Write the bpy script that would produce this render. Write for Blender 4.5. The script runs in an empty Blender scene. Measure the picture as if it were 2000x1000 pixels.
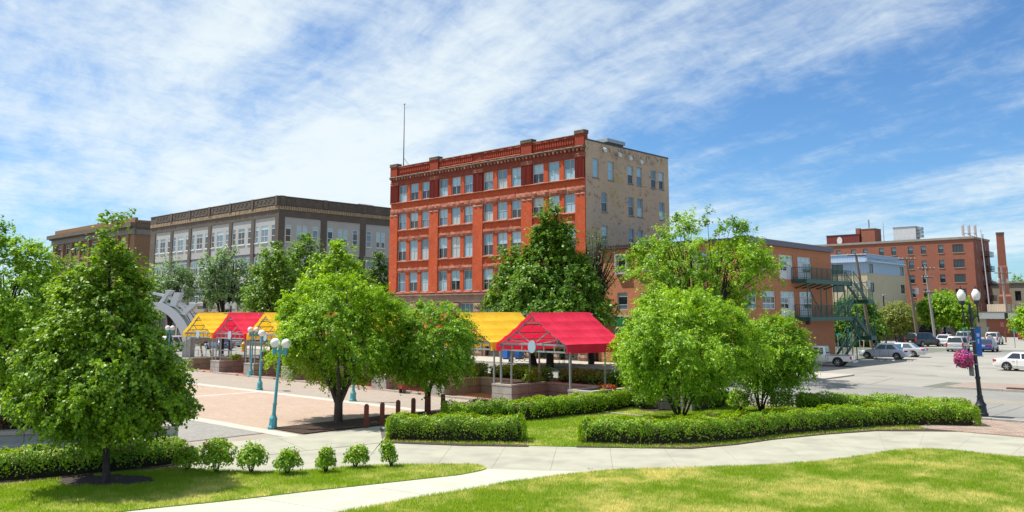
import bpy, math, random
import numpy as np
from mathutils import Vector, Matrix, noise as mnoise
random.seed(7)
rng = np.random.default_rng(7)
SC = bpy.context.scene
COL = SC.collection
R = math.radians

# ---------------------------------------------------------------- camera
F_PX, PITCH, CAM_H, CY_PX = 1671.0, R(8.0), 4.5, 376.2      # for a 2000 px wide picture
cam = bpy.data.cameras.new('camera')
cam.sensor_width = 36.0
cam.lens = F_PX / 2000 * 36
cam.shift_y = -(500 - CY_PX) / 2000
cam.clip_end = 6000
cam_o = bpy.data.objects.new('camera', cam)
COL.objects.link(cam_o)
cam_o.location = (0, 0, CAM_H)
cam_o.rotation_euler = (R(90) + PITCH, 0, 0)
SC.camera = cam_o

# ---------------------------------------------------------------- sky, sun, exposure
SUN_EL, SUN_H = R(61), Vector((-0.96, 0.28)).normalized()
wd = bpy.data.worlds.new('World')
SC.world = wd
wd.use_nodes = True
nt = wd.node_tree
nt.nodes.clear()
def N(tree, typ, **kw):
    n = tree.nodes.new(typ)
    for k, v in kw.items():
        if k.startswith('i_'):
            n.inputs[int(k[2:])].default_value = v
        else:
            setattr(n, k, v)
    return n
L = nt.links.new
sky = N(nt, 'ShaderNodeTexSky', sky_type='NISHITA', sun_disc=False, sun_elevation=SUN_EL,
        sun_rotation=math.atan2(SUN_H.x, SUN_H.y), altitude=300, air_density=1.0, dust_density=0.3, ozone_density=3.0)
tc = N(nt, 'ShaderNodeTexCoord')
sep = N(nt, 'ShaderNodeSeparateXYZ'); L(tc.outputs['Generated'], sep.inputs[0])
zc = N(nt, 'ShaderNodeMath', operation='MAXIMUM', i_1=0.0); L(sep.outputs[2], zc.inputs[0])
za = N(nt, 'ShaderNodeMath', operation='ADD', i_1=0.12); L(zc.outputs[0], za.inputs[0])
def mth(op, a, b=None, c=None):
    n = N(nt, 'ShaderNodeMath', operation=op)
    for i, x in enumerate((a, b, c)):
        if x is None: continue
        if isinstance(x, (int, float)): n.inputs[i].default_value = x
        else: L(x, n.inputs[i])
    return n.outputs[0]
px_ = mth('DIVIDE', sep.outputs[0], za.outputs[0]); py_ = mth('DIVIDE', sep.outputs[1], za.outputs[0])
cmb = N(nt, 'ShaderNodeCombineXYZ'); L(px_, cmb.inputs[0]); L(py_, cmb.inputs[1])
def cloud_noise(scale, stretch, rot, loc, detail, rough, dist=0.0):
    mp = N(nt, 'ShaderNodeMapping', vector_type='TEXTURE')
    mp.inputs['Rotation'].default_value = (0, 0, rot)
    mp.inputs['Scale'].default_value = (1, stretch, 1)
    mp.inputs['Location'].default_value = loc
    L(cmb.outputs[0], mp.inputs[0])
    nz = N(nt, 'ShaderNodeTexNoise')
    nz.inputs['Scale'].default_value = scale; nz.inputs['Detail'].default_value = detail
    nz.inputs['Roughness'].default_value = rough; nz.inputs['Distortion'].default_value = dist
    L(mp.outputs[0], nz.inputs['Vector'])
    return nz.outputs[0]
CLOUD_ROT = R(35)
streak = cloud_noise(1.25, 3.6, CLOUD_ROT, (13.3, 18.1, 6), 9, 0.60, 0.25)
puff = cloud_noise(5.0, 1.7, R(20), (1.3, 4.2, 2.0), 8, 0.70, 0.5)
ripple = cloud_noise(15.0, 2.2, R(-35), (0.3, 2.2, 5.0), 4, 0.6, 0.6)
broad = cloud_noise(0.42, 2.4, CLOUD_ROT, (39.5, -15.7, 6), 3, 0.5, 0.2)
# more veil towards the west (left), clearer towards the east
bias = mth('MULTIPLY', sep.outputs[0], -0.09)
dens = mth('ADD', mth('ADD', mth('MULTIPLY', streak, 0.95), mth('ADD', mth('MULTIPLY', puff, 0.34), mth('MULTIPLY', ripple, 0.13))), mth('ADD', mth('MULTIPLY', broad, 0.55), bias))
mr = N(nt, 'ShaderNodeMapRange', interpolation_type='SMOOTHSTEP')
mr.inputs['From Min'].default_value = 0.80; mr.inputs['From Max'].default_value = 1.20
mr.inputs['To Max'].default_value = 0.94
L(dens, mr.inputs[0])
hz = N(nt, 'ShaderNodeMapRange'); hz.inputs['From Min'].default_value = -0.02; hz.inputs['From Max'].default_value = 0.10
hz.inputs['To Min'].default_value = 0.55; hz.inputs['To Max'].default_value = 1.0
L(sep.outputs[2], hz.inputs[0])
cm = mth('MULTIPLY', mr.outputs[0], hz.outputs[0])
skyc = N(nt, 'ShaderNodeMix', data_type='RGBA', blend_type='MULTIPLY'); skyc.inputs[0].default_value = 1.0
L(sky.outputs[0], skyc.inputs[6]); skyc.inputs[7].default_value = (0.66, 0.96, 1.20, 1)
mix = N(nt, 'ShaderNodeMix', data_type='RGBA')
L(cm, mix.inputs[0]); L(skyc.outputs[2], mix.inputs[6]); mix.inputs[7].default_value = (7.4, 8.15, 8.35, 1)
bg = N(nt, 'ShaderNodeBackground'); bg.inputs[1].default_value = 0.085
L(mix.outputs[2], bg.inputs[0])
wo = N(nt, 'ShaderNodeOutputWorld'); L(bg.outputs[0], wo.inputs[0])

sl = bpy.data.lights.new('sun', 'SUN')
sl.energy = 4.9; sl.angle = R(0.5); sl.color = (1.0, 0.95, 0.86)
sun = bpy.data.objects.new('sun', sl); COL.objects.link(sun)
to_sun = Vector((SUN_H.x * math.cos(SUN_EL), SUN_H.y * math.cos(SUN_EL), math.sin(SUN_EL)))
sun.rotation_euler = to_sun.to_track_quat('Z', 'Y').to_euler()
sun.location = (0, 0, 60)
SC.view_settings.view_transform = 'Standard'; SC.view_settings.look = 'None'
SC.view_settings.exposure = 0.50; SC.view_settings.gamma = 1.0; SC.view_settings.use_curve_mapping = False
SC.cycles.max_bounces = 8; SC.cycles.diffuse_bounces = 4; SC.cycles.transparent_max_bounces = 8
SC.cycles.sample_clamp_indirect = 8.0

# ---------------------------------------------------------------- where a point of the photograph stands on the ground
def ray(px, py):
    x = (px - 1000) / F_PX; u = (CY_PX - py) / F_PX
    return np.array([x, math.cos(PITCH) - u * math.sin(PITCH), math.sin(PITCH) + u * math.cos(PITCH)])
def gp(px, py, z=0.0):
    d = ray(px, py); t = (z - CAM_H) / d[2]
    return np.array([d[0] * t, d[1] * t])
def at_y(px, py, Y):
    d = ray(px, py); t = Y / d[1]
    return d[0] * t, CAM_H + d[2] * t
GA, GB = np.array([-.728, .686]), np.array([.686, .728])      # the street grid
ROT_A = math.atan2(.686, -.728); ROT_B = math.atan2(.728, .686)

# ---------------------------------------------------------------- materials
def newmat(name):
    m = bpy.data.materials.new(name); m.use_nodes = True
    t = m.node_tree
    return m, t, t.nodes['Principled BSDF']
def M(name, col, col2=None, scale=3.0, rough=0.7, bump=0.0, bscale=None, spec=0.3, metal=0.0, detail=6, lo=0.35, hi=0.65, col3=None, scale3=0.3, amt3=0.5, coord='Object', stretch=(1, 1, 1)):
    m, t, b = newmat(name)
    l = t.links.new
    b.inputs['Roughness'].default_value = rough; b.inputs['Metallic'].default_value = metal
    b.inputs['Specular IOR Level'].default_value = spec
    b.inputs['Base Color'].default_value = (*col, 1)
    if col2 or bump:
        tcn = N(t, 'ShaderNodeTexCoord'); mp = N(t, 'ShaderNodeMapping'); mp.inputs['Scale'].default_value = stretch
        l(tcn.outputs[coord], mp.inputs[0])
    if col2:
        nz = N(t, 'ShaderNodeTexNoise'); nz.inputs['Scale'].default_value = scale; nz.inputs['Detail'].default_value = detail
        nz.inputs['Roughness'].default_value = 0.62
        l(mp.outputs[0], nz.inputs['Vector'])
        r = N(t, 'ShaderNodeMapRange'); r.inputs['From Min'].default_value = lo; r.inputs['From Max'].default_value = hi
        l(nz.outputs[0], r.inputs[0])
        mx = N(t, 'ShaderNodeMix', data_type='RGBA'); mx.inputs[6].default_value = (*col, 1); mx.inputs[7].default_value = (*col2, 1)
        l(r.outputs[0], mx.inputs[0]); out = mx.outputs[2]
        if col3:
            n3 = N(t, 'ShaderNodeTexNoise'); n3.inputs['Scale'].default_value = scale3; n3.inputs['Detail'].default_value = 5
            l(mp.outputs[0], n3.inputs['Vector'])
            r3 = N(t, 'ShaderNodeMapRange'); r3.inputs['From Min'].default_value = 0.48; r3.inputs['From Max'].default_value = 0.66; r3.inputs['To Max'].default_value = amt3
            l(n3.outputs[0], r3.inputs[0])
            m3 = N(t, 'ShaderNodeMix', data_type='RGBA'); m3.inputs[7].default_value = (*col3, 1)
            l(r3.outputs[0], m3.inputs[0]); l(out, m3.inputs[6]); out = m3.outputs[2]
        l(out, b.inputs['Base Color'])
    if bump:
        nb = N(t, 'ShaderNodeTexNoise'); nb.inputs['Scale'].default_value = bscale or scale * 4; nb.inputs['Detail'].default_value = 6
        l(mp.outputs[0], nb.inputs['Vector'])
        bn = N(t, 'ShaderNodeBump'); bn.inputs['Strength'].default_value = min(1, bump); bn.inputs['Distance'].default_value = 0.05 * max(1, bump)
        l(nb.outputs[0], bn.inputs['Height']); l(bn.outputs[0], b.inputs['Normal'])
    return m
def brick_mat(name, c1, c2, mortar, bw=0.22, bh=0.075, flat=False, ms=0.012, blotch=None, bamt=0.5, bscale=0.5, rot=0.0, bump=0.3, thr=(0.5, 0.66), rough=0.85):
    """bricks on a wall (u = x + y, v = z) or on the ground (flat)"""
    m, t, b = newmat(name); l = t.links.new
    b.inputs['Roughness'].default_value = rough; b.inputs['Specular IOR Level'].default_value = 0.25
    tcn = N(t, 'ShaderNodeTexCoord')
    if flat:
        mp = N(t, 'ShaderNodeMapping'); mp.inputs['Rotation'].default_value = (0, 0, rot)
        l(tcn.outputs['Object'], mp.inputs[0]); vec = mp.outputs[0]
    else:
        s = N(t, 'ShaderNodeSeparateXYZ'); l(tcn.outputs['Object'], s.inputs[0])
        a = N(t, 'ShaderNodeMath', operation='ADD'); l(s.outputs[0], a.inputs[0]); l(s.outputs[1], a.inputs[1])
        c = N(t, 'ShaderNodeCombineXYZ'); l(a.outputs[0], c.inputs[0]); l(s.outputs[2], c.inputs[1]); vec = c.outputs[0]
    bt = N(t, 'ShaderNodeTexBrick')
    bt.inputs['Scale'].default_value = 1.0; bt.inputs['Mortar Size'].default_value = ms
    bt.inputs['Brick Width'].default_value = bw; bt.inputs['Row Height'].default_value = bh
    bt.inputs['Color1'].default_value = (*c1, 1); bt.inputs['Color2'].default_value = (*c2, 1); bt.inputs['Mortar'].default_value = (*mortar, 1)
    l(vec, bt.inputs['Vector']); out = bt.outputs['Color']
    for k, (bl, sc, am) in enumerate(blotch or []):
        n3 = N(t, 'ShaderNodeTexNoise'); n3.inputs['Scale'].default_value = sc; n3.inputs['Detail'].default_value = 8; n3.inputs['Roughness'].default_value = 0.68
        l(tcn.outputs['Object'], n3.inputs['Vector'])
        r3 = N(t, 'ShaderNodeMapRange'); r3.inputs['From Min'].default_value = thr[0]; r3.inputs['From Max'].default_value = thr[1]; r3.inputs['To Max'].default_value = am
        l(n3.outputs[0], r3.inputs[0])
        m3 = N(t, 'ShaderNodeMix', data_type='RGBA'); m3.inputs[7].default_value = (*bl, 1)
        l(r3.outputs[0], m3.inputs[0]); l(out, m3.inputs[6]); out = m3.outputs[2]
    l(out, b.inputs['Base Color'])
    if bump:
        bn = N(t, 'ShaderNodeBump'); bn.inputs['Strength'].default_value = bump; bn.inputs['Distance'].default_value = 0.02; bn.invert = True
        l(bt.outputs['Fac'], bn.inputs['Height']); l(bn.outputs[0], b.inputs['Normal'])
    return m
def leaf_mat(name, dark, light, tip=None, tipat=0.96, trans=0.38, rough=0.45, spec=0.35):
    m, t, b = newmat(name); l = t.links.new
    at = N(t, 'ShaderNodeAttribute', attribute_name='tint')
    cr = N(t, 'ShaderNodeValToRGB'); e = cr.color_ramp.elements
    e[0].position = 0.0; e[0].color = (*dark, 1); e[1].position = 0.92; e[1].color = (*light, 1)
    if tip:
        x = cr.color_ramp.elements.new(tipat); x.color = (*tip, 1)
    l(at.outputs['Fac'], cr.inputs[0])
    l(cr.outputs[0], b.inputs['Base Color'])
    b.inputs['Roughness'].default_value = rough; b.inputs['Specular IOR Level'].default_value = spec
    tr = N(t, 'ShaderNodeBsdfTranslucent')
    hs = N(t, 'ShaderNodeHueSaturation'); hs.inputs['Value'].default_value = 1.5; hs.inputs['Hue'].default_value = 0.485; hs.inputs['Saturation'].default_value = 1.05
    l(cr.outputs[0], hs.inputs['Color']); l(hs.outputs[0], tr.inputs['Color'])
    ms = N(t, 'ShaderNodeMixShader'); ms.inputs[0].default_value = trans
    l(b.outputs[0], ms.inputs[1]); l(tr.outputs[0], ms.inputs[2])
    l(ms.outputs[0], t.nodes['Material Output'].inputs[0])
    return m
def plain(name, col, rough=0.5, metal=0.0, spec=0.4, coat=0.0):
    m, t, b = newmat(name)
    b.inputs['Base Color'].default_value = (*col, 1); b.inputs['Roughness'].default_value = rough
    b.inputs['Metallic'].default_value = metal; b.inputs['Specular IOR Level'].default_value = spec
    b.inputs['Coat Weight'].default_value = coat; b.inputs['Coat Roughness'].default_value = 0.05
    return m

# ---------------------------------------------------------------- mesh helpers
class MB:
    def __init__(s): s.v = []; s.f = []; s.m = []; s.c = 0
    def mat(s, i): s.c = i; return s
    def quad(s, *p):
        k = len(s.v); s.v += [tuple(q) for q in p]; s.f.append(tuple(range(k, k + len(p)))); s.m.append(s.c); return s
    def box(s, x0, x1, y0, y1, z0, z1):
        if x0 > x1: x0, x1 = x1, x0
        if y0 > y1: y0, y1 = y1, y0
        k = len(s.v)
        s.v += [(x0, y0, z0), (x1, y0, z0), (x1, y1, z0), (x0, y1, z0), (x0, y0, z1), (x1, y0, z1), (x1, y1, z1), (x0, y1, z1)]
        for q in ((0, 3, 2, 1), (4, 5, 6, 7), (0, 1, 5, 4), (1, 2, 6, 5), (2, 3, 7, 6), (3, 0, 4, 7)):
            s.f.append(tuple(k + i for i in q)); s.m.append(s.c)
        return s
    def bbox(s, x0, x1, y0, y1, z0, z1, b=0.02):
        """box with chamfered upright and top edges"""
        if x0 > x1: x0, x1 = x1, x0
        if y0 > y1: y0, y1 = y1, y0
        ring = [(x0 + b, y0), (x1 - b, y0), (x1, y0 + b), (x1, y1 - b), (x1 - b, y1), (x0 + b, y1), (x0, y1 - b), (x0, y0 + b)]
        cx, cy = (x0 + x1) / 2, (y0 + y1) / 2
        ins = [(x + (b if x < cx else -b), y + (b if y < cy else -b)) for x, y in ring]
        return s.loft([[(x, y, z0) for x, y in ring], [(x, y, z1 - b) for x, y in ring], [(x, y, z1) for x, y in ins]])
    def loft(s, rings, closed=True, cap0=True, cap1=True):
        k = len(s.v); n = len(rings[0])
        for r in rings: s.v += [tuple(p) for p in r]
        for i in range(len(rings) - 1):
            for j in range(n if closed else n - 1):
                a = k + i * n + j; b = k + i * n + (j + 1) % n
                s.f.append((a, b, b + n, a + n)); s.m.append(s.c)
        if cap0: s.f.append(tuple(k + j for j in reversed(range(n)))); s.m.append(s.c)
        if cap1: s.f.append(tuple(k + (len(rings) - 1) * n + j for j in range(n))); s.m.append(s.c)
        return s
    def prism(s, poly, z0, z1):
        a = sum(poly[i][0] * poly[(i + 1) % len(poly)][1] - poly[(i + 1) % len(poly)][0] * poly[i][1] for i in range(len(poly)))
        if a < 0: poly = poly[::-1]
        return s.loft([[(p[0], p[1], z0) for p in poly], [(p[0], p[1], z1) for p in poly]])
    def tube(s, pts, r, n=6, r1=None, cap=True):
        pts = [Vector(p) for p in pts]; rs = r if isinstance(r, (list, tuple)) else None
        rings = []; m = len(pts)
        for i, p in enumerate(pts):
            d = (pts[min(i + 1, m - 1)] - pts[max(i - 1, 0)])
            if d.length < 1e-9: d = Vector((0, 0, 1))
            d.normalize()
            a = d.cross(Vector((0, 0, 1)))
            if a.length < 1e-3: a = d.cross(Vector((1, 0, 0)))
            a.normalize(); b = d.cross(a)
            if rs: rr = rs[i]
            else: rr = r if r1 is None else r + (r1 - r) * i / (m - 1)
            rings.append([p + (a * math.cos(t) + b * math.sin(t)) * rr for t in (2 * math.pi * j / n for j in range(n))])
        return s.loft(rings, cap0=cap, cap1=cap)
    def bar(s, p, q, w, h=None):
        """straight square bar between two points"""
        p, q = Vector(p), Vector(q); h = h or w
        d = (q - p).normalized(); a = d.cross(Vector((0, 0, 1)))
        if a.length < 1e-3: a = Vector((1, 0, 0))
        a.normalize(); b = a.cross(d)
        ring = lambda o: [o + a * sx * w / 2 + b * sy * h / 2 for sx, sy in ((-1, -1), (1, -1), (1, 1), (-1, 1))]
        return s.loft([ring(p), ring(q)])
    def lathe(s, prof, n=12, c=(0, 0, 0), cap=True):
        return s.loft([[(c[0] + r * math.cos(t), c[1] + r * math.sin(t), c[2] + z) for t in (2 * math.pi * j / n for j in range(n))] for r, z in prof], cap0=cap, cap1=cap)
    def disc_y(s, c, r, th, n=16, sx=1.0):
        """disc standing upright, facing along y"""
        ring = lambda y: [(c[0] + r * sx * math.cos(t), y, c[2] + r * math.sin(t)) for t in (2 * math.pi * j / n for j in range(n))]
        return s.loft([ring(c[1] + th / 2), ring(c[1] - th / 2)])
    def ball(s, c, r, n=12, m=8, sz=1.0):
        rings = []
        for i in range(m + 1):
            a = math.pi * i / m
            rr = max(1e-4, r * math.sin(a))
            rings.append([(c[0] + rr * math.cos(t), c[1] + rr * math.sin(t), c[2] - r * sz * math.cos(a)) for t in (2 * math.pi * j / n for j in range(n))])
        return s.loft(rings)
    def mesh(s, name, mats, smooth=False):
        me = bpy.data.meshes.new(name); me.from_pydata(s.v, [], s.f)
        for x in (mats if isinstance(mats, (list, tuple)) else [mats]): me.materials.append(x)
        if any(s.m): me.polygons.foreach_set('material_index', s.m)
        if smooth:
            me.polygons.foreach_set('use_smooth', [True] * len(s.f))
            me.update()
            try: me.set_sharp_from_angle(angle=R(38))
            except Exception: pass
        me.update()
        return me
    def build(s, name, mats, parent=None, smooth=False, loc=None, rz=None):
        return link(name, s.mesh(name, mats, smooth), parent, loc, rz)
def link(name, me, parent=None, loc=None, rz=None, scale=None):
    o = bpy.data.objects.new(name, me); COL.objects.link(o)
    if parent: o.parent = parent
    if loc is not None: o.location = loc
    if rz is not None: o.rotation_euler = (0, 0, rz)
    if scale is not None: o.scale = scale
    return o
def tag(o, label=None, cat=None, group=None, kind=None):
    if label: o['label'] = label
    if cat: o['category'] = cat
    if group: o['group'] = group
    if kind: o['kind'] = kind
    return o
def thing(name, label, cat, loc=(0, 0, 0), rz=0.0, group=None):
    o = link(name, None, None, loc, rz)
    o.empty_display_size = 0.3
    return tag(o, label, cat, group)
def structure(name, mb, m, parent=None): return tag(mb.build(name, m, parent), kind='structure')
KIDS = {}
def dup(root, loc, rz, label, group=None, scale=None):
    kids = [c for c in root.children]
    r = root.copy(); COL.objects.link(r); r.location = loc; r.rotation_euler = (0, 0, rz); r['label'] = label
    if group: r['group'] = group
    if scale: r.scale = scale
    for ch in kids:
        c = ch.copy(); COL.objects.link(c); c.parent = r
        for g in list(ch.children):
            d = g.copy(); COL.objects.link(d); d.parent = c
    return r
def np_mesh(name, verts, faces, mats, tint=None, midx=None):
    """many equal-sided faces at once from arrays"""
    me = bpy.data.meshes.new(name)
    nv, nf, k = len(verts), len(faces), faces.shape[1]
    me.vertices.add(nv); me.loops.add(nf * k); me.polygons.add(nf)
    me.vertices.foreach_set('co', np.ascontiguousarray(verts, dtype=np.float32).ravel())
    me.loops.foreach_set('vertex_index', np.ascontiguousarray(faces, dtype=np.int32).ravel())
    me.polygons.foreach_set('loop_start', np.arange(0, nf * k, k, dtype=np.int32))
    me.polygons.foreach_set('loop_total', np.full(nf, k, dtype=np.int32))
    for x in (mats if isinstance(mats, (list, tuple)) else [mats]): me.materials.append(x)
    if tint is not None:
        a = me.attributes.new('tint', 'FLOAT', 'FACE'); a.data.foreach_set('value', np.asarray(tint, dtype=np.float32))
    me.update(); me.validate()
    return me
def norm(a): return a / np.maximum(np.linalg.norm(a, axis=-1, keepdims=True), 1e-9)
def leaves(P, Nn, D, ln, wd_, curl=0.18):
    """leaf blades: base P, facing Nn, pointing along D"""
    Nn = norm(Nn); D = norm(D - Nn * (D * Nn).sum(1, keepdims=True)); S = np.cross(Nn, D)
    ln = ln[:, None]; w = (wd_ * ln[:, 0])[:, None]
    a = P; b = P + D * ln * .45 + S * w; c = P + D * ln - Nn * ln * curl; d = P + D * ln * .45 - S * w
    V = np.stack([a, b, c, d], 1).reshape(-1, 3)
    return V, np.arange(len(V)).reshape(-1, 4)
def poly_rect(pts):
    p = np.array(pts); return p.min(0), p.max(0)
def inside(poly, X, Y):
    c = np.zeros(len(X), bool); n = len(poly)
    for i in range(n):
        x0, y0 = poly[i]; x1, y1 = poly[(i + 1) % n]
        k = ((y0 > Y) != (y1 > Y)) & (X < (x1 - x0) * (Y - y0) / ((y1 - y0) if y1 != y0 else 1e-9) + x0)
        c ^= k
    return c
def sheet(name, pts, z, m, parent=None, kind='structure', thick=0.0):
    mb = MB()
    if thick: mb.prism([tuple(p) for p in pts], z - thick, z)
    else:
        a = sum(pts[i][0] * pts[(i + 1) % len(pts)][1] - pts[(i + 1) % len(pts)][0] * pts[i][1] for i in range(len(pts)))
        q = list(pts) if a > 0 else list(pts)[::-1]
        mb.quad(*[(p[0], p[1], z) for p in q])
    o = mb.build(name, m, parent)
    if kind: o['kind'] = kind
    return o
def G(*pp): return [gp(x, y) for x, y in pp]
def smooth_line(pts, n=6):
    """Catmull-Rom through points"""
    p = [np.array(q, float) for q in pts]; p = [2 * p[0] - p[1]] + p + [2 * p[-1] - p[-2]]; out = []
    for i in range(1, len(p) - 2):
        for k in range(n):
            t = k / n; a, b, c, d = p[i - 1:i + 3]
            out.append(.5 * ((2 * b) + (c - a) * t + (2 * a - 5 * b + 4 * c - d) * t * t + (3 * b - a - 3 * c + d) * t ** 3))
    out.append(p[-2]); return out
# ================================================================ GROUND
K0 = np.array([20.5, 36.6])                     # the near kerb of the street; s runs along it, t across it
def st(s, t): return K0 + GA * s + GB * t
def ST(*q): return [st(a, b) for a, b in q]
m_ground = M('town_ground', (.17, .165, .15), (.13, .15, .10), scale=.05, rough=.95)
m_road = M('road_concrete', (.265, .26, .235), (.215, .21, .195), scale=.35, rough=.9, bump=.15, bscale=25, col3=(.20, .195, .185), scale3=.12, amt3=.55)
m_lot = M('lot_concrete', (.33, .315, .275), (.28, .265, .235), scale=.25, rough=.9, bump=.12, bscale=20, col3=(.23, .22, .20), scale3=.08, amt3=.5)
m_side = M('sidewalk_concrete', (.46, .42, .36), (.38, .35, .31), scale=.6, rough=.9, bump=.1, bscale=30)
m_path = M('path_concrete', (.39, .38, .30), (.335, .325, .26), scale=.9, rough=.9, bump=.12, bscale=60, col3=(.24, .23, .195), scale3=.8, amt3=.5)
m_path2 = M('path_concrete_newer', (.47, .47, .385), (.41, .405, .335), scale=.8, rough=.9, bump=.1, bscale=60, col3=(.42, .40, .35), scale3=.6, amt3=.3)
m_joint = M('joint_dirt', (.16, .14, .11), (.10, .09, .07), scale=6, rough=1)
m_kerb = M('kerb_stone', (.45, .42, .37), (.33, .31, .28), scale=2, rough=.9)
PROT = -ROT_A
m_pav_tan = brick_mat('plaza_pavers_tan', (.35, .305, .255), (.305, .26, .215), (.25, .215, .18), .21, .105, True, .006, [((.28, .235, .20), .25, .5), ((.40, .36, .31), 1.2, .3)], rot=PROT)
m_pav_pink = brick_mat('plaza_pavers_pink', (.44, .325, .25), (.385, .28, .215), (.29, .22, .175), .21, .105, True, .006, [((.36, .265, .205), .3, .5), ((.47, .385, .315), .9, .35)], rot=PROT)
m_pav_grey = brick_mat('plaza_pavers_grey', (.31, .295, .27), (.25, .24, .225), (.17, .16, .15), .21, .105, True, .006, [((.34, .30, .26), .3, .5)], rot=PROT)
m_band = M('band_concrete', (.50, .475, .41), (.42, .395, .34), scale=1.2, rough=.9)
m_mulch = M('bark_mulch', (.115, .07, .05), (.045, .03, .024), scale=14, rough=1, bump=1.5, bscale=40)
m_soil = M('bed_soil', (.09, .065, .05), (.05, .038, .03), scale=8, rough=1, bump=1)
m_lawn = M('lawn_turf', (.15, .25, .022), (.26, .29, .05), scale=1.1, rough=1, bump=1, bscale=40, col3=(.38, .32, .13), scale3=.55, amt3=.55)
m_lawn_green = M('lawn_turf_watered', (.11, .24, .014), (.19, .29, .025), scale=1.3, rough=1, bump=1, bscale=40)
m_yellow = M('yellow_paint', (.62, .40, .07), (.45, .33, .12), scale=4, rough=.8)
m_white = M('white_paint', (.62, .62, .60), (.42, .41, .39), scale=3, rough=.8)
m_iron = M('cast_iron', (.075, .07, .07), (.12, .10, .09), scale=9, rough=.7)
m_rust = M('rusted_iron', (.20, .075, .04), (.11, .05, .035), scale=9, rough=.85)
m_pavbrick = M('sidewalk_brick', (.38, .235, .17), (.31, .19, .145), scale=2.3, rough=.9, bump=.2, bscale=40, coord='Object')

sheet('ground', [(-2500, -400), (2500, -400), (2500, 3500), (-2500, 3500)], 0, m_ground)
sheet('plaza_pavement', ST((-30, -70), (170, -70), (170, -.2), (-30, -.2)), .004, m_pav_tan)
sheet('pink_paving', ST((20.2, -22.3), (62, -22.3), (62, -14.2), (20.2, -14.2)), .008, m_pav_pink)
sheet('grey_paving', ST((19.5, -46), (62, -46), (62, -22.9), (19.5, -22.9)), .008, m_pav_grey)
for nm, q in (('concrete_band', ((17.3, -22.95), (62, -22.95), (62, -22.3), (17.3, -22.3))), ('concrete_band', ((20.2, -14.25), (62, -14.25), (62, -13.6), (20.2, -13.6))),
              ('concrete_band', ((34.6, -22.3), (35.1, -22.3), (35.1, -14.25), (34.6, -14.25))), ('concrete_band', ((16.9, -46), (17.7, -46), (17.7, -12.4), (16.9, -12.4)))):
    sheet(nm, ST(*q), .012, m_band)
sheet('drain_slot', ST((19.32, -44), (19.46, -44), (19.46, -22.95), (19.32, -22.95)), .013, m_joint)
sheet('mulch_bed', ST((18.0, -22.1), (20.3, -22.1), (20.3, -11.5), (18.0, -11.5)), .05, m_mulch, thick=.06)
# street, kerbs, lot
sheet('street', ST((-90, 0), (190, 0), (190, 15.5), (-90, 15.5)), .006, m_road)
sheet('parking_lot', ST((-140, 20.5), (23, 20.5), (23, 62), (-140, 62)), .006, m_lot)
sheet('lot_driveway', ST((8.3, 15.5), (15, 15.5), (15, 20.5), (8.3, 20.5)), .006, m_lot)
sheet('cross_street', ST((-160, 62), (23, 62), (23, 71), (-160, 71)), .006, m_road)
sheet('service_yard', ST((-160, 78), (60, 78), (60, 140), (-160, 140)), .006, m_lot)
sheet('sidewalk', ST((15, 15.6), (160, 15.6), (160, 22), (15, 22)), .10, m_side, thick=.12)
sheet('grass_strip', ST((-120, 71), (12, 71), (12, 78), (-120, 78)), .05, m_lawn, thick=.06)
sheet('grass_strip', ST((-100, 58.5), (-16, 58.5), (-16, 61), (-100, 61)), .05, m_lawn, thick=.06)
sheet('brick_island', ST((7, 15.75), (-60, 15.75), (-60, 20.5), (7, 20.5)), .10, brick_mat('island_pavers', (.33, .26, .215), (.295, .23, .19), (.22, .17, .14), .21, .105, True, .006, [((.30, .22, .19), .4, .5)], rot=PROT), thick=.12)
def kerb(s0, s1, t, w=.18, h=.13):
    n = max(1, int(abs(s1 - s0) / 3)); par = tag(link('kerb', None), kind='structure')
    for i in range(min(n, 40)):
        a = s0 + (s1 - s0) * i / n; b = s0 + (s1 - s0) * (i + 1) / n; e = .01 if s1 > s0 else -.01
        q = ST((a + e, t), (b - e, t), (b - e, t + w), (a + e, t + w))
        MB().prism([tuple(p) for p in q], 0, h).build('kerbstone', m_kerb, par)
kerb(-12, 16, -.19); kerb(7, -40, 15.55); kerb(15, 60, 15.42)
# lines, manhole, inlet, patches
a, b = gp(1742, 773), gp(2060, 791.5)
d = (b - a) / np.linalg.norm(b - a); nn = np.array([-d[1], d[0]])
for k, o in enumerate((-.13, .13)):
    sheet('yellow_line', [a + nn * (o - .05), b + nn * (o - .05), b + nn * (o + .05), a + nn * (o + .05)], .010, m_yellow)
mh = thing('manhole_cover', 'round dark iron cover set in the street beside the end of the yellow line', 'manhole cover', (*gp(1760, 778), .006))
MB().lathe([(.62, 0), (.62, .006)], 20).build('frame', m_kerb, mh)
MB().lathe([(.5, .006), (.5, .012)], 20).build('cover', m_iron, mh)
c = gp(1986, 764)
di = thing('drain_inlet', 'rusty storm drain inlet in the far kerb of the street', 'drain', (c[0], c[1], 0), ROT_A)
MB().box(-.5, .5, -.22, .18, 0, .19).build('inlet_hood', m_rust, di); MB().box(-.42, .42, .181, .186, .03, .13).build('opening', m_iron, di)
m_tar = M('tar_seal', (.17, .165, .155), (.22, .21, .2), scale=3, rough=.9)
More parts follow.
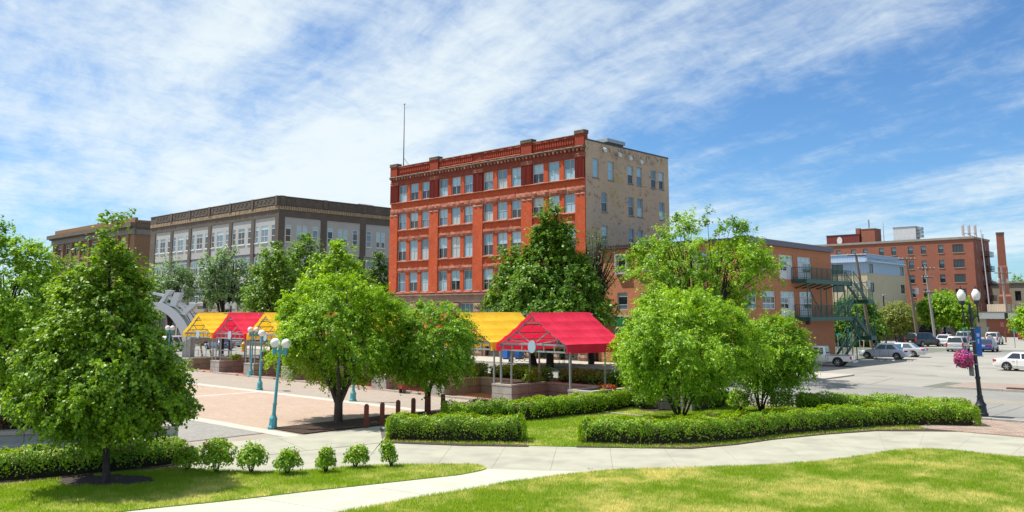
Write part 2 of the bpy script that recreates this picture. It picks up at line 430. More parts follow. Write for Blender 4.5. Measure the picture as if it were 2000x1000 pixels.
for x0, y0, x1, y1, w in ((1580, 743, 1720, 724, .05), (1700, 751, 1745, 738, .04), (1640, 718, 1900, 742, .04), (1690, 775, 1640, 790, .04), (1600, 753, 1760, 762, .07), (1816, 761, 1850, 748, .04), (1875, 816, 1960, 790, .04), (1935, 814, 1998, 794, .04), (1700, 780, 1760, 771, .05), (1800, 785, 1860, 783, .05)):
    p, q = gp(x0, y0), gp(x1, y1); e = (q - p) / np.linalg.norm(q - p); e = np.array([-e[1], e[0]]) * w
    sheet('crack_seal', [p - e, q - e, q + e, p + e], .011, m_tar)
m_stain = M('oil_stain_grey', (.22, .21, .19), (.27, .26, .23), scale=5, rough=.8)
for s in (-30.0, -27.2, -24.4, -21.6, -18.8, -16.0):
    q = ST((s, 42), (s + .12, 42), (s + .12, 47.3), (s, 47.3)); sheet('parking_line', q, .011, m_white)
rs = random.Random(9)
for i in range(16):                                  # oil stains and patched squares of the lot
    c = gp(rs.uniform(1640, 1990), rs.uniform(668, 738)); rr = rs.uniform(.3, 1.0)
    mb = MB(); mb.quad(*[(c[0] + rr * rs.uniform(.7, 1.2) * math.cos(t), c[1] + rr * rs.uniform(.7, 1.2) * math.sin(t), .0095 + i * .0001) for t in (2 * math.pi * k / 12 for k in range(12))])
    structure('oil_stain', mb, m_stain)
# brick sidewalk at the kerb: each paver its own
sheet('brick_sidewalk', ST((-20, -4.9), (3.2, -4.9), (3.2, -.2), (-20, -.2)), .03, m_joint, thick=.03)
sheet('brick_sidewalk', ST((2.2, -4.9), (40, -4.9), (40, -.2), (2.2, -.2)), .034, brick_mat('kerbside_pavers', (.33, .25, .20), (.29, .215, .17), (.2, .15, .12), .42, .21, True, .01, rot=PROT), thick=.034)
bw_par = tag(link('paver_sidewalk', None), kind='structure')
pm = []
for k in range(4):
    mb = MB(); mb.bbox(-.205, .205, -.1, .1, 0, .034, .008)
    pm.append(mb.mesh('paver', M('paver_brick_%s' % 'abcd'[k], *[((.33, .25, .20), (.28, .21, .165)), ((.29, .215, .17), (.25, .18, .145)), ((.37, .28, .225), (.33, .25, .195)), ((.31, .24, .195), (.35, .265, .21))][k], scale=6, rough=.9, bump=.2, bscale=60)))
for j in range(21):
    for i in range(14):
        p = st(-3.7 + (i + .5 * (j % 2)) * .418, -.33 - j * .212 - .1)
        link('paver', random.choice(pm), bw_par, (p[0], p[1], .030 + random.uniform(0, .004)), ROT_A + random.uniform(-.012, .012))

# concrete path: slabs with open joints on a dark bed
bed = [gp(*p) for p in ((-400, 985), (350, 874), (745, 836), (760, 856), (1000, 862), (1350, 868), (1500, 852), (1700, 833), (1912, 838), (1914, 846), (2600, 909), (2590, 990), (1500, 1060), (300, 1160), (-400, 1160))]
path = sheet('footpath', bed, .016, m_joint)
def slab(pts, m, z=.032):
    P = np.array([gp(*p) for p in pts]); c = P.mean(0); v = P - c
    P = c + v * (1 - .013 / np.maximum(np.linalg.norm(v, axis=1, keepdims=True), .3))
    a = sum(P[i][0] * P[(i + 1) % len(P)][1] - P[(i + 1) % len(P)][0] * P[i][1] for i in range(len(P)))
    if a < 0: P = P[::-1]
    MB().prism([tuple(p) for p in P], .0165, z).build('slab', m, path)
J = [((750, 856), (700, 922)), ((890, 862), (846, 921)), ((993, 864), (958, 921)), ((1090, 866), (1074, 923)), ((1190, 867), (1198, 925)), ((1290, 868), (1332, 925)), ((1400, 866), (1460, 921)), ((1500, 853), (1590, 912)), ((1600, 843), (1680, 902)), ((1712, 834), (1735, 894)), ((1810, 833), (1790, 890)), ((1914, 842), (1853, 890)), ((2018, 855), (1962, 903)), ((2120, 866), (2075, 915)), ((2260, 879), (2225, 934)), ((2420, 894), (2390, 955)), ((2600, 911), (2570, 980))]
for i in range(len(J) - 1):
    (u0, l0), (u1, l1) = J[i], J[i + 1]
    slab([u0, u1, l1, l0], m_path)
for q in (((500, 893), (744, 867), (700, 922), (470, 932)), ((350, 908), (500, 893), (470, 932), (330, 940)), ((350, 874), (540, 856), (600, 882), (350, 908)), ((540, 856), (742, 837), (748, 866), (600, 882)), ((0, 912), (350, 874), (350, 908), (330, 940), (0, 960))):
    slab(q, m_path)
Q = [((190, 1003), (520, 1042)), ((480, 972), (710, 1010)), ((690, 948), (890, 978)), ((860, 929), (1040, 948)), ((950, 918), (1270, 927))]
for i in range(len(Q) - 1):
    (a0, b0), (a1, b1) = Q[i], Q[i + 1]
    slab([a0, a1, b1, b0], m_path2, .034)
slab([(0, 1030), (190, 1003), (520, 1042), (300, 1100)], m_path2, .034)
# hairline cracks and a few stains on the slabs
for k, (x0, y0, x1, y1) in ((4, (1560, 866, 1725, 881)), (1, (1010, 938, 1040, 941)), (2, (1146, 917, 1158, 918)), (3, (690, 893, 730, 886))):
    q = [gp(x0 + (x1 - x0) * i / 6 + random.uniform(-3, 3), y0 + (y1 - y0) * i / 6 + random.uniform(-1.2, 1.2)) for i in range(7)]
    mb = MB()
    for a, b in zip(q, q[1:]):
        e = (b - a) / np.linalg.norm(b - a); e = np.array([-e[1], e[0]]) * random.uniform(.004, .010)
        mb.quad(*[(p[0], p[1], .0365) for p in (a - e, b - e, b + e, a + e)])
    structure('path_crack', mb, m_joint if k != 4 else m_rust)
# lawns
LAWN_R = [gp(*p) for p in ((560, 1030), (690, 1000), (800, 979), (900, 962), (1000, 945), (1100, 931), (1180, 923), (1250, 919), (1350, 917), (1500, 912), (1580, 906), (1650, 899), (1700, 891), (1740, 884), (1770, 881), (1810, 880), (1870, 884), (1950, 893), (2000, 897), (2300, 932), (2560, 962), (2900, 1150), (300, 1160))]
LAWN_L = [gp(*p) for p in ((-300, 985), (0, 952), (200, 930), (350, 918), (430, 923), (520, 926), (600, 923), (650, 919), (700, 914), (760, 912), (850, 911), (925, 911), (943, 914), (950, 918), (940, 922), (900, 930), (800, 941), (700, 952), (600, 963), (500, 975), (400, 986), (300, 996), (180, 1010), (-300, 1080))]
LAWN_M = [gp(*p) for p in ((752, 865), (900, 870), (1030, 873), (1128, 875), (1250, 878), (1350, 877), (1430, 871), (1500, 862), (1600, 851), (1700, 843), (1800, 841), (1909, 845), (1911, 832), (1880, 823), (1750, 812), (1600, 802), (1540, 797), (1450, 795), (1330, 789), (1250, 792), (1147, 806), (1000, 812), (870, 822), (765, 838))]
sheet('lawn', LAWN_R, .05, m_lawn, thick=.06); sheet('lawn', LAWN_L, .05, m_lawn_green, thick=.06); sheet('lawn', LAWN_M, .05, m_lawn_green, thick=.06)
m_blade = leaf_mat('grass_blade', (.235, .37, .03), (.74, .67, .25), None, trans=.5, rough=.6, spec=.2)
def grass(name, poly, dens, hgt, wid, dry, keep=None, z=.048):
    lo, hi = poly_rect(poly)
    n = int((hi[0] - lo[0]) * (hi[1] - lo[1]) * dens)
    X = rng.uniform(lo[0], hi[0], n); Y = rng.uniform(lo[1], hi[1], n)
    k = inside(poly, X, Y) & (Y > 18.3) & (np.abs(X) < Y * .64)
    if keep is not None: k &= keep(X, Y)
    X, Y = X[k], Y[k]; n = len(X)
    # patchy drought: value noise on a grid
    def vn(sc, seed):
        r = np.random.default_rng(seed); g = r.random((240, 240)); u = (X - lo[0]) / sc % 238; v = (Y - lo[1]) / sc % 238
        i = u.astype(int); j = v.astype(int); a = u - i; b = v - j; a = a * a * (3 - 2 * a); b = b * b * (3 - 2 * b)
        return (g[i, j] * (1 - a) + g[i + 1, j] * a) * (1 - b) + (g[i, j + 1] * (1 - a) + g[i + 1, j + 1] * a) * b
    pt = .30 * vn(2.6, 1) + .30 * vn(.9, 2) + .22 * vn(.33, 3) + .18 * vn(.14, 4)
    tint = np.clip((pt - .5) * 2.6 + dry + rng.normal(0, .2, n), 0, .92)
    h = hgt * rng.uniform(.55, 1.25, n) * (1.1 - .35 * tint)
    ang = rng.uniform(0, 2 * np.pi, n); ln = rng.uniform(.1, .75, n)
    D = np.stack([np.cos(ang) * ln, np.sin(ang) * ln, np.ones(n)], 1); a2 = rng.uniform(0, np.pi, n)
    S = np.stack([np.cos(a2), np.sin(a2), np.zeros(n)], 1) * (wid * rng.uniform(.7, 1.3, n))[:, None]
    P = np.stack([X, Y, np.full(n, z)], 1)
    V = np.stack([P - S, P + S, P + D * h[:, None]], 1).reshape(-1, 3)
    me = np_mesh(name, V, np.arange(3 * n).reshape(-1, 3), m_blade, tint)
    return tag(link(name, me), kind='stuff')
grass('grass', LAWN_R, 1700, .075, .0085, .37); T1B, T6B, T7B = gp(205, 943), gp(1284, 803), gp(1335, 826)
grass('grass', LAWN_L, 1900, .075, .0085, .16, lambda X, Y: ((X - T1B[0]) / 1.35) ** 2 + ((Y - T1B[1]) / .8) ** 2 > 1 + .35 * np.sin(X * 9) * np.sin(Y * 7))
grass('grass', LAWN_M, 650, .065, .014, .13, lambda X, Y: (X < 16) & (((X - T6B[0]) / .9) ** 2 + ((Y - T6B[1]) / .8) ** 2 > 1) & (((X - T7B[0]) / .7) ** 2 + ((Y - T7B[1]) / .6) ** 2 > 1))
# ================================================================ BUILDINGS
# local frame of a building: x along the street front (away to the left), y out of that front, z up; the right flank runs along -y from x = 0
m_glass_sky = plain('window_glass_blind', (.33, .50, .58), .06, spec=.9)
m_glass_mid = plain('window_glass_grey', (.11, .19, .25), .05, spec=.9)
m_glass_dark = plain('window_glass_dark', (.016, .022, .026), .04, spec=.9)
m_frame_w = plain('window_paint_pale', (.46, .47, .46), .5)
m_frame_white = plain('window_paint_white', (.66, .66, .63), .5)
m_frame_dk = plain('window_bronze', (.03, .028, .026), .4)
m_glass_warm = plain('window_glass_curtain', (.42, .46, .45), .08, spec=.9)
m_glass_blue = plain('window_glass_blue', (.20, .36, .46), .04, spec=.9)
GL = [m_glass_sky, m_glass_mid, m_glass_dark]
class Face:
    """side of a building: maps (u along, o outwards, z) into the local frame"""
    def __init__(s, b, flank=False, x=0.0, y=0.0): s.b = b; s.fl = flank; s.x = x; s.y = y
    def pt(s, u, o, z): return (s.x - o, s.y - u, z) if s.fl else (s.x + u, s.y + o, z)
    def box(s, mb, u0, u1, o0, o1, z0, z1):
        a, c = s.pt(u0, o0, z0), s.pt(u1, o1, z1); return mb.box(a[0], c[0], a[1], c[1], z0, z1)
    def bbox(s, mb, u0, u1, o0, o1, z0, z1, b=.03):
        a, c = s.pt(u0, o0, z0), s.pt(u1, o1, z1); return mb.bbox(a[0], c[0], a[1], c[1], z0, z1, b)
    def place(s, name, me, u, o, z): return link(name, me, s.b, s.pt(u, o, z), R(90) if s.fl else 0.0)
    def wall(s, mb, u0, u1, z0, z1, holes, o=0.0, d=.22):
        us = sorted({u0, u1} | {h[i] for h in holes for i in (0, 1) if u0 < h[i] < u1})
        zs = sorted({z0, z1} | {h[i] for h in holes for i in (2, 3) if z0 < h[i] < z1})
        for a, b in zip(us, us[1:]):
            run = None
            for c, e in zip(zs, zs[1:]):
                mu, mz = (a + b) / 2, (c + e) / 2
                hole = any(h[0] < mu < h[1] and h[2] < mz < h[3] for h in holes)
                if hole:
                    if run is not None: s._q(mb, a, b, run, c, o)
                    run = None
                elif run is None: run = c
            if run is not None: s._q(mb, a, b, run, zs[-1], o)
        for h in holes:
            a, b, c, e = h[:4]
            P = s.pt
            mb.quad(P(a, o, c), P(b, o, c), P(b, o - d, c), P(a, o - d, c)); mb.quad(P(a, o, e), P(a, o - d, e), P(b, o - d, e), P(b, o, e))
            mb.quad(P(a, o, c), P(a, o - d, c), P(a, o - d, e), P(a, o, e)); mb.quad(P(b, o, c), P(b, o, e), P(b, o - d, e), P(b, o - d, c))
    def _q(s, mb, a, b, c, e, o): mb.quad(s.pt(a, o, c), s.pt(b, o, c), s.pt(b, o, e), s.pt(a, o, e))
WIN = {}
def win_mesh(w, h, mull, rails, fw, mat, sash=None, key=None):
    """window frame, origin at the middle of its sill; mull / rails are fractions"""
    k = (round(w, 2), round(h, 2), tuple(mull), tuple(rails), fw, mat.name)
    if k in WIN: return WIN[k]
    mb = MB()
    for x0, x1, z0, z1 in ((-w / 2, -w / 2 + fw, 0, h), (w / 2 - fw, w / 2, 0, h), (-w / 2 + fw, w / 2 - fw, 0, fw), (-w / 2 + fw, w / 2 - fw, h - fw, h)): mb.box(x0, x1, -.06, .05, z0, z1)
    for f in mull: mb.box(-w / 2 + w * f - fw * .4, -w / 2 + w * f + fw * .4, -.05, .035, fw, h - fw)
    for f in rails: mb.box(-w / 2 + fw, w / 2 - fw, -.052, .04, h * f - fw * .45, h * f + fw * .45)
    WIN[k] = mb.mesh('window', mat); return WIN[k]
PANE = {}
def pane_mesh(w, h, mat):
    k = (round(w, 2), round(h, 2), mat.name)
    if k not in PANE: PANE[k] = MB().box(-w / 2, w / 2, -.012, .012, 0, h).mesh('pane', mat)
    return PANE[k]
def window(fc, u0, u1, z0, z1, o=-.16, mull=(), rails=(.5,), fw=.07, mat=None, glass=None, jit=True):
    """window > pane, set back in its opening; panes by row of glass"""
    mat = mat or m_frame_w; w, h = u1 - u0, z1 - z0
    f = fc.place('window', win_mesh(w, h, mull, rails, fw, mat), (u0 + u1) / 2, o, z0)
    zs = [0.0] + [r * h for r in rails] + [h]
    for i in range(len(zs) - 1):
        g = glass[i % len(glass)] if isinstance(glass, (list, tuple)) else (glass or m_glass_mid)
        p = link('pane', pane_mesh(w - fw, zs[i + 1] - zs[i] - .02, g), f, (0, 0, zs[i] + .01))
        if jit: p.rotation_euler = (random.uniform(-.012, .012), 0, random.uniform(-.012, .012))
    return f
def parts(fc, name, m, boxes, bev=0):
    """one object for each listed box"""
    out = []
    for b in boxes:
        mb = MB()
        if bev: fc.bbox(mb, *b, bev)
        else: fc.box(mb, *b)
        out.append(mb.build(name, m, fc.b))
    return out
def rough_stone(fc, name, m, u0, u1, z0, z1, o=.12, amp=.055, seed=0, back=-.02):
    """one rock-faced stone block"""
    r = random.Random(seed or u0 * 131 + z0 * 17)
    nu, nz = max(2, int((u1 - u0) / .22)), max(2, int((z1 - z0) / .2))
    mb = MB(); rows = []
    for j in range(nz + 1):
        row = []
        for i in range(nu + 1):
            edge = i in (0, nu) or j in (0, nz)
            oo = o * .55 if edge else o + r.uniform(-amp, amp)
            row.append(fc.pt(u0 + (u1 - u0) * i / nu, oo, z0 + (z1 - z0) * j / nz))
        rows.append(row)
    k = len(mb.v); n1 = nu + 1
    for row in rows: mb.v += row
    for j in range(nz):
        for i in range(nu):
            a = k + j * n1 + i; mb.f.append((a, a + 1, a + n1 + 1, a + n1)); mb.m.append(0)
    P = fc.pt; oe = o * .55
    mb.quad(P(u0, oe, z1), P(u1, oe, z1), P(u1, back, z1), P(u0, back, z1)); mb.quad(P(u0, oe, z0), P(u0, back, z0), P(u1, back, z0), P(u1, oe, z0))
    mb.quad(P(u0, oe, z0), P(u0, oe, z1), P(u0, back, z1), P(u0, back, z0)); mb.quad(P(u1, oe, z0), P(u1, back, z0), P(u1, back, z1), P(u1, oe, z1))
    return mb.build(name, m, fc.b)

# ---------------------------------------------------------------- the red brick block
m_redbrick = brick_mat('red_painted_brick', (.60, .104, .032), (.53, .088, .028), (.43, .072, .026), .21, .07, ms=.010, blotch=[((.34, .05, .022), .30, .55), ((.24, .045, .025), 1.1, .35), ((.58, .24, .15), 2.4, .3)], bump=.35)
m_redpar = brick_mat('parapet_brick', (.36, .058, .028), (.31, .048, .024), (.25, .04, .022), .21, .07, ms=.010, blotch=[((.22, .045, .03), .6, .5)], bump=.35)
m_redfl = brick_mat('dark_red_fluting', (.26, .03, .018), (.22, .025, .016), (.12, .015, .01), .13, 4.0, ms=.03, bump=.6)
m_redstone = M('red_sandstone', (.38, .135, .085), (.27, .09, .06), scale=2.2, rough=.9, bump=.8, bscale=10, col3=(.46, .22, .15), scale3=.9, amt3=.5)
m_redband = M('red_band_stone', (.25, .06, .038), (.19, .045, .03), scale=2, rough=.85, bump=.2)
m_brownstone = M('brown_base_stone', (.34, .22, .165), (.24, .155, .12), scale=1.1, rough=.9, bump=.5, bscale=7, col3=(.17, .12, .10), scale3=.5, amt3=.6)
m_coping = M('weathered_coping', (.20, .15, .11), (.11, .095, .075), scale=2.5, rough=.95, bump=.6, bscale=9)
m_cream = brick_mat('worn_cream_brick', (.60, .42, .28), (.55, .385, .257), (.49, .345, .235), .22, .075, ms=.008,
                    blotch=[((.60, .45, .31), .16, .7), ((.43, .345, .30), .35, .6)], thr=(.45, .62))
def cream_wear(m):
    t = m.node_tree; l = t.links.new; b = t.nodes['Principled BSDF']; src = b.inputs['Base Color'].links[0].from_socket
    tcn = N(t, 'ShaderNodeTexCoord'); sp = N(t, 'ShaderNodeSeparateXYZ'); l(tcn.outputs['Object'], sp.inputs[0])
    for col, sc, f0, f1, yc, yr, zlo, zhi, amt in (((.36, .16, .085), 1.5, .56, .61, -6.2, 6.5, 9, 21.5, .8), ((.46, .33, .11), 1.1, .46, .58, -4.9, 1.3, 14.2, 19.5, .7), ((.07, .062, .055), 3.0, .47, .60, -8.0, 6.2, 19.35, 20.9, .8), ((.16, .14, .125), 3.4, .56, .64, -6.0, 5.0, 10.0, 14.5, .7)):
        nz = N(t, 'ShaderNodeTexNoise'); nz.inputs['Scale'].default_value = sc; nz.inputs['Detail'].default_value = 9; nz.inputs['Roughness'].default_value = .7
        mp = N(t, 'ShaderNodeMapping'); mp.inputs['Scale'].default_value = (1, 1, .5 if zhi < 21 and zlo > 19 else 1.8); mp.inputs['Location'].default_value = (zlo, sc, 0)
        l(tcn.outputs['Object'], mp.inputs[0]); l(mp.outputs[0], nz.inputs['Vector'])
        r = N(t, 'ShaderNodeMapRange'); r.inputs['From Min'].default_value = f0; r.inputs['From Max'].default_value = f1; l(nz.outputs[0], r.inputs[0])
        def mm(op, a, c):
            n = N(t, 'ShaderNodeMath', operation=op, use_clamp=True)
            for i, x in enumerate((a, c)):
                if isinstance(x, (int, float)): n.inputs[i].default_value = x
                else: l(x, n.inputs[i])
            return n.outputs[0]
        def mu(op, a, c):
            n = N(t, 'ShaderNodeMath', operation=op)
            for i, x in enumerate((a, c)):
                if isinstance(x, (int, float)): n.inputs[i].default_value = x
                else: l(x, n.inputs[i])
            return n.outputs[0]
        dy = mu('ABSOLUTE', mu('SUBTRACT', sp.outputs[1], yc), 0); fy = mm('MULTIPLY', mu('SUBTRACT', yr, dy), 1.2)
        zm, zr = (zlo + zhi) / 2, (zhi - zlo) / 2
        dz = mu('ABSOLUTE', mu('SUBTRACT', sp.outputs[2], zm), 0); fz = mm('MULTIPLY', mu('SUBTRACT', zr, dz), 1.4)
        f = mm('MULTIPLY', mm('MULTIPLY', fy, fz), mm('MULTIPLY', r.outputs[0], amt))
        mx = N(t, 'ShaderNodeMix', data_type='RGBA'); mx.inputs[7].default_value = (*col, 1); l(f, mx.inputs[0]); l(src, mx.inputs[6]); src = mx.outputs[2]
    l(src, b.inputs['Base Color'])
cream_wear(m_cream)
m_roof = M('tar_roof', (.08, .08, .08), (.12, .12, .115), scale=1, rough=.95)
m_flash = plain('dark_flashing', (.045, .05, .055), .5)
m_steel = M('galvanised_steel', (.40, .42, .43), (.32, .33, .34), scale=4, rough=.45, metal=.5)

red = thing('red_brick_building', 'tall red brick building with stone bands and a worn cream painted flank wall', 'building', (6.937, 79.72, 0), ROT_A)
red.scale = (1, 1, 1.009)
RF, RS = Face(red), Face(red, True)
RW, RD, RH = 29.05, 14.2, 20.6
BAY = 6.97; WU = ((1.2, 2.66), (3.24, 4.67), (5.27, 6.70))
wins = [(b * BAY + a, b * BAY + c) for b in range(4) for a, c in WU]
ROWS = ((17.05, 18.97), (13.85, 15.65), (10.30, 12.52), (6.80, 8.93))
holes = [(a, c, z0, z1) for z0, z1 in ROWS for a, c in wins]
base_w = [(b * BAY + o, b * BAY + o + 2.05) for b in range(4) for o in (1.15, 4.35)]
holes += [(a, c, 4.15, 5.45) for a, c in base_w]
mb = MB(); RF.wall(mb, 0, RW, 6.45, 21.1, [h for h in holes if h[2] > 6], 0); mb.build('front_wall', m_redbrick, red)
mb = MB(); RF.wall(mb, 0, RW, 0, 6.45, [h for h in holes if h[2] < 6] + [(b * BAY + o, b * BAY + o + w, .15, 3.5) for b in range(4) for o, w in ((1.15, 2.3), (4.2, 2.2))], 0, .35); mb.build('base_wall', m_brownstone, red)
side_w = [(u, u + .93, z0, z0 + 1.85) for z0, us in ((17.17, (1.1, 3.52, 6.8, 8.35, 10.9, 12.35)), (13.98, (2.41, 6.82, 8.37, 12.36)), (10.82, (2.39, 6.8, 8.32, 12.3))) for u in us]
mb = MB(); RS.wall(mb, .002, RD, 0, RH, side_w, 0, .2); mb.build('flank_wall', m_cream, red)
mb = MB(); mb.quad((0, -RD, 20.1), (RW, -RD, 20.1), (RW, -.4, 20.1), (0, -.4, 20.1)); mb.build('roof', m_roof, red)
mb = MB(); mb.quad((RW, 0, 0), (RW, -RD, 0), (RW, -RD, RH), (RW, 0, RH)); mb.quad((RW, -RD, 0), (0, -RD, 0), (0, -RD, RH), (RW, -RD, RH)); mb.box(0, RW, -.4, -.36, 19, 21.1); mb.build('rear_wall', m_cream, red)
for z0, z1 in ROWS:
    for i, (a, c) in enumerate(wins):
        k = random.random()
        lo = m_glass_dark if k < .24 else (m_glass_mid if k < .45 else random.choice((m_glass_sky, m_glass_warm, m_glass_blue)))
        hi = random.choice((m_glass_sky, m_glass_sky, m_glass_blue, m_glass_warm, m_glass_blue, m_glass_mid))
        window(RF, a, c, z0, z1, -.15, (.5,), (.5,), .075, m_frame_w, (lo, hi))
for a, c in base_w: window(RF, a, c, 4.15, 5.45, -.2, (.33, .67), (), .07, m_frame_w, (m_glass_mid,))
for b in range(4):
    for o, w in ((1.15, 2.3), (4.2, 2.2)): window(RF, b * BAY + o, b * BAY + o + w, .15, 3.5, -.3, (.5,), (.28, .75), .09, m_frame_dk, (m_glass_dark, m_glass_mid, m_glass_mid))
for u0, u1, z0, z1 in side_w:
    window(RS, u0, u1, z0, z1, -.14, (), (.5,), .07, m_frame_w, (random.choice(GL[1:] + GL[:1]), random.choice((m_glass_sky, m_glass_sky, m_glass_mid))))
parts(RS, 'window_sill', m_brownstone, [(u0 - .05, u1 + .05, -.1, .05, z0 - .09, z0) for u0, u1, z0, z1 in side_w])
# piers, bands, stones
pier_u = [(0.0, 1.2)] + [(b * BAY - .27, b * BAY + 1.2) for b in range(1, 4)] + [(27.64, RW)]
for a, c in pier_u:
    mb = MB(); RF.box(mb, a, c, .002, .13, 6.77, 15.32); mb.build('pier', m_redbrick, red)
    mb = MB(); RF.box(mb, a, c, .002, .13, 16.98, 19.0)
    n = max(5, int((c - a) / .16))
    for i in range(n): RF.box(mb, a + (c - a) * (i + .2) / n, a + (c - a) * (i + .75) / n, .13, .175, 17.05, 18.95)
    mb.build('fluted_pier', m_redfl, red)
    for z0, z1 in ((19.0, 19.2), (19.2, 19.42)): rough_stone(RF, 'capital_stone', m_redstone, a - .04, c + .04, z0, z1, .2, .03)
    for k in (0, 1): rough_stone(RF, 'capital_stone', m_redstone, a - .03 + k * (c - a) / 2, a + (k + 1) * (c - a) / 2 + .03, 15.32, 15.64, .2, .03)
def run_stones(name, u0, u1, z0, z1, o, step, amp=.05, m=None):
    n = max(1, round((u1 - u0) / step)); 
    for i in range(n): rough_stone(RF, name, m or m_redstone, u0 + (u1 - u0) * i / n + .012, u0 + (u1 - u0) * (i + 1) / n - .012, z0, z1, o, amp)
run_stones('band_stone', 0, RW, 15.66, 16.27, .17, 2.2)
run_stones('sill_stone', 0, RW, 16.88, 17.03, .24, 2.0, .04)
run_stones('base_band_stone', 0, RW, 6.48, 6.76, .2, 1.4, .04)
for b in range(4):
    u0, u1 = b * BAY + 1.2, b * BAY + 6.7
    for z0, z1, o in ((13.62, 13.83, .2), (12.54, 13.02, .13), (10.1, 10.28, .2), (8.95, 9.45, .13)): run_stones('sill_stone' if o > .15 else 'lintel_stone', u0, u1, z0, z1, o, 1.85)
n = 20
for i in range(n): parts(RF, 'lintel_slab', m_redband, [(RW * i / n + .01, RW * (i + 1) / n - .01, -.02, .06, 19.43 if False else 19.0, 19.58)]) if False else None
mb = MB(); 
for a, c in zip([p[1] for p in pier_u[:-1]], [p[0] for p in pier_u[1:]]): RF.box(mb, a, c, .002, .07, 19.0, 19.55)
RF.box(mb, 0, RW, .002, .08, 19.42, 19.6); mb.build('lintel_band', m_redband, red)
for i in range(58): parts(RF, 'corbel', m_redstone, [(.12 + i * .5, .34 + i * .5, .002, .34, 19.62, 19.84)])
run_stones('cornice_stone', -.1, RW + .1, 19.84, 20.08, .46, 1.3, .06, m_coping)
rough_stone(RS, 'cornice_stone', m_coping, -.45, .02, 19.84, 20.08, .1, .04)
mb = MB()
for b in range(4):
    lo, hi = b * BAY + 1.35, b * BAY + 6.6
    k = 17
    for i in range(k): RF.box(mb, lo + (hi - lo) * (i + .05) / k, lo + (hi - lo) * (i + .76) / k, .002, .09, 20.42, 20.95)
    RF.box(mb, lo - .1, hi + .1, .002, .15, 20.95, 21.1)
tag(mb.build('parapet_dentils', m_redpar, red), kind='stuff')
mb = MB(); RF.box(mb, 0, RW, -.001, .008, 20.08, 21.1); mb.build('parapet_face', m_redpar, red)
run_stones('band_stone', BAY + 1.3, 3 * BAY - .3, 20.16, 20.3, .16, 1.9, .03)
run_stones('coping_stone', 0, RW, 21.1, 21.24, .2, 1.2, .04, m_coping)
mb = MB(); RF.box(mb, 0, RW, -.4, .0, 21.1, 21.22); mb.build('coping_back', m_coping, red)
for a, c in ((-.05, 1.15), (BAY - .35, BAY + 1.2), (3 * BAY - .3, 3 * BAY + 1.2), (27.75, RW + .05)):
    mb = MB(); RF.box(mb, a + .06, c - .06, -.42, .19, 20.09, 21.3); mb.build('parapet_pier', m_redpar, red)
    for z0, z1 in ((21.24, 21.42), (21.42, 21.6)):
        mb = MB(); RF.bbox(mb, a - .03, c + .03, -.5, .28, z0, z1 - .006, .05); mb.build('cap_stone', m_coping, red)
# brown stone base
mb = MB(); RF.box(mb, -.05, RW + .05, .002, .3, 6.32, 6.46); RF.box(mb, -.05, RW + .05, .002, .14, 5.62, 6.32); mb.build('base_cornice', m_brownstone, red)
for b in range(4):
    for a, c in ((b * BAY - .2 if b else 0, b * BAY + 1.1), (b * BAY + 3.25, b * BAY + 4.25)):
        for j in range(9): rough_stone(RF, 'base_stone', m_brownstone, a + .01, c - .01, .1 + j * .6, .68 + j * .6, .2, .09)
for j in range(9): rough_stone(RF, 'base_stone', m_brownstone, 27.9, RW, .1 + j * .6, .68 + j * .6, .2, .09)
for b in range(4):
    for o in (1.15, 4.3): parts(RF, 'sign_board', plain('sign_board_paint', (.10, .13, .12), .5) if b % 2 else m_redband, [(b * BAY + o, b * BAY + o + 2.0, .002, .07, 3.55, 4.1)])
mb = MB(); RS.box(mb, .05, RD, -.3, .04, RH, RH + .13); mb.build('roof_edge', m_flash, red)
pent = MB(); RS.box(pent, 4.0, 6.6, -2.4, -.35, 20.1, 21.0); pent.build('stair_hatch', m_coping, red)
mb = MB(); RS.box(mb, 3.8, 6.75, -2.6, -.2, 21.0, 21.35); mb.build('hatch_roof', m_steel, red)
mb = MB(); RS.box(mb, .4, 3.6, -2.6, -.3, 20.3, 20.86); mb.build('roof_duct', m_steel, red)
for u, z in ((2.55, 20.0), (4.95, 19.85), (6.75, 19.75), (8.65, 19.6)):
    fl = link('floodlight', None); bpy.data.objects.remove(fl)
    mb = MB(); a = RS.pt(u, .0, z); mb.tube([a, RS.pt(u, .3, z + .1)], .03, 5); mb.loft([[RS.pt(u + sx * .12, .25, z + sz * .1 + .1) for sx, sz in ((-1, -1), (1, -1), (1, 1), (-1, 1))], [RS.pt(u + sx * .24, .5, z - .12 + sz * .16) for sx, sz in ((-1, -1), (1, -1), (1, 1), (-1, 1))]])
    mb.build('floodlight', m_frame_white, red)
fp = thing('flagpole', 'bare flagpole standing on the roof at the left corner of the red building', 'flagpole', tuple(Matrix.LocRotScale(Vector((6.937, 79.72, 0)), Matrix.Rotation(ROT_A, 3, 'Z').to_quaternion(), None) @ Vector((28.1, -1.0, 20.1))), ROT_A)
MB().tube([(0, 0, 0), (0, 0, 4), (0, 0, 9.0)], [.07, .06, .035], 8).build('pole', plain('flagpole_paint', (.17, .14, .15), .5), fp)
MB().ball((0, 0, 9.1), .11, 8, 6).build('finial', m_steel, fp)
for x in (-1.2, -1.9): MB().tube([(0, 0, 2.6), (x, -1.0, 0)], .014, 4).build('guy_wire', m_flash, fp)

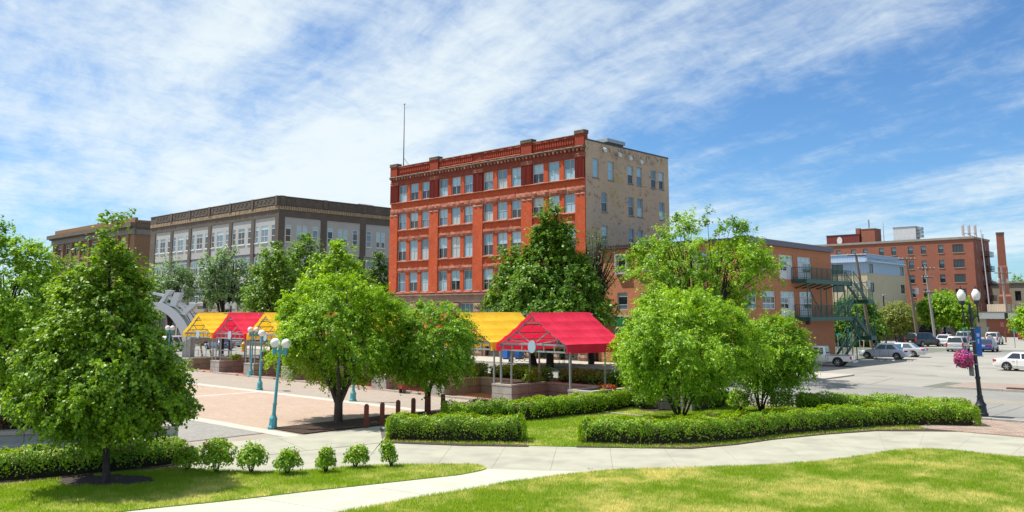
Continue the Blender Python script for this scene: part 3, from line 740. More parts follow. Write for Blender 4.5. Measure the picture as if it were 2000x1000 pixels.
# ---------------------------------------------------------------- long grey and brown building
m_brbrick = brick_mat('brown_brick', (.145, .115, .095), (.115, .092, .077), (.10, .085, .072), .21, .075, ms=.012, blotch=[((.20, .155, .125), .4, .5)])
m_greyst = M('grey_stucco', (.43, .425, .41), (.385, .38, .37), scale=.4, rough=.9, bump=.1, bscale=20)
m_tanst = M('tan_dentil_brick', (.40, .315, .20), (.30, .20, .12), scale=3, rough=.9, bump=.3, col3=(.22, .19, .15), scale3=1.7, amt3=.6)
m_recess = M('grey_spandrel', (.20, .22, .25), (.17, .19, .22), scale=1, rough=.7)
m_shopst = M('shop_base_stone', (.34, .28, .24), (.28, .235, .20), scale=1, rough=.9)
grey = thing('grey_panel_building', 'long three storey building of grey panels between brown brick piers with a tan dentil band', 'building', (-29.9 + GA[0] * 1.5, 112 + GA[1] * 1.5, 0), ROT_A)
GF, GS = Face(grey), Face(grey, True)
GW, GD = 38.6, 27.0
def grey_side(fc, length, bays, pier, first):
    cuts = [(first + i * (bays[0] + pier), first + i * (bays[0] + pier) + bays[0]) for i in range(bays[1])]
    mb = MB(); fc.wall(mb, 0, length, 0, 18.15, [(a, c, 0.6, 17.25) for a, c in cuts], 0, .16); mb.build('brick_frame', m_brbrick, grey)
    for a, c in cuts:
        w = c - a
        wl = ((.03, .19), (.345, .685), (.81, .97)) if fc is GF else ((.04, .19), (.345, .62), (.78, .93))
        hs = [(a + w * p, a + w * q, 13.93, 16.2) for p, q in wl]
        h2 = [(a + w * p, a + w * q, 9.9, 12.0) for p, q in ((.04, .46), (.54, .96))]
        h1 = [(a + w * .03, a + w * .97, 5.95, 7.95)]
        h0 = [(a + w * .04, a + w * .46, .7, 4.6), (a + w * .54, a + w * .96, .7, 4.6), (a + w * .06, a + w * .44, 5.05, 5.5), (a + w * .56, a + w * .94, 5.05, 5.5)]
        for z0, z1, mm, hh, nm in ((12.5, 17.25, m_greyst, hs, 'grey_panel'), (12.05, 12.5, m_recess, [], 'spandrel'), (8.4, 12.05, m_greyst, h2, 'grey_panel'), (8.0, 8.4, m_recess, [], 'spandrel'), (5.8, 8.0, m_shopst, h1, 'shop_panel'), (.6, 5.8, m_shopst, h0, 'shop_panel')):
            mb = MB(); fc.wall(mb, a, c, z0, z1, hh, -.13 if mm is not m_recess else -.2, .12); mb.build(nm, mm, grey)
        for i, h in enumerate(hs):
            dbl = i == 1
            g = random.choice((m_glass_dark, m_glass_mid)); g2 = random.choice((m_glass_sky, m_glass_mid))
            if fc is GS and dbl:
                for q0, q1 in ((h[0], h[0] + (h[1] - h[0]) * .42), (h[0] + (h[1] - h[0]) * .58, h[1])): window(fc, q0, q1, h[2], h[3], -.2, (), (.36, .78), .07, m_frame_white, (g, g2, g2))
                mb = MB(); fc.box(mb, h[0] + (h[1] - h[0]) * .42, h[0] + (h[1] - h[0]) * .58, -.25, -.131, h[2], h[3]); mb.build('mullion', m_greyst, grey)
            else: window(fc, h[0], h[1], h[2], h[3], -.2, (.5,) if dbl else (), (.36, .78), .07, m_frame_white, (g, g, g2))
            parts(fc, 'window_sill', m_frame_white, [(h[0] - .08, h[1] + .08, -.125, -.03, h[2] - .12, h[2] - .003)])
        for h in h2: window(fc, h[0], h[1], h[2], h[3], -.2, (.33, .67), (.6,), .08, m_frame_white, (m_glass_dark, m_glass_mid))
        for h in h1: window(fc, h[0], h[1], h[2], h[3], -.2, (.2, .4, .6, .8), (.5,), .09, m_frame_white, (m_glass_dark, m_glass_dark))
        for h in h0: window(fc, h[0], h[1], h[2], h[3], -.2, (.5,) if h[2] < 1 else (), (.75,) if h[2] < 1 else (), .08, m_frame_dk, (m_glass_dark,))
    mb = MB(); fc.box(mb, -.02 if fc is GF else .0, length, .003, .10, 18.72, 19.9); mb.build('parapet', m_brbrick, grey)
    nb = bays[1]
    for i in range(nb):
        a, c = cuts[i][0], cuts[i][1]
        mb = MB()
        fc.box(mb, a + .15, c - .15, .10, .16, 18.85, 18.98); fc.box(mb, a + .15, c - .15, .10, .16, 19.62, 19.75)
        for f in (0, .26, .5, .74, 1): fc.box(mb, a + .15 + (c - a - .9) * f, a + .75 + (c - a - .9) * f, .10, .15, 19.3 - (.2 if f in (0, 1) else 0), 19.62)
        mb.build('parapet_moulding', m_brbrick, grey)
        mb = MB(); fc.box(mb, a - pier * .85, a - pier * .15, .10, .24, 18.72, 20.02); mb.build('parapet_pilaster', m_brbrick, grey)
    mb = MB(); fc.box(mb, -.05, length, -.3, .2, 19.9, 19.99); mb.build('coping', m_coping, grey)
    mb = MB(); n = int(length / .36)
    for i in range(n): fc.bbox(mb, i * length / n + .03, (i + 1) * length / n - .04, .003, .11 + .05 * random.random(), 18.18, 18.68, .02)
    tag(mb.build('dentil_band', m_tanst, grey), kind='stuff')
    mb = MB(); fc.wall(mb, 0, length, 18.15, 19.9, [], 0, .1); mb.build('parapet_wall', m_brbrick, grey)
grey_side(GF, GW, (5.3, 6), .83, .88); grey_side(GS, GD, (5.75, 4), .95, .95)
mb = MB(); mb.quad((0, -GD, 19.3), (GW, -GD, 19.3), (GW, 0, 19.3), (0, 0, 19.3)); mb.build('roof', m_roof, grey)
mb = MB(); mb.quad((GW, 0, 0), (GW, -GD, 0), (GW, -GD, 19.9), (GW, 0, 19.9)); mb.quad((GW, -GD, 0), (0, -GD, 0), (0, -GD, 19.9), (GW, -GD, 19.9)); mb.build('rear_wall', m_brbrick, grey)
mb = MB(); mb.loft([[(3.0 + 1.1 * math.cos(t), y, 19.6 + 1.0 * math.sin(t)) for t in (math.pi * k / 8 for k in range(9))] for y in (-17.5, -15.2)]); mb.build('roof_vent', m_recess, grey)

# ---------------------------------------------------------------- brown block at far left
m_brown2 = brick_mat('orange_brown_brick', (.34, .185, .10), (.29, .155, .085), (.2, .13, .08), .21, .075, blotch=[((.25, .14, .08), .3, .5)])
m_stone2 = M('tan_grey_stone', (.26, .23, .20), (.19, .17, .15), scale=1.2, rough=.9)
far = thing('brown_corner_building', 'brown brick block with a heavy dark cornice at the far left', 'building', (-73.0, 165, 0), ROT_A)
far.scale = (1, 1, .965)
FF, FS = Face(far), Face(far, True)
fw = [(3.4 + i * 4.87, 6.9 + i * 4.87) for i in range(8)]
hl = [(a, c, z0, z1) for a, c in fw for z0, z1 in ((17.5, 20.1), (12.9, 16.2), (8.6, 11.6), (1, 6.5))]
mb = MB(); FF.wall(mb, 0, 43.5, 0, 22.7, hl, 0, .5); mb.build('front_wall', m_brown2, far)
for h in hl: window(FF, h[0], h[1], h[2], h[3], -.4, (.33, .67), (.7,), .12, m_frame_white if h[2] > 10 else m_frame_dk, (m_glass_dark, m_glass_mid))
for i in range(9): parts(FF, 'pilaster', m_brown2, [(2.1 + i * 4.87, 3.3 + i * 4.87, .003, .3, 6.9, 20.3)])
mb = MB(); FF.box(mb, -.3, 43.6, .003, .35, 20.4, 21.7); mb.build('frieze', m_stone2, far)
mb = MB(); FF.box(mb, -.6, 44.6, .004, 1.1, 21.75, 22.6); FS.box(mb, -.5, 3.0, .004, .35, 21.75, 22.5)
for i in range(60): FF.box(mb, .2 + i * .73, .55 + i * .73, .36, .85, 21.45, 21.74)
mb.build('cornice', m_coping, far)
mb = MB(); FF.box(mb, 0, 42.6, -.5, .05, 22.7, 23.7); FS.box(mb, .06, 14, -.5, .05, 22.7, 23.2); mb.build('parapet', m_brown2, far)
mb = MB(); FS.wall(mb, .003, 14, 0, 22.7, [], 0, .3); mb.build('flank_wall', m_brown2, far)
mb = MB(); FS.box(mb, .2, 14, .003, .2, 20.3, 21.3); mb.build('flank_band', m_stone2, far)
mb = MB(); mb.quad((0, -14, 22.7), (43.5, -14, 22.7), (43.5, 0, 22.7), (0, 0, 22.7)); mb.quad((43.5, 0, 0), (43.5, -14, 0), (43.5, -14, 22.7), (43.5, 0, 22.7)); mb.build('roof', m_roof, far)

# ---------------------------------------------------------------- two storey painted orange brick building
m_orange = brick_mat('orange_painted_brick', (.56, .225, .11), (.51, .20, .10), (.44, .175, .095), .22, .075, ms=.01, blotch=[((.50, .23, .13), .25, .5), ((.36, .125, .065), 1.3, .35)], bump=.5)
m_orange_dk = brick_mat('orange_brick_bare', (.38, .12, .06), (.33, .10, .05), (.30, .12, .07), .22, .075, ms=.012)
m_metalroof = M('brown_metal_edge', (.10, .065, .06), (.07, .05, .045), scale=2, rough=.6)
m_mauve = plain('grey_mauve_fascia', (.14, .13, .16), .6)
m_green_sign = plain('green_sign_board', (.02, .16, .06), .5)
m_doorwhite = plain('white_door_paint', (.62, .62, .66), .5)
org = thing('orange_brick_building', 'low orange painted brick building with a metal roof edge beside the parking lot', 'building', (18.39, 69.64, 0), ROT_A)
OF, OS = Face(org), Face(org, True)
OW, OD, OH = 14.4, 18.15, 10.25
fh = [(10.97, 12.12, 8.12, 9.68), (7.75, 9.67, 8.15, 9.66), (1.75, 4.62, 8.15, 9.6), (11.05, 12.15, 4.75, 6.3), (7.6, 9.6, 4.75, 6.3), (1.75, 4.6, 4.75, 6.3), (9.0, 12.6, .3, 3.2), (2, 7.5, .5, 3.2)]
mb = MB(); OF.wall(mb, 0, OW, 0, OH, fh, 0, .2); mb.build('front_wall', m_orange, org)
sh = [(.9, 2.9, 8.12, 9.6), (4.1, 6.3, 8.12, 9.6), (7.2, 9.9, 7.42, 9.58), (10.87, 13.7, 7.42, 9.56), (.9, 2.9, 4.8, 6.34), (3.9, 6.25, 4.8, 6.34), (7.25, 10.0, 4.12, 6.36), (10.96, 13.6, 4.12, 6.38)]
mb = MB(); OS.wall(mb, .003, OD, 0, OH, sh, 0, .2); mb.build('flank_wall', m_orange, org)
for h in fh[:6]: window(OF, *h, -.12, (.5,) if h[1] - h[0] > 1.5 else (), (.3, .78), .08, m_frame_w, (m_glass_mid, m_glass_dark, m_glass_sky))
for h in fh[6:]: window(OF, *h, -.15, (.25, .5, .75), (.75,), .1, m_frame_white, (m_glass_dark, m_glass_mid))
parts(OF, 'window_box', m_frame_w, [(10.9, 12.2, .004, .32, 7.95, 8.12), (10.9, 10.99, .004, .3, 8.12, 9.75), (12.1, 12.2, .004, .3, 8.12, 9.75), (10.9, 12.2, .004, .3, 9.68, 9.76)])
parts(OF, 'brick_niche', m_orange_dk, [(9.85, 10.75, .002, .06, 7.7, 9.9)])
parts(OF, 'ledge', m_frame_w, [(10.2, 14.3, .003, .25, 4.15, 4.3)])
parts(OF, 'green_sign', m_green_sign, [(11.2, 14.1, .003, .22, 3.35, 4.08)])
for h in sh:
    d = h[2] in (7.42, 4.12)
    if not d: window(OS, *h, -.13, (.33, .67), (.33, .72), .09, m_frame_white, (m_glass_mid, m_glass_dark, m_glass_sky)); continue
    w = h[1] - h[0]; left = h[0] > 10
    wu = (h[0] + w * .36, h[1]) if left else (h[0], h[0] + w * .62); du = (h[0], h[0] + w * .34) if left else (h[0] + w * .64, h[1])
    window(OS, wu[0], wu[1], h[2] + .7, h[3] - .5, -.13, (.5,), (.5,), .09, m_frame_white, (m_glass_dark, m_glass_mid))
    window(OS, h[0], h[1], h[3] - .48, h[3], -.13, (.33, .67), (), .08, m_frame_white, (m_glass_sky,))
    dr = MB(); OS.box(dr, du[0], du[1], -.16, -.07, h[2], h[3] - .5); dr = dr.build('door', m_doorwhite, org)
    mb = MB(); c = OS.pt(du[1] - .12, -.03, h[2] + 1.0); mb.ball(c, .05, 6, 4); mb.build('handle', m_steel, dr)
    mb = MB(); OS.box(mb, wu[0], wu[1], -.19, -.09, h[2], h[2] + .69); mb.build('window_panel', m_frame_white, org)
mb = MB(); OF.box(mb, -.3, OW, -.1, .32, 10.27, 10.5); mb.build('roof_edge', m_metalroof, org)
mb = MB()
for i in range(48): OF.box(mb, i * .3, i * .3 + .12, -.1, .36, 10.5, 10.57)
tag(mb.build('roof_ribs', m_metalroof, org), kind='stuff')
mb = MB(); OS.box(mb, -.32, OD + .1, -.1, .3, 10.27, 10.68); mb.build('flank_fascia', m_mauve, org)
mb = MB()
for i in range(60): OS.box(mb, i * .305, i * .305 + .14, -.1, .33, 10.68, 10.75)
tag(mb.build('flank_ribs', m_mauve, org), kind='stuff')
mb = MB(); mb.quad((0, -OD, 10.26), (OW, -OD, 10.26), (OW, 0, 10.26), (0, 0, 10.26)); mb.build('roof', m_roof, org)
mb = MB(); mb.quad((OW, 0, 0), (OW, -OD, 0), (OW, -OD, OH), (OW, 0, OH)); mb.quad((OW, -OD, 0), (0, -OD, 0), (0, -OD, OH), (OW, -OD, OH)); mb.build('rear_wall', m_orange, org)
mb = MB(); OS.box(mb, 12.0, 12.35, .003, .3, 3.45, 3.8); mb.build('wall_lamp', m_iron, org)
for k in range(3): mb = MB(); mb.tube([(6.5 - k * .35, -16.5, 10.2), (6.5 - k * .35, -16.5, 11.9)], .07, 6); mb.build('vent_pipe', m_steel, org)

# fire escape: balconies and stairs against the flank of the orange building
m_green = M('green_iron', (.03, .105, .085), (.022, .08, .066), scale=4, rough=.5, spec=.4)
m_green_lt = plain('green_iron_light', (.07, .21, .165), .5)
fe = thing('fire_escape', 'green iron balconies and zigzag stairs on the flank of the orange building', 'fire escape', (18.39, 69.64, 0), ROT_A)
ES = Face(fe, True)
def platform(u0, u1, o1, z, name='balcony'):
    mb = MB(); ES.box(mb, u0, u1, .02, o1, z - .06, z); mb.mat(1); ES.box(mb, u0, u1, o1 + .003, o1 + .07, z - .32, z + .05); ES.box(mb, u0 - .06, u0 - .003, .02, o1 + .07, z - .32, z + .05); ES.box(mb, u1 + .003, u1 + .06, .02, o1 + .07, z - .32, z + .05)
    return mb.build(name, [m_green, m_green], fe)
def railing(p, q, n, h=1.05, name='railing'):
    mb = MB(); p, q = Vector(p), Vector(q); up = Vector((0, 0, 1))
    mb.bar(p + up * h, q + up * h, .05); mb.bar(p + up * .12, q + up * .12, .03); mb.bar(p + up * h * .55, q + up * h * .55, .02)
    for i in range(n + 1): t = p.lerp(q, i / n); mb.bar(t, t + up * h, .022 if i % 6 else .05)
    return mb.build(name, m_green, fe)
def flight(p0, p1, o0, o1, steps):
    """stair between (u,z) points"""
    (u0, z0), (u1, z1) = p0, p1
    st_ = MB()
    for o in (o0, o1): st_.bar(ES.pt(u0, o, z0), ES.pt(u1, o, z1), .06, .26)
    st_ = st_.build('stair_flight', m_green, fe)
    tm = MB(); a = ES.pt(0, o0, 0); c = ES.pt(.3, o1, .04); tm.box(a[0], c[0], a[1], c[1], -.02, .02); tm = tm.mesh('tread', m_green_lt)
    for i in range(1, steps):
        f = i / steps; link('tread', tm, st_, (0, -(u0 + (u1 - u0) * f - .15), z0 + (z1 - z0) * f + .06))
    for o in (o0, o1): railing(ES.pt(u0, o, z0 + .08), ES.pt(u1, o, z1 + .08), 12, 1.0, 'stair_railing')
platform(9.5, 19.4, 1.35, 7.42); platform(9.9, 19.6, 1.35, 4.1)
railing(ES.pt(9.5, 1.38, 7.45), ES.pt(19.4, 1.38, 7.45), 54); railing(ES.pt(9.5, .05, 7.45), ES.pt(9.5, 1.38, 7.45), 7); railing(ES.pt(9.9, 1.38, 4.15), ES.pt(17.6, 1.38, 4.15), 40); railing(ES.pt(9.9, .05, 4.15), ES.pt(9.9, 1.38, 4.15), 7)
railing(ES.pt(18.3, .05, 7.45), ES.pt(19.4, .05, 7.45), 6)
flight((19.4, 7.4), (22.4, 5.75), .75, 1.6, 9); platform(22.3, 23.6, 1.75, 5.72, 'landing'); railing(ES.pt(23.6, -.6, 5.72), ES.pt(23.6, 1.75, 5.72), 10); railing(ES.pt(22.4, 1.75, 5.72), ES.pt(23.6, 1.75, 5.72), 6)
flight((22.3, 5.7), (19.5, 4.1), -.4, .45, 9)
flight((19.6, 4.08), (22.6, 2.2), .75, 1.6, 10); platform(22.5, 23.8, 1.75, 2.18, 'landing'); railing(ES.pt(23.8, -.6, 2.18), ES.pt(23.8, 1.75, 2.18), 10); railing(ES.pt(22.5, 1.75, 2.18), ES.pt(23.8, 1.75, 2.18), 6)
flight((22.5, 2.15), (18.7, .1), -.4, .45, 12)
for u in (10.2, 11.6, 13.0, 14.6, 16.2):
    mb = MB(); mb.bar(ES.pt(u, .03, 6.7), ES.pt(u, 1.3, 7.1), .08, .12); mb.build('bracket', m_green, fe)
for u, o in ((9.6, 1.36), (12.4, 1.36), (13.6, 1.36), (15.2, 1.36), (16.0, 1.36), (18.4, 1.36)): mb = MB(); mb.bar(ES.pt(u, o, 4.1), ES.pt(u, o, 7.2), .06); mb.build('post', m_green, fe)
for p, q in (((9.6, 1.36, 7.0), (12.6, 1.36, 4.2)), ((19.5, .6, 0), (19.5, .6, 7.2)), ((23.7, 1.7, 0), (23.7, 1.7, 5.7)), ((23.7, -.6, 0), (23.7, -.6, 5.7)), ((19.5, 1.5, 0), (19.5, 1.5, 4.0))): mb = MB(); mb.bar(ES.pt(*p), ES.pt(*q), .07); mb.build('post', m_green, fe)

# ---------------------------------------------------------------- cream and pale blue building
m_creamst = M('cream_stucco', (.50, .43, .30), (.46, .395, .275), scale=.5, rough=.9, bump=.1)
m_bluemet = brick_mat('pale_blue_siding', (.34, .45, .60), (.32, .43, .58), (.22, .31, .45), .42, 30.0, ms=.03, bump=.5, rough=.5)
m_bluetrim = plain('pale_blue_trim', (.45, .52, .60), .5)
m_dkbrick = brick_mat('dark_red_brick', (.21, .075, .06), (.18, .062, .05), (.15, .09, .08), .22, .075)
crm = thing('cream_building', 'cream stucco building with a pale blue sheet metal top storey', 'building', (57.98, 140, 0), ROT_A)
CF, CS = Face(crm), Face(crm, True)
for fc, ln, hs in ((CF, 14, [(4.0, 5.9, 10.5, 12.45), (8, 10, 10.5, 12.45)]), (CS, 17.1, [(.6, 2.45, 11.0, 12.5), (14.75, 16.65, 11.0, 12.5)])):
    mb = MB(); fc.wall(mb, 0 if fc is CF else .003, ln, 10.9, 14.0, [(a, c, max(z0, 10.9), z1) for a, c, z0, z1 in hs], 0, .15); mb.build('metal_siding', m_bluemet, crm)
    for h in hs: window(fc, h[0], h[1], max(h[2], 10.9), h[3], -.1, (.5,), (), .08, m_frame_dk, (m_glass_dark,))
    hb = [(a, c, z0, z0 + 1.5) for a, c, _, _ in hs for z0 in (7.9, 4.78)]
    mb = MB(); fc.wall(mb, 0 if fc is CF else .003, ln, 4.6, 10.9, hb, .04, .15); mb.build('stucco_wall', m_creamst, crm)
    for h in hb: window(fc, *h, -.08, (.5,), (), .08, m_frame_dk, (m_glass_dark,))
    mb = MB(); fc.wall(mb, 0 if fc is CF else .003, ln, 0, 4.6, [], .06, .1); mb.build('brick_base', m_dkbrick, crm)
    mb = MB(); fc.box(mb, -.6, ln + .6, .005, .6, 12.75, 12.98); mb.build('eave', m_bluetrim, crm)
    mb = MB(); fc.box(mb, -.1, ln + .1, -.2, .12, 14.0, 14.12); mb.build('roof_edge', m_bluetrim, crm)
mb = MB(); mb.quad((0, -17.1, 13.6), (14, -17.1, 13.6), (14, 0, 13.6), (0, 0, 13.6)); mb.quad((14, 0, 0), (14, -17.1, 0), (14, -17.1, 14), (14, 0, 14)); mb.quad((14, -17.1, 0), (0, -17.1, 0), (0, -17.1, 14), (14, -17.1, 14)); mb.build('roof', m_roof, crm)

# ---------------------------------------------------------------- tall brick block at the right
m_hosp = brick_mat('orange_red_brick', (.34, .12, .075), (.30, .10, .062), (.26, .12, .09), .25, .09, ms=.012, blotch=[((.27, .088, .055), .2, .5), ((.38, .15, .095), .5, .4)])
m_limest = M('limestone_trim', (.34, .30, .25), (.27, .235, .2), scale=1, rough=.9)
m_redmetal = brick_mat('red_ribbed_metal', (.24, .05, .045), (.22, .045, .04), (.12, .03, .028), .5, 40, ms=.1, bump=.6, rough=.5)
m_whitemet = brick_mat('white_metal_panel', (.60, .60, .62), (.57, .57, .59), (.42, .42, .44), 1.1, 1.2, ms=.02, rough=.5)
hos = thing('tall_brick_building', 'tall orange red brick building with roof antennas and a black fire escape', 'building', (102.6, 190, 0), ROT_A)
HF, HS = Face(hos), Face(hos, True)
HW, HD = 37.0, 12.3
cols = [(2.07, 4.35, 1)] + [(a, a + 1.08, 0) for a in (6.3, 10.05, 12.9, 16.68, 19.52, 23.3, 26.2, 29.85, 33.2)]
zr = [17.97, 14.6, 11.3, 8.05, 4.9]
hh = [(a, c, z, z + 1.82) for a, c, _ in cols for z in zr]
mb = MB(); HF.wall(mb, 0, HW, 0, 20.9, hh, 0, .2); mb.build('front_wall', m_hosp, hos)
for a, c, big in cols:
    for z in zr:
        window(HF, a, c, z, z + 1.82, -.15, (.35, .65) if big else (), () if big else (.5,), .07, m_frame_dk, (m_glass_dark, m_glass_mid))
parts(HF, 'window_sill', m_limest, [(a - .08, c + .08, .002, .1, z - .17, z - .002) for a, c, _ in cols for z in zr])
hs2 = [(2.4, 3.2, z, z + 1.8) for z in zr] + [(5.85, 6.65, z - .6, z + 1.75) for z in zr] + [(9.1, 9.9, z, z + 1.8) for z in zr]
mb = MB(); HS.wall(mb, .003, HD, 0, 20.9, hs2, 0, .2); mb.build('flank_wall', m_hosp, hos)
for h in hs2: window(HS, *h, -.15, (), (.5,), .08, m_frame_w, (m_glass_mid, m_glass_sky))
mb = MB(); HF.box(mb, -.25, HW, -.3, .2, 20.9, 21.4); HS.box(mb, .0, HD + .2, -.3, .2, 20.9, 21.36); mb.build('cornice', m_limest, hos)
mb = MB(); mb.quad((0, -HD, 20.95), (HW, -HD, 20.95), (HW, 0, 20.95), (0, 0, 20.95)); mb.quad((HW, 0, 0), (HW, -HD, 0), (HW, -HD, 20.9), (HW, 0, 20.9)); mb.quad((HW, -HD, 0), (0, -HD, 0), (0, -HD, 20.9), (HW, -HD, 20.9)); mb.build('roof', m_roof, hos)
mb = MB(); HF.box(mb, 25.3, 33.5, -9, -.6, 20.96, 23.45); mb.build('plant_room', m_redmetal, hos)
mb = MB(); HF.box(mb, 25.2, 33.6, -9.1, -.5, 23.45, 23.6); mb.build('plant_roof', m_roof, hos)
mb = MB(); HF.box(mb, 21.7, 24.9, -5, -.8, 20.96, 24.6); mb.build('stair_tower', m_hosp, hos)
mb = MB(); HF.box(mb, 21.6, 25.0, -5.1, -.7, 24.6, 24.75); mb.build('tower_cap', m_limest, hos)
mb = MB(); HF.box(mb, 25.4, 26.4, -2.2, -1.2, 23.6, 25.0); mb.build('flue_stack', m_hosp, hos)
mb = MB(); HF.box(mb, 12.4, 17.5, -4, -1.2, 21.2, 24.5); mb.build('cooling_unit', m_whitemet, hos)
mb = MB(); HF.box(mb, 12.3, 17.6, -4.1, -1.1, 24.5, 24.62); mb.build('unit_lid', m_limest, hos)
mb = MB()
for z in (22.0, 22.9, 23.7): HF.box(mb, 11.2, 12.39, -3, -1.6, z, z + .65)
mb.build('unit_louvre', m_steel, hos)
for k, u in enumerate((2.1, 1.1, 0.1)):
    mb = MB(); mb.tube([(u, -1.2 - k, 21), (u, -1.2 - k, 24.2)], .12, 6); mb.box(u + .14, u + .44, -1.3 - k, -1.1 - k, 21.8, 24.0); mb.build('antenna_panel', plain('antenna_paint', (.55, .45, .45), .5), hos)
mb = MB(); mb.bar((.1, -3.2, 22.3), (2.1, -1.2, 22.3), .08); mb.bar((.1, -3.2, 21.4), (2.1, -1.2, 22.3), .06); mb.build('antenna_frame', m_steel, hos)
for u, z in ((23.6, 27.0), (20.2, 26.3)):
    mb = MB(); mb.tube([(u, -2.5, 21), (u, -2.5, z)], [.09, .05], 6)
    if u > 22: mb.tube([(u, -2.5, z - 1.9), (u, -2.5, z)], .2, 8)
    mb.build('whip_antenna', m_steel, hos)
mb = MB(); mb.loft([[(30.0 + r * math.cos(t) * .7, -.3 + y, 22.1 + r * math.sin(t)) for t in (2 * math.pi * k / 12 for k in range(12))] for r, y in ((.1, .0), (.6, .1), (.95, .3))]); mb.tube([(30, -.4, 20.9), (30, -.4, 22)], .06, 5); mb.build('satellite_dish', m_frame_white, hos)
# its black fire escape
m_blk = plain('black_iron', (.012, .011, .012), .5)
be = thing('iron_fire_escape', 'black iron fire escape zigzagging down the flank of the tall brick building', 'fire escape', (102.6, 190, 0), ROT_A)
ES2 = Face(be, True)
for i, z in enumerate((17.2, 13.9, 10.6, 7.3, 4.6)):
    mb = MB(); ES2.box(mb, 5.2, 9.6, .05, 1.5, z - .12, z); mb.build('balcony', m_blk, be)
    mb = MB()
    for hh_ in (.35, .7, 1.05): mb.bar(ES2.pt(5.2, 1.5, z + hh_), ES2.pt(9.6, 1.5, z + hh_), .07); mb.bar(ES2.pt(5.2, .1, z + hh_), ES2.pt(5.2, 1.5, z + hh_), .07); mb.bar(ES2.pt(9.6, .1, z + hh_), ES2.pt(9.6, 1.5, z + hh_), .07)
    for k in range(9): mb.bar(ES2.pt(5.2 + k * .55, 1.5, z), ES2.pt(5.2 + k * .55, 1.5, z + 1.05), .05)
    mb.build('railing', m_blk, be)
    if i < 4:
        mb = MB(); zn = (13.9, 10.6, 7.3, 4.6)[i]
        for o in (.3, 1.0): mb.bar(ES2.pt(5.6, o, z), ES2.pt(9.2, o, zn), .08, .25); mb.bar(ES2.pt(5.6, o, z + .9), ES2.pt(9.2, o, zn + .9), .06)
        for k in range(12): f = k / 12; a = ES2.pt(5.6 + 3.6 * f, .3, z + (zn - z) * f); c = ES2.pt(5.9 + 3.6 * f, 1.0, 0); mb.box(a[0], c[0], a[1], c[1], a[2] - .03, a[2] + .03)
        mb.build('stair_flight', m_blk, be)
mb = MB(); mb.bar(ES2.pt(6.4, .3, 17), ES2.pt(6.4, .3, 22.3), .06); mb.bar(ES2.pt(7.0, .3, 17), ES2.pt(7.0, .3, 22.3), .06)
for k in range(16): mb.bar(ES2.pt(6.4, .3, 17 + k * .33), ES2.pt(7.0, .3, 17 + k * .33), .04)
mb.build('ladder', m_blk, be)
# chimney
ch = thing('brick_chimney', 'tall square tapering brick chimney behind the tall brick building', 'chimney', (106.1, 185.5, 0), ROT_A + R(45) - R(30))
sq = lambda h, z: [(-h, -h, z), (h, -h, z), (h, h, z), (-h, h, z)]
MB().loft([sq(1.25, 0), sq(1.2, 8), sq(.92, 8.4), sq(.92, 14.2), sq(.80, 14.6), sq(.74, 21.4)]).build('stack', m_hosp, ch)
MB().loft([sq(.80, 21.4), sq(.80, 21.8)]).build('cap', m_roof, ch)

# ---------------------------------------------------------------- low canopy building in front of it
m_tanpan = brick_mat('tan_ribbed_panel', (.42, .35, .27), (.40, .33, .25), (.26, .21, .16), .8, 40, ms=.12, bump=.6)
m_tanwall = M('tan_plaster', (.44, .38, .29), (.39, .335, .255), scale=.6, rough=.9)
m_black = plain('dark_opening', (.012, .012, .013), .6)
low = thing('low_canopy_building', 'low flat roofed building with dark garage bays a white fascia and a brick wall', 'building', (94.0, 163.5, 0), ROT_A)
LF, LS = Face(low), Face(low, True)
o = gp(1910, 658)
low.location = (o[0], o[1], 0); low.rotation_euler = (0, 0, R(172))
garage = [(2.9, 4.8), (6.5, 11.6)]
mb = MB(); LF.wall(mb, -1.7, 14.5, 0, 3.5, [(a, c, .05, 3.3) for a, c in garage], 0, 2.5); mb.build('plaster_wall', m_tanwall, low)
for a, c in garage:
    mb = MB(); LF.box(mb, a, c, -2.6, -2.5, 0, 3.3); mb.build('garage_door', m_black, low)
    mb = MB(); LF.box(mb, a + .1, c - .1, -1.8, -1.72, 1.1, 1.2); LF.box(mb, (a + c) / 2 - .04, (a + c) / 2 + .04, -1.8, -1.72, 0, 3.3); mb.build('bay_rail', m_frame_dk, low)
mb = MB(); LF.box(mb, 1.6, 14.5, .004, .35, 3.4, 5.1); mb.build('ribbed_canopy', m_tanpan, low)
mb = MB(); LF.box(mb, 1.6, 14.5, -9, .3, 5.1, 5.25); mb.build('canopy_roof', m_roof, low)
mb = MB(); LF.box(mb, -7.1, -1.72, -.2, .03, 0, 3.35); LF.box(mb, -7.1, -6.9, -6, -.2, 0, 3.35); mb.build('brick_wall', m_hosp, low)
mb = MB(); LF.box(mb, -8.6, 1.4, -8, 1.0, 3.4, 4.5); mb.build('white_fascia', m_frame_white, low)
mb = MB(); LF.box(mb, -8.7, 1.5, -8.1, 1.1, 4.5, 4.7); mb.build('fascia_roof', m_limest, low)
mb = MB(); LF.box(mb, -5.2, -4.6, 1.002, 1.03, 3.42, 4.48); mb.build('fascia_panel', m_frame_dk, low)
mb = MB(); LF.box(mb, -4.75, -4.1, .035, .06, 1.9, 2.75); mb.build('wall_notice', plain('notice_red_white', (.55, .16, .15), .5), low)
mb = MB(); LF.box(mb, -16, -8.3, -4, -1, 0, 2.8); mb.build('shop_wall', m_tanwall, low)
mb = MB(); LF.box(mb, -20, -6.6, -12, -3.2, 4.72, 6.2); mb.build('ribbed_wing', m_tanpan, low)
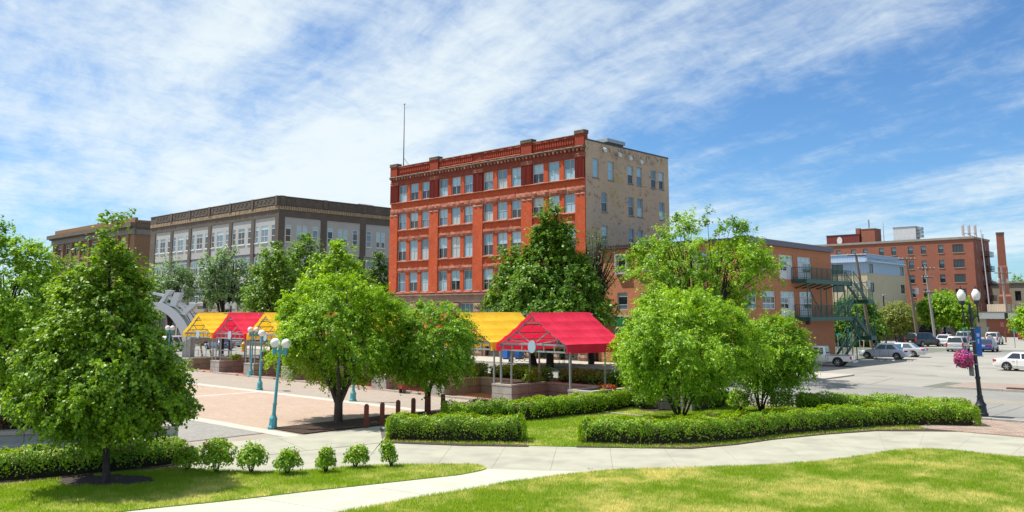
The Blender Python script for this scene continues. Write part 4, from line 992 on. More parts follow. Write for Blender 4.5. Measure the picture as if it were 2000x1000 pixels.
# beige hall behind, at the right edge
m_beige = M('beige_brick', (.31, .265, .20), (.26, .22, .165), scale=1.5, rough=.9)
bg_ = thing('beige_hall', 'old beige brick hall with narrow dark windows behind the chimney', 'building', (125, 200, 0), ROT_A)
bg_.scale = (1, 1, .72)
BF = Face(bg_)
xs = [(-20 + i * 2.6, -18.7 + i * 2.6) for i in range(12)]
hb = [(a, c, z, z + 3.2) for a, c in xs for z in (5.5, 10.2)]
mb = MB(); BF.wall(mb, -22, 14, 0, 16, hb, 0, .3); mb.build('front_wall', m_beige, bg_)
for h in hb: window(BF, *h, -.25, (), (.5,), .08, m_frame_dk, (m_glass_dark,))
mb = MB(); BF.box(mb, -22, 14, -20, .3, 16, 16.5); mb.build('roof', m_limest, bg_)
mb = MB(); BF.box(mb, -14, -2, -6, -2, 16.5, 18.2); mb.build('roof_housing', m_recess, bg_)
# ================================================================ PLANTING
m_bark = M('bark_grey_brown', (.115, .085, .065), (.06, .045, .036), scale=5, rough=1, bump=1, bscale=14, stretch=(1, 1, .3))
m_bark_dk = M('bark_dark', (.05, .038, .034), (.028, .022, .02), scale=5, rough=1, bump=1, bscale=14, stretch=(1, 1, .3))
m_bark_red = M('bark_reddish', (.10, .062, .045), (.05, .034, .028), scale=5, rough=1, bump=1, bscale=14, stretch=(1, 1, .3))
lf_linden = leaf_mat('leaf_linden', (.04, .13, .007), (.29, .47, .026), trans=.32)
lf_bright = leaf_mat('leaf_bright', (0.085, 0.22, 0.01), (0.38, 0.59, 0.036), trans=.36)
lf_mid = leaf_mat('leaf_mid', (0.06, 0.165, 0.014), (0.25, 0.41, 0.038), trans=.34)
lf_dark = leaf_mat('leaf_dark', (0.035, 0.095, 0.016), (0.14, 0.24, 0.036), trans=.3)
lf_grey = leaf_mat('leaf_grey_green', (.10, .19, .07), (.30, .44, .15), trans=.3)
lf_olive = leaf_mat('leaf_olive', (.11, .155, .02), (.36, .40, .07), trans=.3)
lf_hedge = leaf_mat('leaf_hedge', (0.075, 0.2, 0.008), (0.36, 0.56, 0.022), (.34, .14, .03), .975, trans=.34)
lf_box = leaf_mat('leaf_box_hedge', (0.045, 0.12, 0.012), (0.21, 0.38, 0.025), trans=.28)
lf_barb = leaf_mat('leaf_barberry', (.05, .035, .02), (.16, .08, .035), trans=.25)
m_twig = M('hedge_twigs', (.05, .036, .024), (.022, .024, .010), scale=9, rough=1)
def prof(kind, t):
    if kind == 'cone': return np.minimum(1, (t / .15 + .05) ** .5) * np.clip(1.02 - np.clip(t - .13, 0, 1) / .87, 0, 1) ** 1.12
    if kind == 'spire': return np.minimum(1, (t / .12) ** .6) * np.clip(1.03 - t, 0, 1) ** .62
    if kind == 'round': return np.sin(np.pi * np.clip(t, .001, .999) ** .82) ** .5
    if kind == 'dome': return np.minimum(1, (t / .16 + .12) ** .5) * np.clip(1.02 - t ** 2.1, 0, 1) ** .62
    if kind == 'vase': return (.35 + .65 * np.minimum(1, t / .55)) * np.clip(1.02 - np.maximum(0, (t - .5) / .5) ** 2.4, 0, 1) ** .6
    return np.sin(np.pi * np.clip(t, .001, .999)) ** .6
LEAF_X = 2.7
def tree(name, label, base, cx, w, zb, zt, shape, nc, nl, leaf, mat, tr, bark, cs=.42, stems=1, stem_h=None, droop=.5, inner=.30, depth=1.0, group='trees of the square and the streets', limbs=26, limb_k=1.0, back=0.0, seed=1, ltip=.42, tbase=.0, sub=6, gap=0.0):
    """trunk with limbs + a crown of separate leaf blades gathered on twig ends"""
    r = np.random.default_rng(seed)
    root = thing(name, label, 'tree', (base[0], base[1], 0), 0, group)
    cx = cx - base[0]
    ph = r.uniform(0, 6.28, 6)
    nc = int(nc * 1.35)
    t = r.uniform(0, 1, nc * 6); keep = r.random(nc * 6) < (prof(shape, t) ** 1.4); t = t[keep][:nc]; n = len(t)
    th = r.uniform(0, 2 * np.pi, n)
    lob = 1 + .13 * np.sin(3 * th + ph[0] + 5 * t) + .10 * np.sin(5 * th + ph[1] - 9 * t) + .08 * np.sin(2 * th + 14 * t + ph[2])
    dv = np.stack([np.cos(th), np.sin(th), (t - .5) * 2.4], 1)
    for q in range(5):
        kv = r.normal(0, 1, 3); kv *= r.uniform(3.2, 6.5) / np.linalg.norm(kv); lob = lob + .085 * np.sin(dv @ kv + r.uniform(0, 6.28))
    lob = np.clip(lob, .62, 1.12)
    rad = np.where(r.random(n) < .74, r.uniform(.74, 1.0, n), np.sqrt(r.uniform(inner ** 2, .75, n))) * prof(shape, t) * lob
    C = np.stack([cx * (.25 + .75 * np.minimum(1, t * 2)) + rad * w * np.cos(th), rad * w * depth * np.sin(th) + back, zb + t * (zt - zb)], 1)
    if gap:                                              # leave whole sectors thin so the sky shows through
        g = np.sin(2.3 * C[:, 0] / w * 2 + ph[3]) * np.sin(3.1 * t * 2 + ph[4]) + .5 * np.sin(4 * th + ph[5])
        C = C[g > -1 + gap]; n = len(C)
    # trunk and limbs
    mb = MB(); top = zb + (zt - zb) * (.86 if shape in ('cone', 'spire') else .55)
    fork = stem_h if stem_h is not None else zb * .75 + .25
    axis = lambda z: Vector((cx * min(1, max(0, z / max(zt, .1)) * 1.1), .06 * math.sin(z * 1.3 + ph[0]), z))
    if stems == 1:
        zz = [0, .12, fork * .5, fork] + [fork + (top - fork) * k / 5 for k in range(1, 6)]
        mb.tube([axis(z) for z in zz], [tr * 1.35, tr * 1.05] + [tr * max(.12, 1 - .85 * (z / top) ** 1.1) for z in zz[2:]], 8)
    else:
        if fork > .3: mb.tube([(0, 0, 0), (0, 0, .12), (0, 0, fork)], [tr * 1.4, tr * 1.1, tr], 9)
        tips = []
        for k in range(stems):
            a = 2 * math.pi * k / stems + ph[0]; o = Vector((math.cos(a), math.sin(a), 0)); h = top - fork
            q = [Vector((0, 0, max(0, fork - .12))) + o * tr * .4, Vector((0, 0, fork + h * .2)) + o * (w * .14), Vector((0, 0, fork + h * .55)) + o * (w * .32) + Vector((cx * .4, 0, 0)), Vector((0, 0, top + .2 * h)) + o * w * .45 + Vector((cx * .8, 0, 0))]
            mb.tube([Vector(p) for p in smooth_line([list(p) for p in q], 3)], tr * .62, 6, tr * .16); tips.append(q)
    idx = r.permutation(n)[:limbs]
    for i in idx:
        c = Vector(C[i])
        if stems == 1:
            z0 = max(fork * .9, c.z - (c.z - fork) * .45 - .25 * abs(c.x - cx)); s0 = axis(min(z0, top))
        else:
            q = min(tips, key=lambda q: (q[2] - c).length); f = r.uniform(0, .8); s0 = q[1].lerp(q[2], f)
        mid = s0.lerp(c, .5) + Vector((0, 0, .10 * (c - s0).length))
        mb.tube([s0, mid, c], [tr * .26 * limb_k, tr * .16 * limb_k, tr * .05 * limb_k], 5)
    mb.build('trunk', bark, root, smooth=True)
    # leaves: each clump carries a few twigs, leaves along them
    k = max(1, int(nl * LEAF_X / (n * sub)))
    T = np.repeat(C, sub, 0); m = len(T)
    axv = np.stack([np.full(m, cx), np.zeros(m), np.full(m, zb + .35 * (zt - zb))], 1)
    out = norm((T - axv) * np.array([1, 1, .7]))
    s = np.repeat(cs * .86 * r.uniform(.6, 1.3, n), sub)[:, None]
    tw = norm(out * 1.0 + r.normal(0, .75, (m, 3)) + np.array([0, 0, .12 - .25 * droop]))
    T0 = T + r.normal(0, .30, (m, 3)) * s
    ct = np.repeat(r.normal(0, .15, n), sub)
    P = np.repeat(T0, k, 0); q = len(P); f = r.uniform(0, 1, q)[:, None]
    twr = np.repeat(tw, k, 0); sr = np.repeat(s, k, 0)
    P = P + twr * f * sr * 1.5 + np.array([0, 0, -1]) * (f ** 2) * sr * droop * .8 + r.normal(0, .10, (q, 3)) * sr
    outr = np.repeat(out, k, 0)
    Nn = outr * .55 + np.array([0, 0, .75]) + r.normal(0, .55, (q, 3))
    D = twr * .7 + r.normal(0, .55, (q, 3)) + np.array([0, 0, -droop])
    V, Fc = leaves(P, Nn, D, .85 * leaf * r.uniform(.6, 1.25, q), np.full(q, ltip) * r.uniform(.8, 1.2, q))
    tint = np.clip(.42 + tbase + np.repeat(ct, k) + r.normal(0, .21, q), 0, .93)
    cr = link('crown', np_mesh('crown', V, Fc, mat, tint), root)
    return root
def px_tree(name, label, bpx, Y, l, rgt, yb, yt, *a, **kw):
    """tree standing at ground column bpx, Y metres away, with its crown measured in the photograph"""
    X = (bpx - 1000) / F_PX * (Y * math.cos(PITCH) - CAM_H * math.sin(PITCH)); mp = Y / 1687
    c = ((l + rgt) / 2 - 1000) * mp; w = (rgt - l) / 2 * mp
    return tree(name, label, (X, Y), c, w, max(.3, 4.5 - (yb - 611) * mp), 4.5 + (611 - yt) * mp, *a, **kw)
px_tree('linden_tree', 'conical green tree with drooping leafy boughs in front of the low hedge', 205, 23.6, 46, 360, 838, 402, 'cone', 460, 34000, .115, lf_linden, .10, M('trunk_purple_grey', (.10, .075, .075), (.055, .04, .042), scale=6, rough=1, bump=1), cs=.34, stem_h=1.0, droop=.65, limbs=60, seed=11, ltip=.40, tbase=.08)
px_tree('broadleaf_tree', 'broad bright green tree cut off at the left border of the picture', 10, 31, -140, 128, 755, 450, 'dome', 340, 26000, .12, lf_bright, .14, m_bark_dk, cs=.45, stem_h=1.5, limbs=40, seed=12)
px_tree('broadleaf_tree', 'pale loose tree showing between the conical tree and the tree at the left border', 100, 40, 50, 165, 735, 500, 'dome', 160, 9000, .13, lf_mid, .12, m_bark_dk, cs=.5, stem_h=1.6, limbs=26, seed=13)
px_tree('maple_tree', 'rounded bright green tree forking low beside the two globe turquoise lamp', 660, 36.2, 520, 790, 735, 540, 'round', 400, 34000, .115, lf_bright, .17, m_bark, cs=.40, stems=5, stem_h=.95, droop=.75, depth=.85, back=.9, limbs=40, seed=21, ltip=.34)
px_tree('maple_tree', 'smaller bright green tree growing from the bark bed behind the last wooden posts', 835, 38.8, 748, 930, 738, 592, 'round', 260, 20000, .115, lf_bright, .13, m_bark_dk, cs=.40, stems=4, stem_h=1.1, droop=.75, limbs=34, seed=22, ltip=.34, tbase=-.05)
px_tree('ash_shrub_tree', 'big round vivid green multi stemmed tree on the lawn behind the long hedge', 1330, 36.3, 1203, 1470, 758, 572, 'round', 400, 34000, .13, lf_bright, .085, m_bark_red, cs=.42, stems=9, stem_h=.05, droop=.7, limbs=40, seed=31, ltip=.27, tbase=.06)
px_tree('ash_shrub_tree', 'tree of soft drooping foliage rising behind the left shoulder of the big round tree', 1284, 42.5, 1222, 1350, 770, 545, 'dome', 150, 10500, .14, lf_bright, .12, m_bark_dk, cs=.45, stem_h=1.5, droop=.7, limbs=26, seed=32, ltip=.3)
px_tree('ash_shrub_tree', 'smaller round green tree on several thin stems at the right of the big round tree', 1488, 39.6, 1440, 1580, 752, 617, 'round', 230, 17000, .13, lf_bright, .08, m_bark_dk, cs=.40, stems=7, stem_h=.1, droop=.7, limbs=34, seed=33, ltip=.27, tbase=-.02)
px_tree('ash_tree', 'tall loose tree with bare dark limbs showing in front of the orange building', 1375, 58, 1232, 1505, 640, 425, 'vase', 260, 17000, .20, lf_bright, .20, m_bark_dk, cs=.62, stems=6, stem_h=2.4, droop=.3, limbs=130, seed=34, ltip=.3, gap=.28, tbase=-.06)
px_tree('pyramid_tree', 'tall pyramidal dark green tree standing in front of the red brick building', 1074, 72.3, 972, 1188, 662, 388, 'cone', 420, 30000, .25, lf_mid, .33, m_bark_dk, cs=.72, stem_h=2.4, droop=.7, limbs=40, seed=41, tbase=-.12)
px_tree('pyramid_tree', 'lower tree joined to the left side of the pyramidal tree', 1043, 75.1, 938, 1060, 655, 468, 'cone', 190, 12000, .25, lf_mid, .30, m_bark_dk, cs=.75, stem_h=2.6, droop=.6, limbs=26, seed=42)
px_tree('bare_tree', 'half dead tree with fine bare branches against the cream flank wall', 1155, 75.5, 1122, 1205, 640, 450, 'vase', 120, 900, .2, lf_dark, .26, m_bark_dk, cs=.5, stems=5, stem_h=3.2, droop=.3, limbs=200, limb_k=1.25, seed=43)
px_tree('street_tree', 'grey green open street tree before the long grey building', 432, 92, 385, 482, 590, 487, 'round', 150, 4200, .25, lf_grey, .22, m_bark_dk, cs=.75, stems=5, stem_h=3.6, droop=.3, limbs=70, seed=51, gap=.62)
px_tree('street_tree', 'small grey green street tree beside the steel arch', 328, 90, 292, 366, 596, 514, 'round', 110, 2800, .25, lf_grey, .2, m_bark_dk, cs=.75, stems=4, stem_h=3.2, droop=.3, limbs=60, seed=52, gap=.6)
px_tree('street_tree', 'dense dark green street tree left of the taller one at the building corner', 530, 76, 486, 572, 640, 478, 'dome', 170, 6500, .25, lf_mid, .2, m_bark_dk, cs=.75, stem_h=2.5, limbs=40, seed=53, tbase=0.0)
px_tree('street_tree', 'tall dark green street tree covering the corner of the grey building', 588, 82, 548, 628, 640, 458, 'dome', 160, 6000, .26, lf_mid, .2, m_bark_dk, cs=.75, stem_h=2.5, limbs=40, seed=54, tbase=-.02)
px_tree('street_tree', 'light yellow green street tree rising behind the rounded maple', 650, 66, 592, 715, 650, 475, 'dome', 190, 11500, .23, lf_bright, .2, m_bark_dk, cs=.65, stem_h=2.4, limbs=30, seed=55, tbase=.04)
px_tree('street_tree', 'dark narrow tree in the gap between the grey building and the red building', 738, 104, 714, 762, 650, 495, 'round', 110, 5000, .3, lf_dark, .2, m_bark_dk, cs=.85, stem_h=2.5, limbs=20, seed=56)
px_tree('lilac_bush_tree', 'dense dark bushy tree behind the fire escape stairs', 1668, 118, 1622, 1716, 676, 588, 'round', 230, 11000, .30, lf_mid, .2, m_bark_dk, cs=.8, stem_h=.4, limbs=20, seed=61, tbase=-.1, group='trees around the parking lot')
px_tree('juniper_tree', 'rounded olive green conifer on three thin trunks beside the cream building', 1752, 127, 1716, 1787, 648, 594, 'round', 200, 9000, .28, lf_olive, .16, m_bark_red, cs=.7, stems=3, stem_h=.2, limbs=20, seed=62, ltip=.22, group='trees around the parking lot')
px_tree('maple_street_tree', 'bright green maple in front of the dark garage bays', 1846, 150, 1805, 1884, 628, 575, 'round', 170, 8000, .38, lf_bright, .2, m_bark_dk, cs=1.1, stem_h=2.0, limbs=24, seed=63, group='trees around the parking lot')
px_tree('young_tree', 'slim pale yellow green tree beside the black lamp post', 1883, 146, 1869, 1898, 648, 588, 'round', 80, 3600, .3, lf_bright, .1, m_bark_dk, cs=.7, stem_h=1.0, limbs=12, seed=64, tbase=.16, group='trees around the parking lot')
px_tree('young_tree', 'light green tree cut off by the right border of the picture', 2006, 140, 1986, 2028, 648, 598, 'round', 80, 3600, .3, lf_bright, .1, m_bark_dk, cs=.8, stem_h=1.2, limbs=12, seed=65, tbase=.1, group='trees around the parking lot')
for i in range(6):
    px_tree('distant_tree', ['far tree showing over the beige hall at the right border', 'far tree behind the tall brick chimney', 'far tree beyond the parking lot hidden mostly by the low building', 'far tree past the end of the street at the left', 'far tree low on the left skyline', 'far tree between the left trees and the brown building'][i],
            (1990, 1968, 2040, 40, -40, 92)[i], (255, 262, 250, 230, 235, 225)[i], *((1965, 2015), (1950, 1990), (2015, 2070), (-10, 90), (-100, 0), (60, 128))[i], 640, (545, 552, 540, 585, 580, 590)[i], 'round', 90, 2600, .8, lf_mid, .3, m_bark_dk, cs=1.6, stem_h=3, limbs=6, seed=70 + i, group='distant trees')

# ---------------------------------------------------------------- hedges and shrubs
def hedge(name, label, pts, w, h, dens, leaf, mat, seed=1, z0=0.0, group='clipped hedges', cat='hedge', lump=.06):
    r = np.random.default_rng(seed)
    P = np.array(pts, float); c0 = P.mean(0)
    root = thing(name, label, cat, (c0[0], c0[1], z0), 0, group); P = P - c0
    seg = np.linalg.norm(np.diff(P, axis=0), axis=1); Ls = np.concatenate([[0], np.cumsum(seg)]); Lt = Ls[-1]
    def at(s):
        i = np.clip(np.searchsorted(Ls, s) - 1, 0, len(seg) - 1); f = (s - Ls[i]) / seg[i]
        d = (P[i + 1] - P[i]) / seg[i][:, None]
        return P[i] + d * (f * seg[i])[:, None], d
    # superellipse section: angle 0..pi over the top, straight lower sides
    def section(a, e=.33): return np.sign(np.cos(a)) * np.abs(np.cos(a)) ** e, np.abs(np.sin(a)) ** e
    lumpf = lambda s, a: 1 + lump * (np.sin(s * 2.6 + seed) + .8 * np.sin(s * 5.7 + 3 * a + seed) + .6 * np.sin(s * 9 - 5 * a))
    n = int(1.25 * dens * Lt * (w + 2 * h))
    s = r.uniform(-.02 * Lt, 1.02 * Lt, n); side = r.random(n)
    a = np.where(side < w / (w + 2 * h) * 1.1, np.arccos(r.uniform(-.92, .92, n)), np.where(r.random(n) < .5, r.uniform(0, .75, n), np.pi - r.uniform(0, .75, n)))
    X, Z = section(a); k = lumpf(s, a) * np.where(r.random(n) < .8, r.uniform(.94, 1.03, n), r.uniform(.76, .95, n))
    c, d = at(np.clip(s, 0, Lt)); nrm = np.stack([-d[:, 1], d[:, 0]], 1)
    ex = np.clip(np.maximum(-s, s - Lt), 0, None)
    Q = np.concatenate([c + nrm * (X * k * w / 2)[:, None], (.04 + Z * k * h * .97)[:, None]], 1)
    Nn = np.concatenate([nrm * X[:, None], (Z ** 3)[:, None]], 1) + r.normal(0, .5, (n, 3)) + np.array([0, 0, .25])
    # end caps
    m = int(dens * w * h * 2.0); 
    for e, sg in ((0, -1), (len(P) - 1, 1)):
        de = (P[1] - P[0]) / seg[0] if e == 0 else (P[-1] - P[-2]) / seg[-1]; ne = np.array([-de[1], de[0]])
        u = r.uniform(-1, 1, m); v = r.uniform(.04, 1, m); bul = .06 + .18 * np.sqrt(np.clip(1 - np.maximum(np.abs(u) ** 3, v ** 4), 0, 1)) + r.normal(0, .03, m)
        q = P[e] + sg * de * bul[:, None] + ne * (u * w / 2)[:, None]
        Q = np.concatenate([Q, np.concatenate([q, (v * h)[:, None]], 1)]); Nn = np.concatenate([Nn, np.concatenate([np.tile(sg * de, (m, 1)), np.full((m, 1), .3)], 1) + r.normal(0, .5, (m, 3))])
    # loose sprigs that break the clipped outline
    tipk = r.random(len(Q)) < .06
    Q[tipk, 2] += np.abs(r.normal(0, .05, tipk.sum())) * (Q[tipk, 2] > h * .6)
    D = r.normal(0, .8, Q.shape) + np.array([0, 0, .35]) + Nn * .3
    V, Fc = leaves(Q, Nn, D, leaf * r.uniform(.6, 1.3, len(Q)), np.full(len(Q), .36))
    cl = np.sin(Q[:, 0] * 3.1 + seed) * np.sin(Q[:, 1] * 2.7) * .10
    tint = np.clip(.45 + cl + r.normal(0, .2, len(Q)), 0, .94)
    red_ = (r.random(len(Q)) < .05) & (Q[:, 2] > h * .82); tint[red_] = 1.0
    link('foliage', np_mesh('foliage', V, Fc, mat, tint), root)
    mb = MB(); ns = max(2, int(Lt / .35)); rings = []
    for i in range(ns + 1):
        sv = np.array([Lt * (.012 + .976 * i / ns)]); c, d = at(sv); c, d = c[0], d[0]; nv = np.array([-d[1], d[0]])
        ring = []
        for aa in np.linspace(0, np.pi, 9):
            x, z = section(np.array([aa])); kk = .72 * float(lumpf(sv, np.array([aa]))[0])
            p = c + nv * float(x[0]) * w / 2 * kk; ring.append((p[0], p[1], float(z[0]) * h * kk))
        rings.append(ring)
    def endcap(ring, d, sg):
        c = np.mean(np.array(ring), 0); out = []
        for p in ring: q = c + (np.array(p) - c) * .82; out.append((q[0] + sg * d[0] * .16, q[1] + sg * d[1] * .16, max(0, q[2] * .95)))
        return out
    d0 = (P[1] - P[0]) / seg[0]; d1 = (P[-1] - P[-2]) / seg[-1]
    rings = [endcap(rings[0], d0, -1)] + rings + [endcap(rings[-1], d1, 1)]
    mb.loft(rings); mb.build('inner_twigs', m_twig, root)
    return root
def shrub(name, label, base, w, h, n, leaf, mat, seed=1, z0=0.0, group='small round shrubs on the lawn edge', topk=1.0, lean=0.0, cat='shrub'):
    r = np.random.default_rng(seed)
    root = thing(name, label, cat, (base[0], base[1], z0), 0, group)
    v = norm(r.normal(0, 1, (n, 3))); v[:, 2] = np.where(v[:, 2] < -.5, -v[:, 2], v[:, 2])
    th = np.arctan2(v[:, 1], v[:, 0]); lob = 1 + .12 * np.sin(3 * th + seed) + .1 * np.sin(5 * th + 4 * v[:, 2] + seed * 2) + .08 * np.sin(7 * v[:, 2] + seed)
    k = np.where(r.random(n) < .72, r.uniform(.86, 1.05, n), r.uniform(.4, .9, n)) * lob
    zf = (v[:, 2] * k * .5 + .52)
    narrow = np.where(zf < .25, .75 + zf, 1.0) * (1 + (topk - 1) * np.clip(zf, 0, 1))
    Q = np.stack([v[:, 0] * k * w / 2 * narrow + lean * zf * h, v[:, 1] * k * w / 2 * narrow, np.clip(zf, .03, 1.2) * h], 1)
    sp = r.random(n) < .07; Q[sp, 2] += np.abs(r.normal(0, .09, sp.sum())) * (zf[sp] > .6)
    Nn = v + r.normal(0, .5, (n, 3)) + np.array([0, 0, .3]); D = v * .5 + r.normal(0, .6, (n, 3)) + np.array([0, 0, .3])
    V, Fc = leaves(Q, Nn, D, leaf * r.uniform(.6, 1.3, n), np.full(n, .38))
    tint = np.clip(.45 + r.normal(0, .2, n), 0, .94); tint[(r.random(n) < .05) & (zf > .75)] = 1.0
    link('foliage', np_mesh('foliage', V, Fc, mat, tint), root)
    mb = MB()
    for i in range(9): a = i * .7 + seed; mb.tube([(0.02 * math.cos(a), .02 * math.sin(a), 0), (w * .16 * math.cos(a) + lean * h * .4, w * .16 * math.sin(a), h * .45), (w * .3 * math.cos(a) + lean * h * .8, w * .3 * math.sin(a), h * .85)], [.016, .011, .005], 5)
    mb.build('stems', m_bark_dk, root)
    return root
hedge('hedge', 'low dense hedge behind the trunk of the conical tree', smooth_line([gp(*p) for p in ((-160, 944), (0, 937), (140, 926), (240, 915), (338, 904))], 4), 1.25, .72, 620, .062, lf_hedge, 1)
hedge('hedge', 'short front hedge with orange tipped shoots at the edge of the concrete path', smooth_line([gp(*p) for p in ((772, 859), (860, 861), (940, 862), (1012, 863))], 4), 1.15, .86, 620, .062, lf_hedge, 2)
hedge('hedge', 'hedge running back from the short front hedge towards the stone planters', smooth_line([gp(*p) for p in ((880, 828), (960, 823), (1020, 822), (1090, 814), (1160, 807), (1238, 792))], 4), 1.25, .84, 480, .07, lf_hedge, 3)
hedge('hedge', 'long curving hedge along the concrete path under the big round tree', smooth_line([gp(*p) for p in ((1146, 864), (1240, 867), (1340, 866), (1430, 859), (1500, 850), (1600, 841), (1700, 833), (1800, 830), (1898, 832))], 5), 1.2, .82, 540, .066, lf_hedge, 4)
hedge('hedge', 'row of low hedge along the brick sidewalk behind the long curving hedge', smooth_line([gp(*p) for p in ((1572, 805), (1640, 807), (1720, 810), (1800, 815), (1880, 822))], 4), 1.2, .82, 460, .07, lf_hedge, 5)
for i, (px, py, w, h, lean, tk, lb) in enumerate(((366, 926, 47, 44, 0, 1, 'round shrub touching the end of the low hedge'), (422, 931, 62, 62, 0, 1, 'largest of the small shrubs on the lawn edge'), (490, 931, 52, 52, 0, 1.05, 'rounded shrub between the largest shrub and the pointed ones'), (561, 934, 52, 44, 0, .9, 'wide low shrub with a few shoots sticking up'), (636, 930, 40, 44, 0, .75, 'narrow pointed shrub with red tips'),
        (693, 921, 48, 40, .15, .85, 'ragged leaning shrub near the end of the shrub row'), (765, 919, 32, 48, -.22, .9, 'thin upright shrub standing alone at the end of the shrub row'))):
    b = gp(px, py - 3); mp = b[1] / 1687
    shrub('shrub', lb, b, w * mp, h * mp, int(1500 * (w * h / 2500)), .075, lf_hedge, 80 + i, .04, lean=lean, topk=tk)
for i, (px, py, w, h, lb) in enumerate(((1446, 805, 52, 38, 'clipped round bush between the two multi stemmed trees'), (1530, 806, 58, 38, 'clipped round bush at the right of the smaller multi stemmed tree'), (1576, 803, 40, 32, 'small clipped bush next to the start of the low hedge row'), (1300, 797, 46, 30, 'shaded bush under the left side of the big round tree'), (1388, 798, 50, 32, 'shaded bush under the right side of the big round tree'), (1256, 799, 50, 30, 'shaded bush at the end of the hedge that runs back to the planters'), (1344, 796, 52, 30, 'shaded bush straight behind the stems of the big round tree'), (1418, 796, 40, 28, 'shaded bush left of the clipped round bush'))):
    b = gp(px, py); mp = b[1] / 1687
    shrub('round_bush', lb, b, w * mp, h * mp, 1900, .085, lf_hedge if i < 3 else lf_mid, 90 + i, .02, 'clipped bushes behind the lawn', cat='bush')
def ring_bed(name, px, py, rx, ry, m=m_mulch, z=.058):
    c = gp(px, py); mb = MB(); r = random.Random(px)
    P = [(c[0] + rx * math.cos(t) * r.uniform(.86, 1.1), c[1] + ry * math.sin(t) * r.uniform(.86, 1.1)) for t in (2 * math.pi * k / 18 for k in range(18))]
    mb.quad(*[(x, y, z) for x, y in P]); return structure(name, mb, m)
m_mulch_p = M('purple_grey_mulch', (.13, .10, .10), (.05, .038, .04), scale=14, rough=1, bump=1.5, bscale=40)
ring_bed('mulch_ring', 205, 943, 1.35, .75, m_mulch_p); ring_bed('mulch_ring', 1284, 803, .9, .8); ring_bed('mulch_ring', 1335, 826, .7, .6)
sheet('hedge_bed', [gp(*p) for p in ((-200, 965), (0, 957), (200, 936), (350, 922), (345, 902), (0, 915), (-200, 920))], .056, m_soil, thick=.05)
sheet('hedge_bed', [gp(*p) for p in ((744, 867), (900, 873), (1032, 875), (1030, 855), (760, 850))], .056, m_soil, thick=.05)
sheet('hedge_bed', [gp(*p) for p in ((1126, 876), (1350, 879), (1440, 871), (1510, 861), (1610, 851), (1710, 844), (1912, 845), (1908, 828), (1700, 829), (1500, 846), (1350, 861), (1130, 860))], .056, m_soil, thick=.05)
# ================================================================ MARKET KIOSKS, PLANTERS
m_granite = M('granite_block', (.40, .375, .34), (.31, .29, .265), scale=2.4, rough=.85, bump=.15, bscale=30, col3=(.22, .19, .165), scale3=.9, amt3=.5)
m_granite_b = M('granite_block_warm', (.36, .31, .265), (.28, .24, .205), scale=2.4, rough=.85, bump=.15, bscale=30, col3=(.20, .165, .14), scale3=1.1, amt3=.5)
m_cap = M('granite_cap', (.41, .37, .33), (.33, .30, .265), scale=2, rough=.8, bump=.1, bscale=30)
m_gsteel = plain('kiosk_grey_steel', (.30, .33, .345), .45, metal=.2)
m_disc = plain('kiosk_pale_blue_disc', (.34, .48, .58), .4)
def fabric(name, col):
    m, t, b = newmat(name); l = t.links.new
    tn = N(t, 'ShaderNodeTexCoord'); nf = N(t, 'ShaderNodeTexNoise'); nf.inputs['Scale'].default_value = .9; nf.inputs['Detail'].default_value = 7; nf.inputs['Roughness'].default_value = .65
    l(tn.outputs['Object'], nf.inputs['Vector']); mf = N(t, 'ShaderNodeMix', data_type='RGBA'); mf.inputs[6].default_value = (*[c * .86 for c in col], 1); mf.inputs[7].default_value = (*[min(.95, c * 1.12 + .02) for c in col], 1)
    rf = N(t, 'ShaderNodeMapRange'); rf.inputs['From Min'].default_value = .3; rf.inputs['From Max'].default_value = .62; l(nf.outputs[0], rf.inputs[0]); l(rf.outputs[0], mf.inputs[0]); l(mf.outputs[2], b.inputs['Base Color'])
    b.inputs['Roughness'].default_value = .75; b.inputs['Specular IOR Level'].default_value = .15
    tcn = N(t, 'ShaderNodeTexCoord'); nz = N(t, 'ShaderNodeTexNoise'); nz.inputs['Scale'].default_value = 2.5; nz.inputs['Detail'].default_value = 4
    l(tcn.outputs['Object'], nz.inputs['Vector']); bn = N(t, 'ShaderNodeBump'); bn.inputs['Strength'].default_value = .35; bn.inputs['Distance'].default_value = .06
    l(nz.outputs[0], bn.inputs['Height']); l(bn.outputs[0], b.inputs['Normal'])
    tr = N(t, 'ShaderNodeBsdfTranslucent'); tr.inputs[0].default_value = (*col, 1); l(bn.outputs[0], tr.inputs[1])
    ms = N(t, 'ShaderNodeMixShader'); ms.inputs[0].default_value = .33
    l(b.outputs[0], ms.inputs[1]); l(tr.outputs[0], ms.inputs[2]); l(ms.outputs[0], t.nodes['Material Output'].inputs[0])
    return m
m_fred = fabric('awning_red', (.78, .025, .075)); m_fyel = fabric('awning_yellow', (.93, .56, .03))
KC, KR = np.array([.975, 43.2]), R(-45)
STEP = np.array([-3.68, 3.63]) * 1.005
EZ, RZ, KL = 2.97, 4.5, 4.45
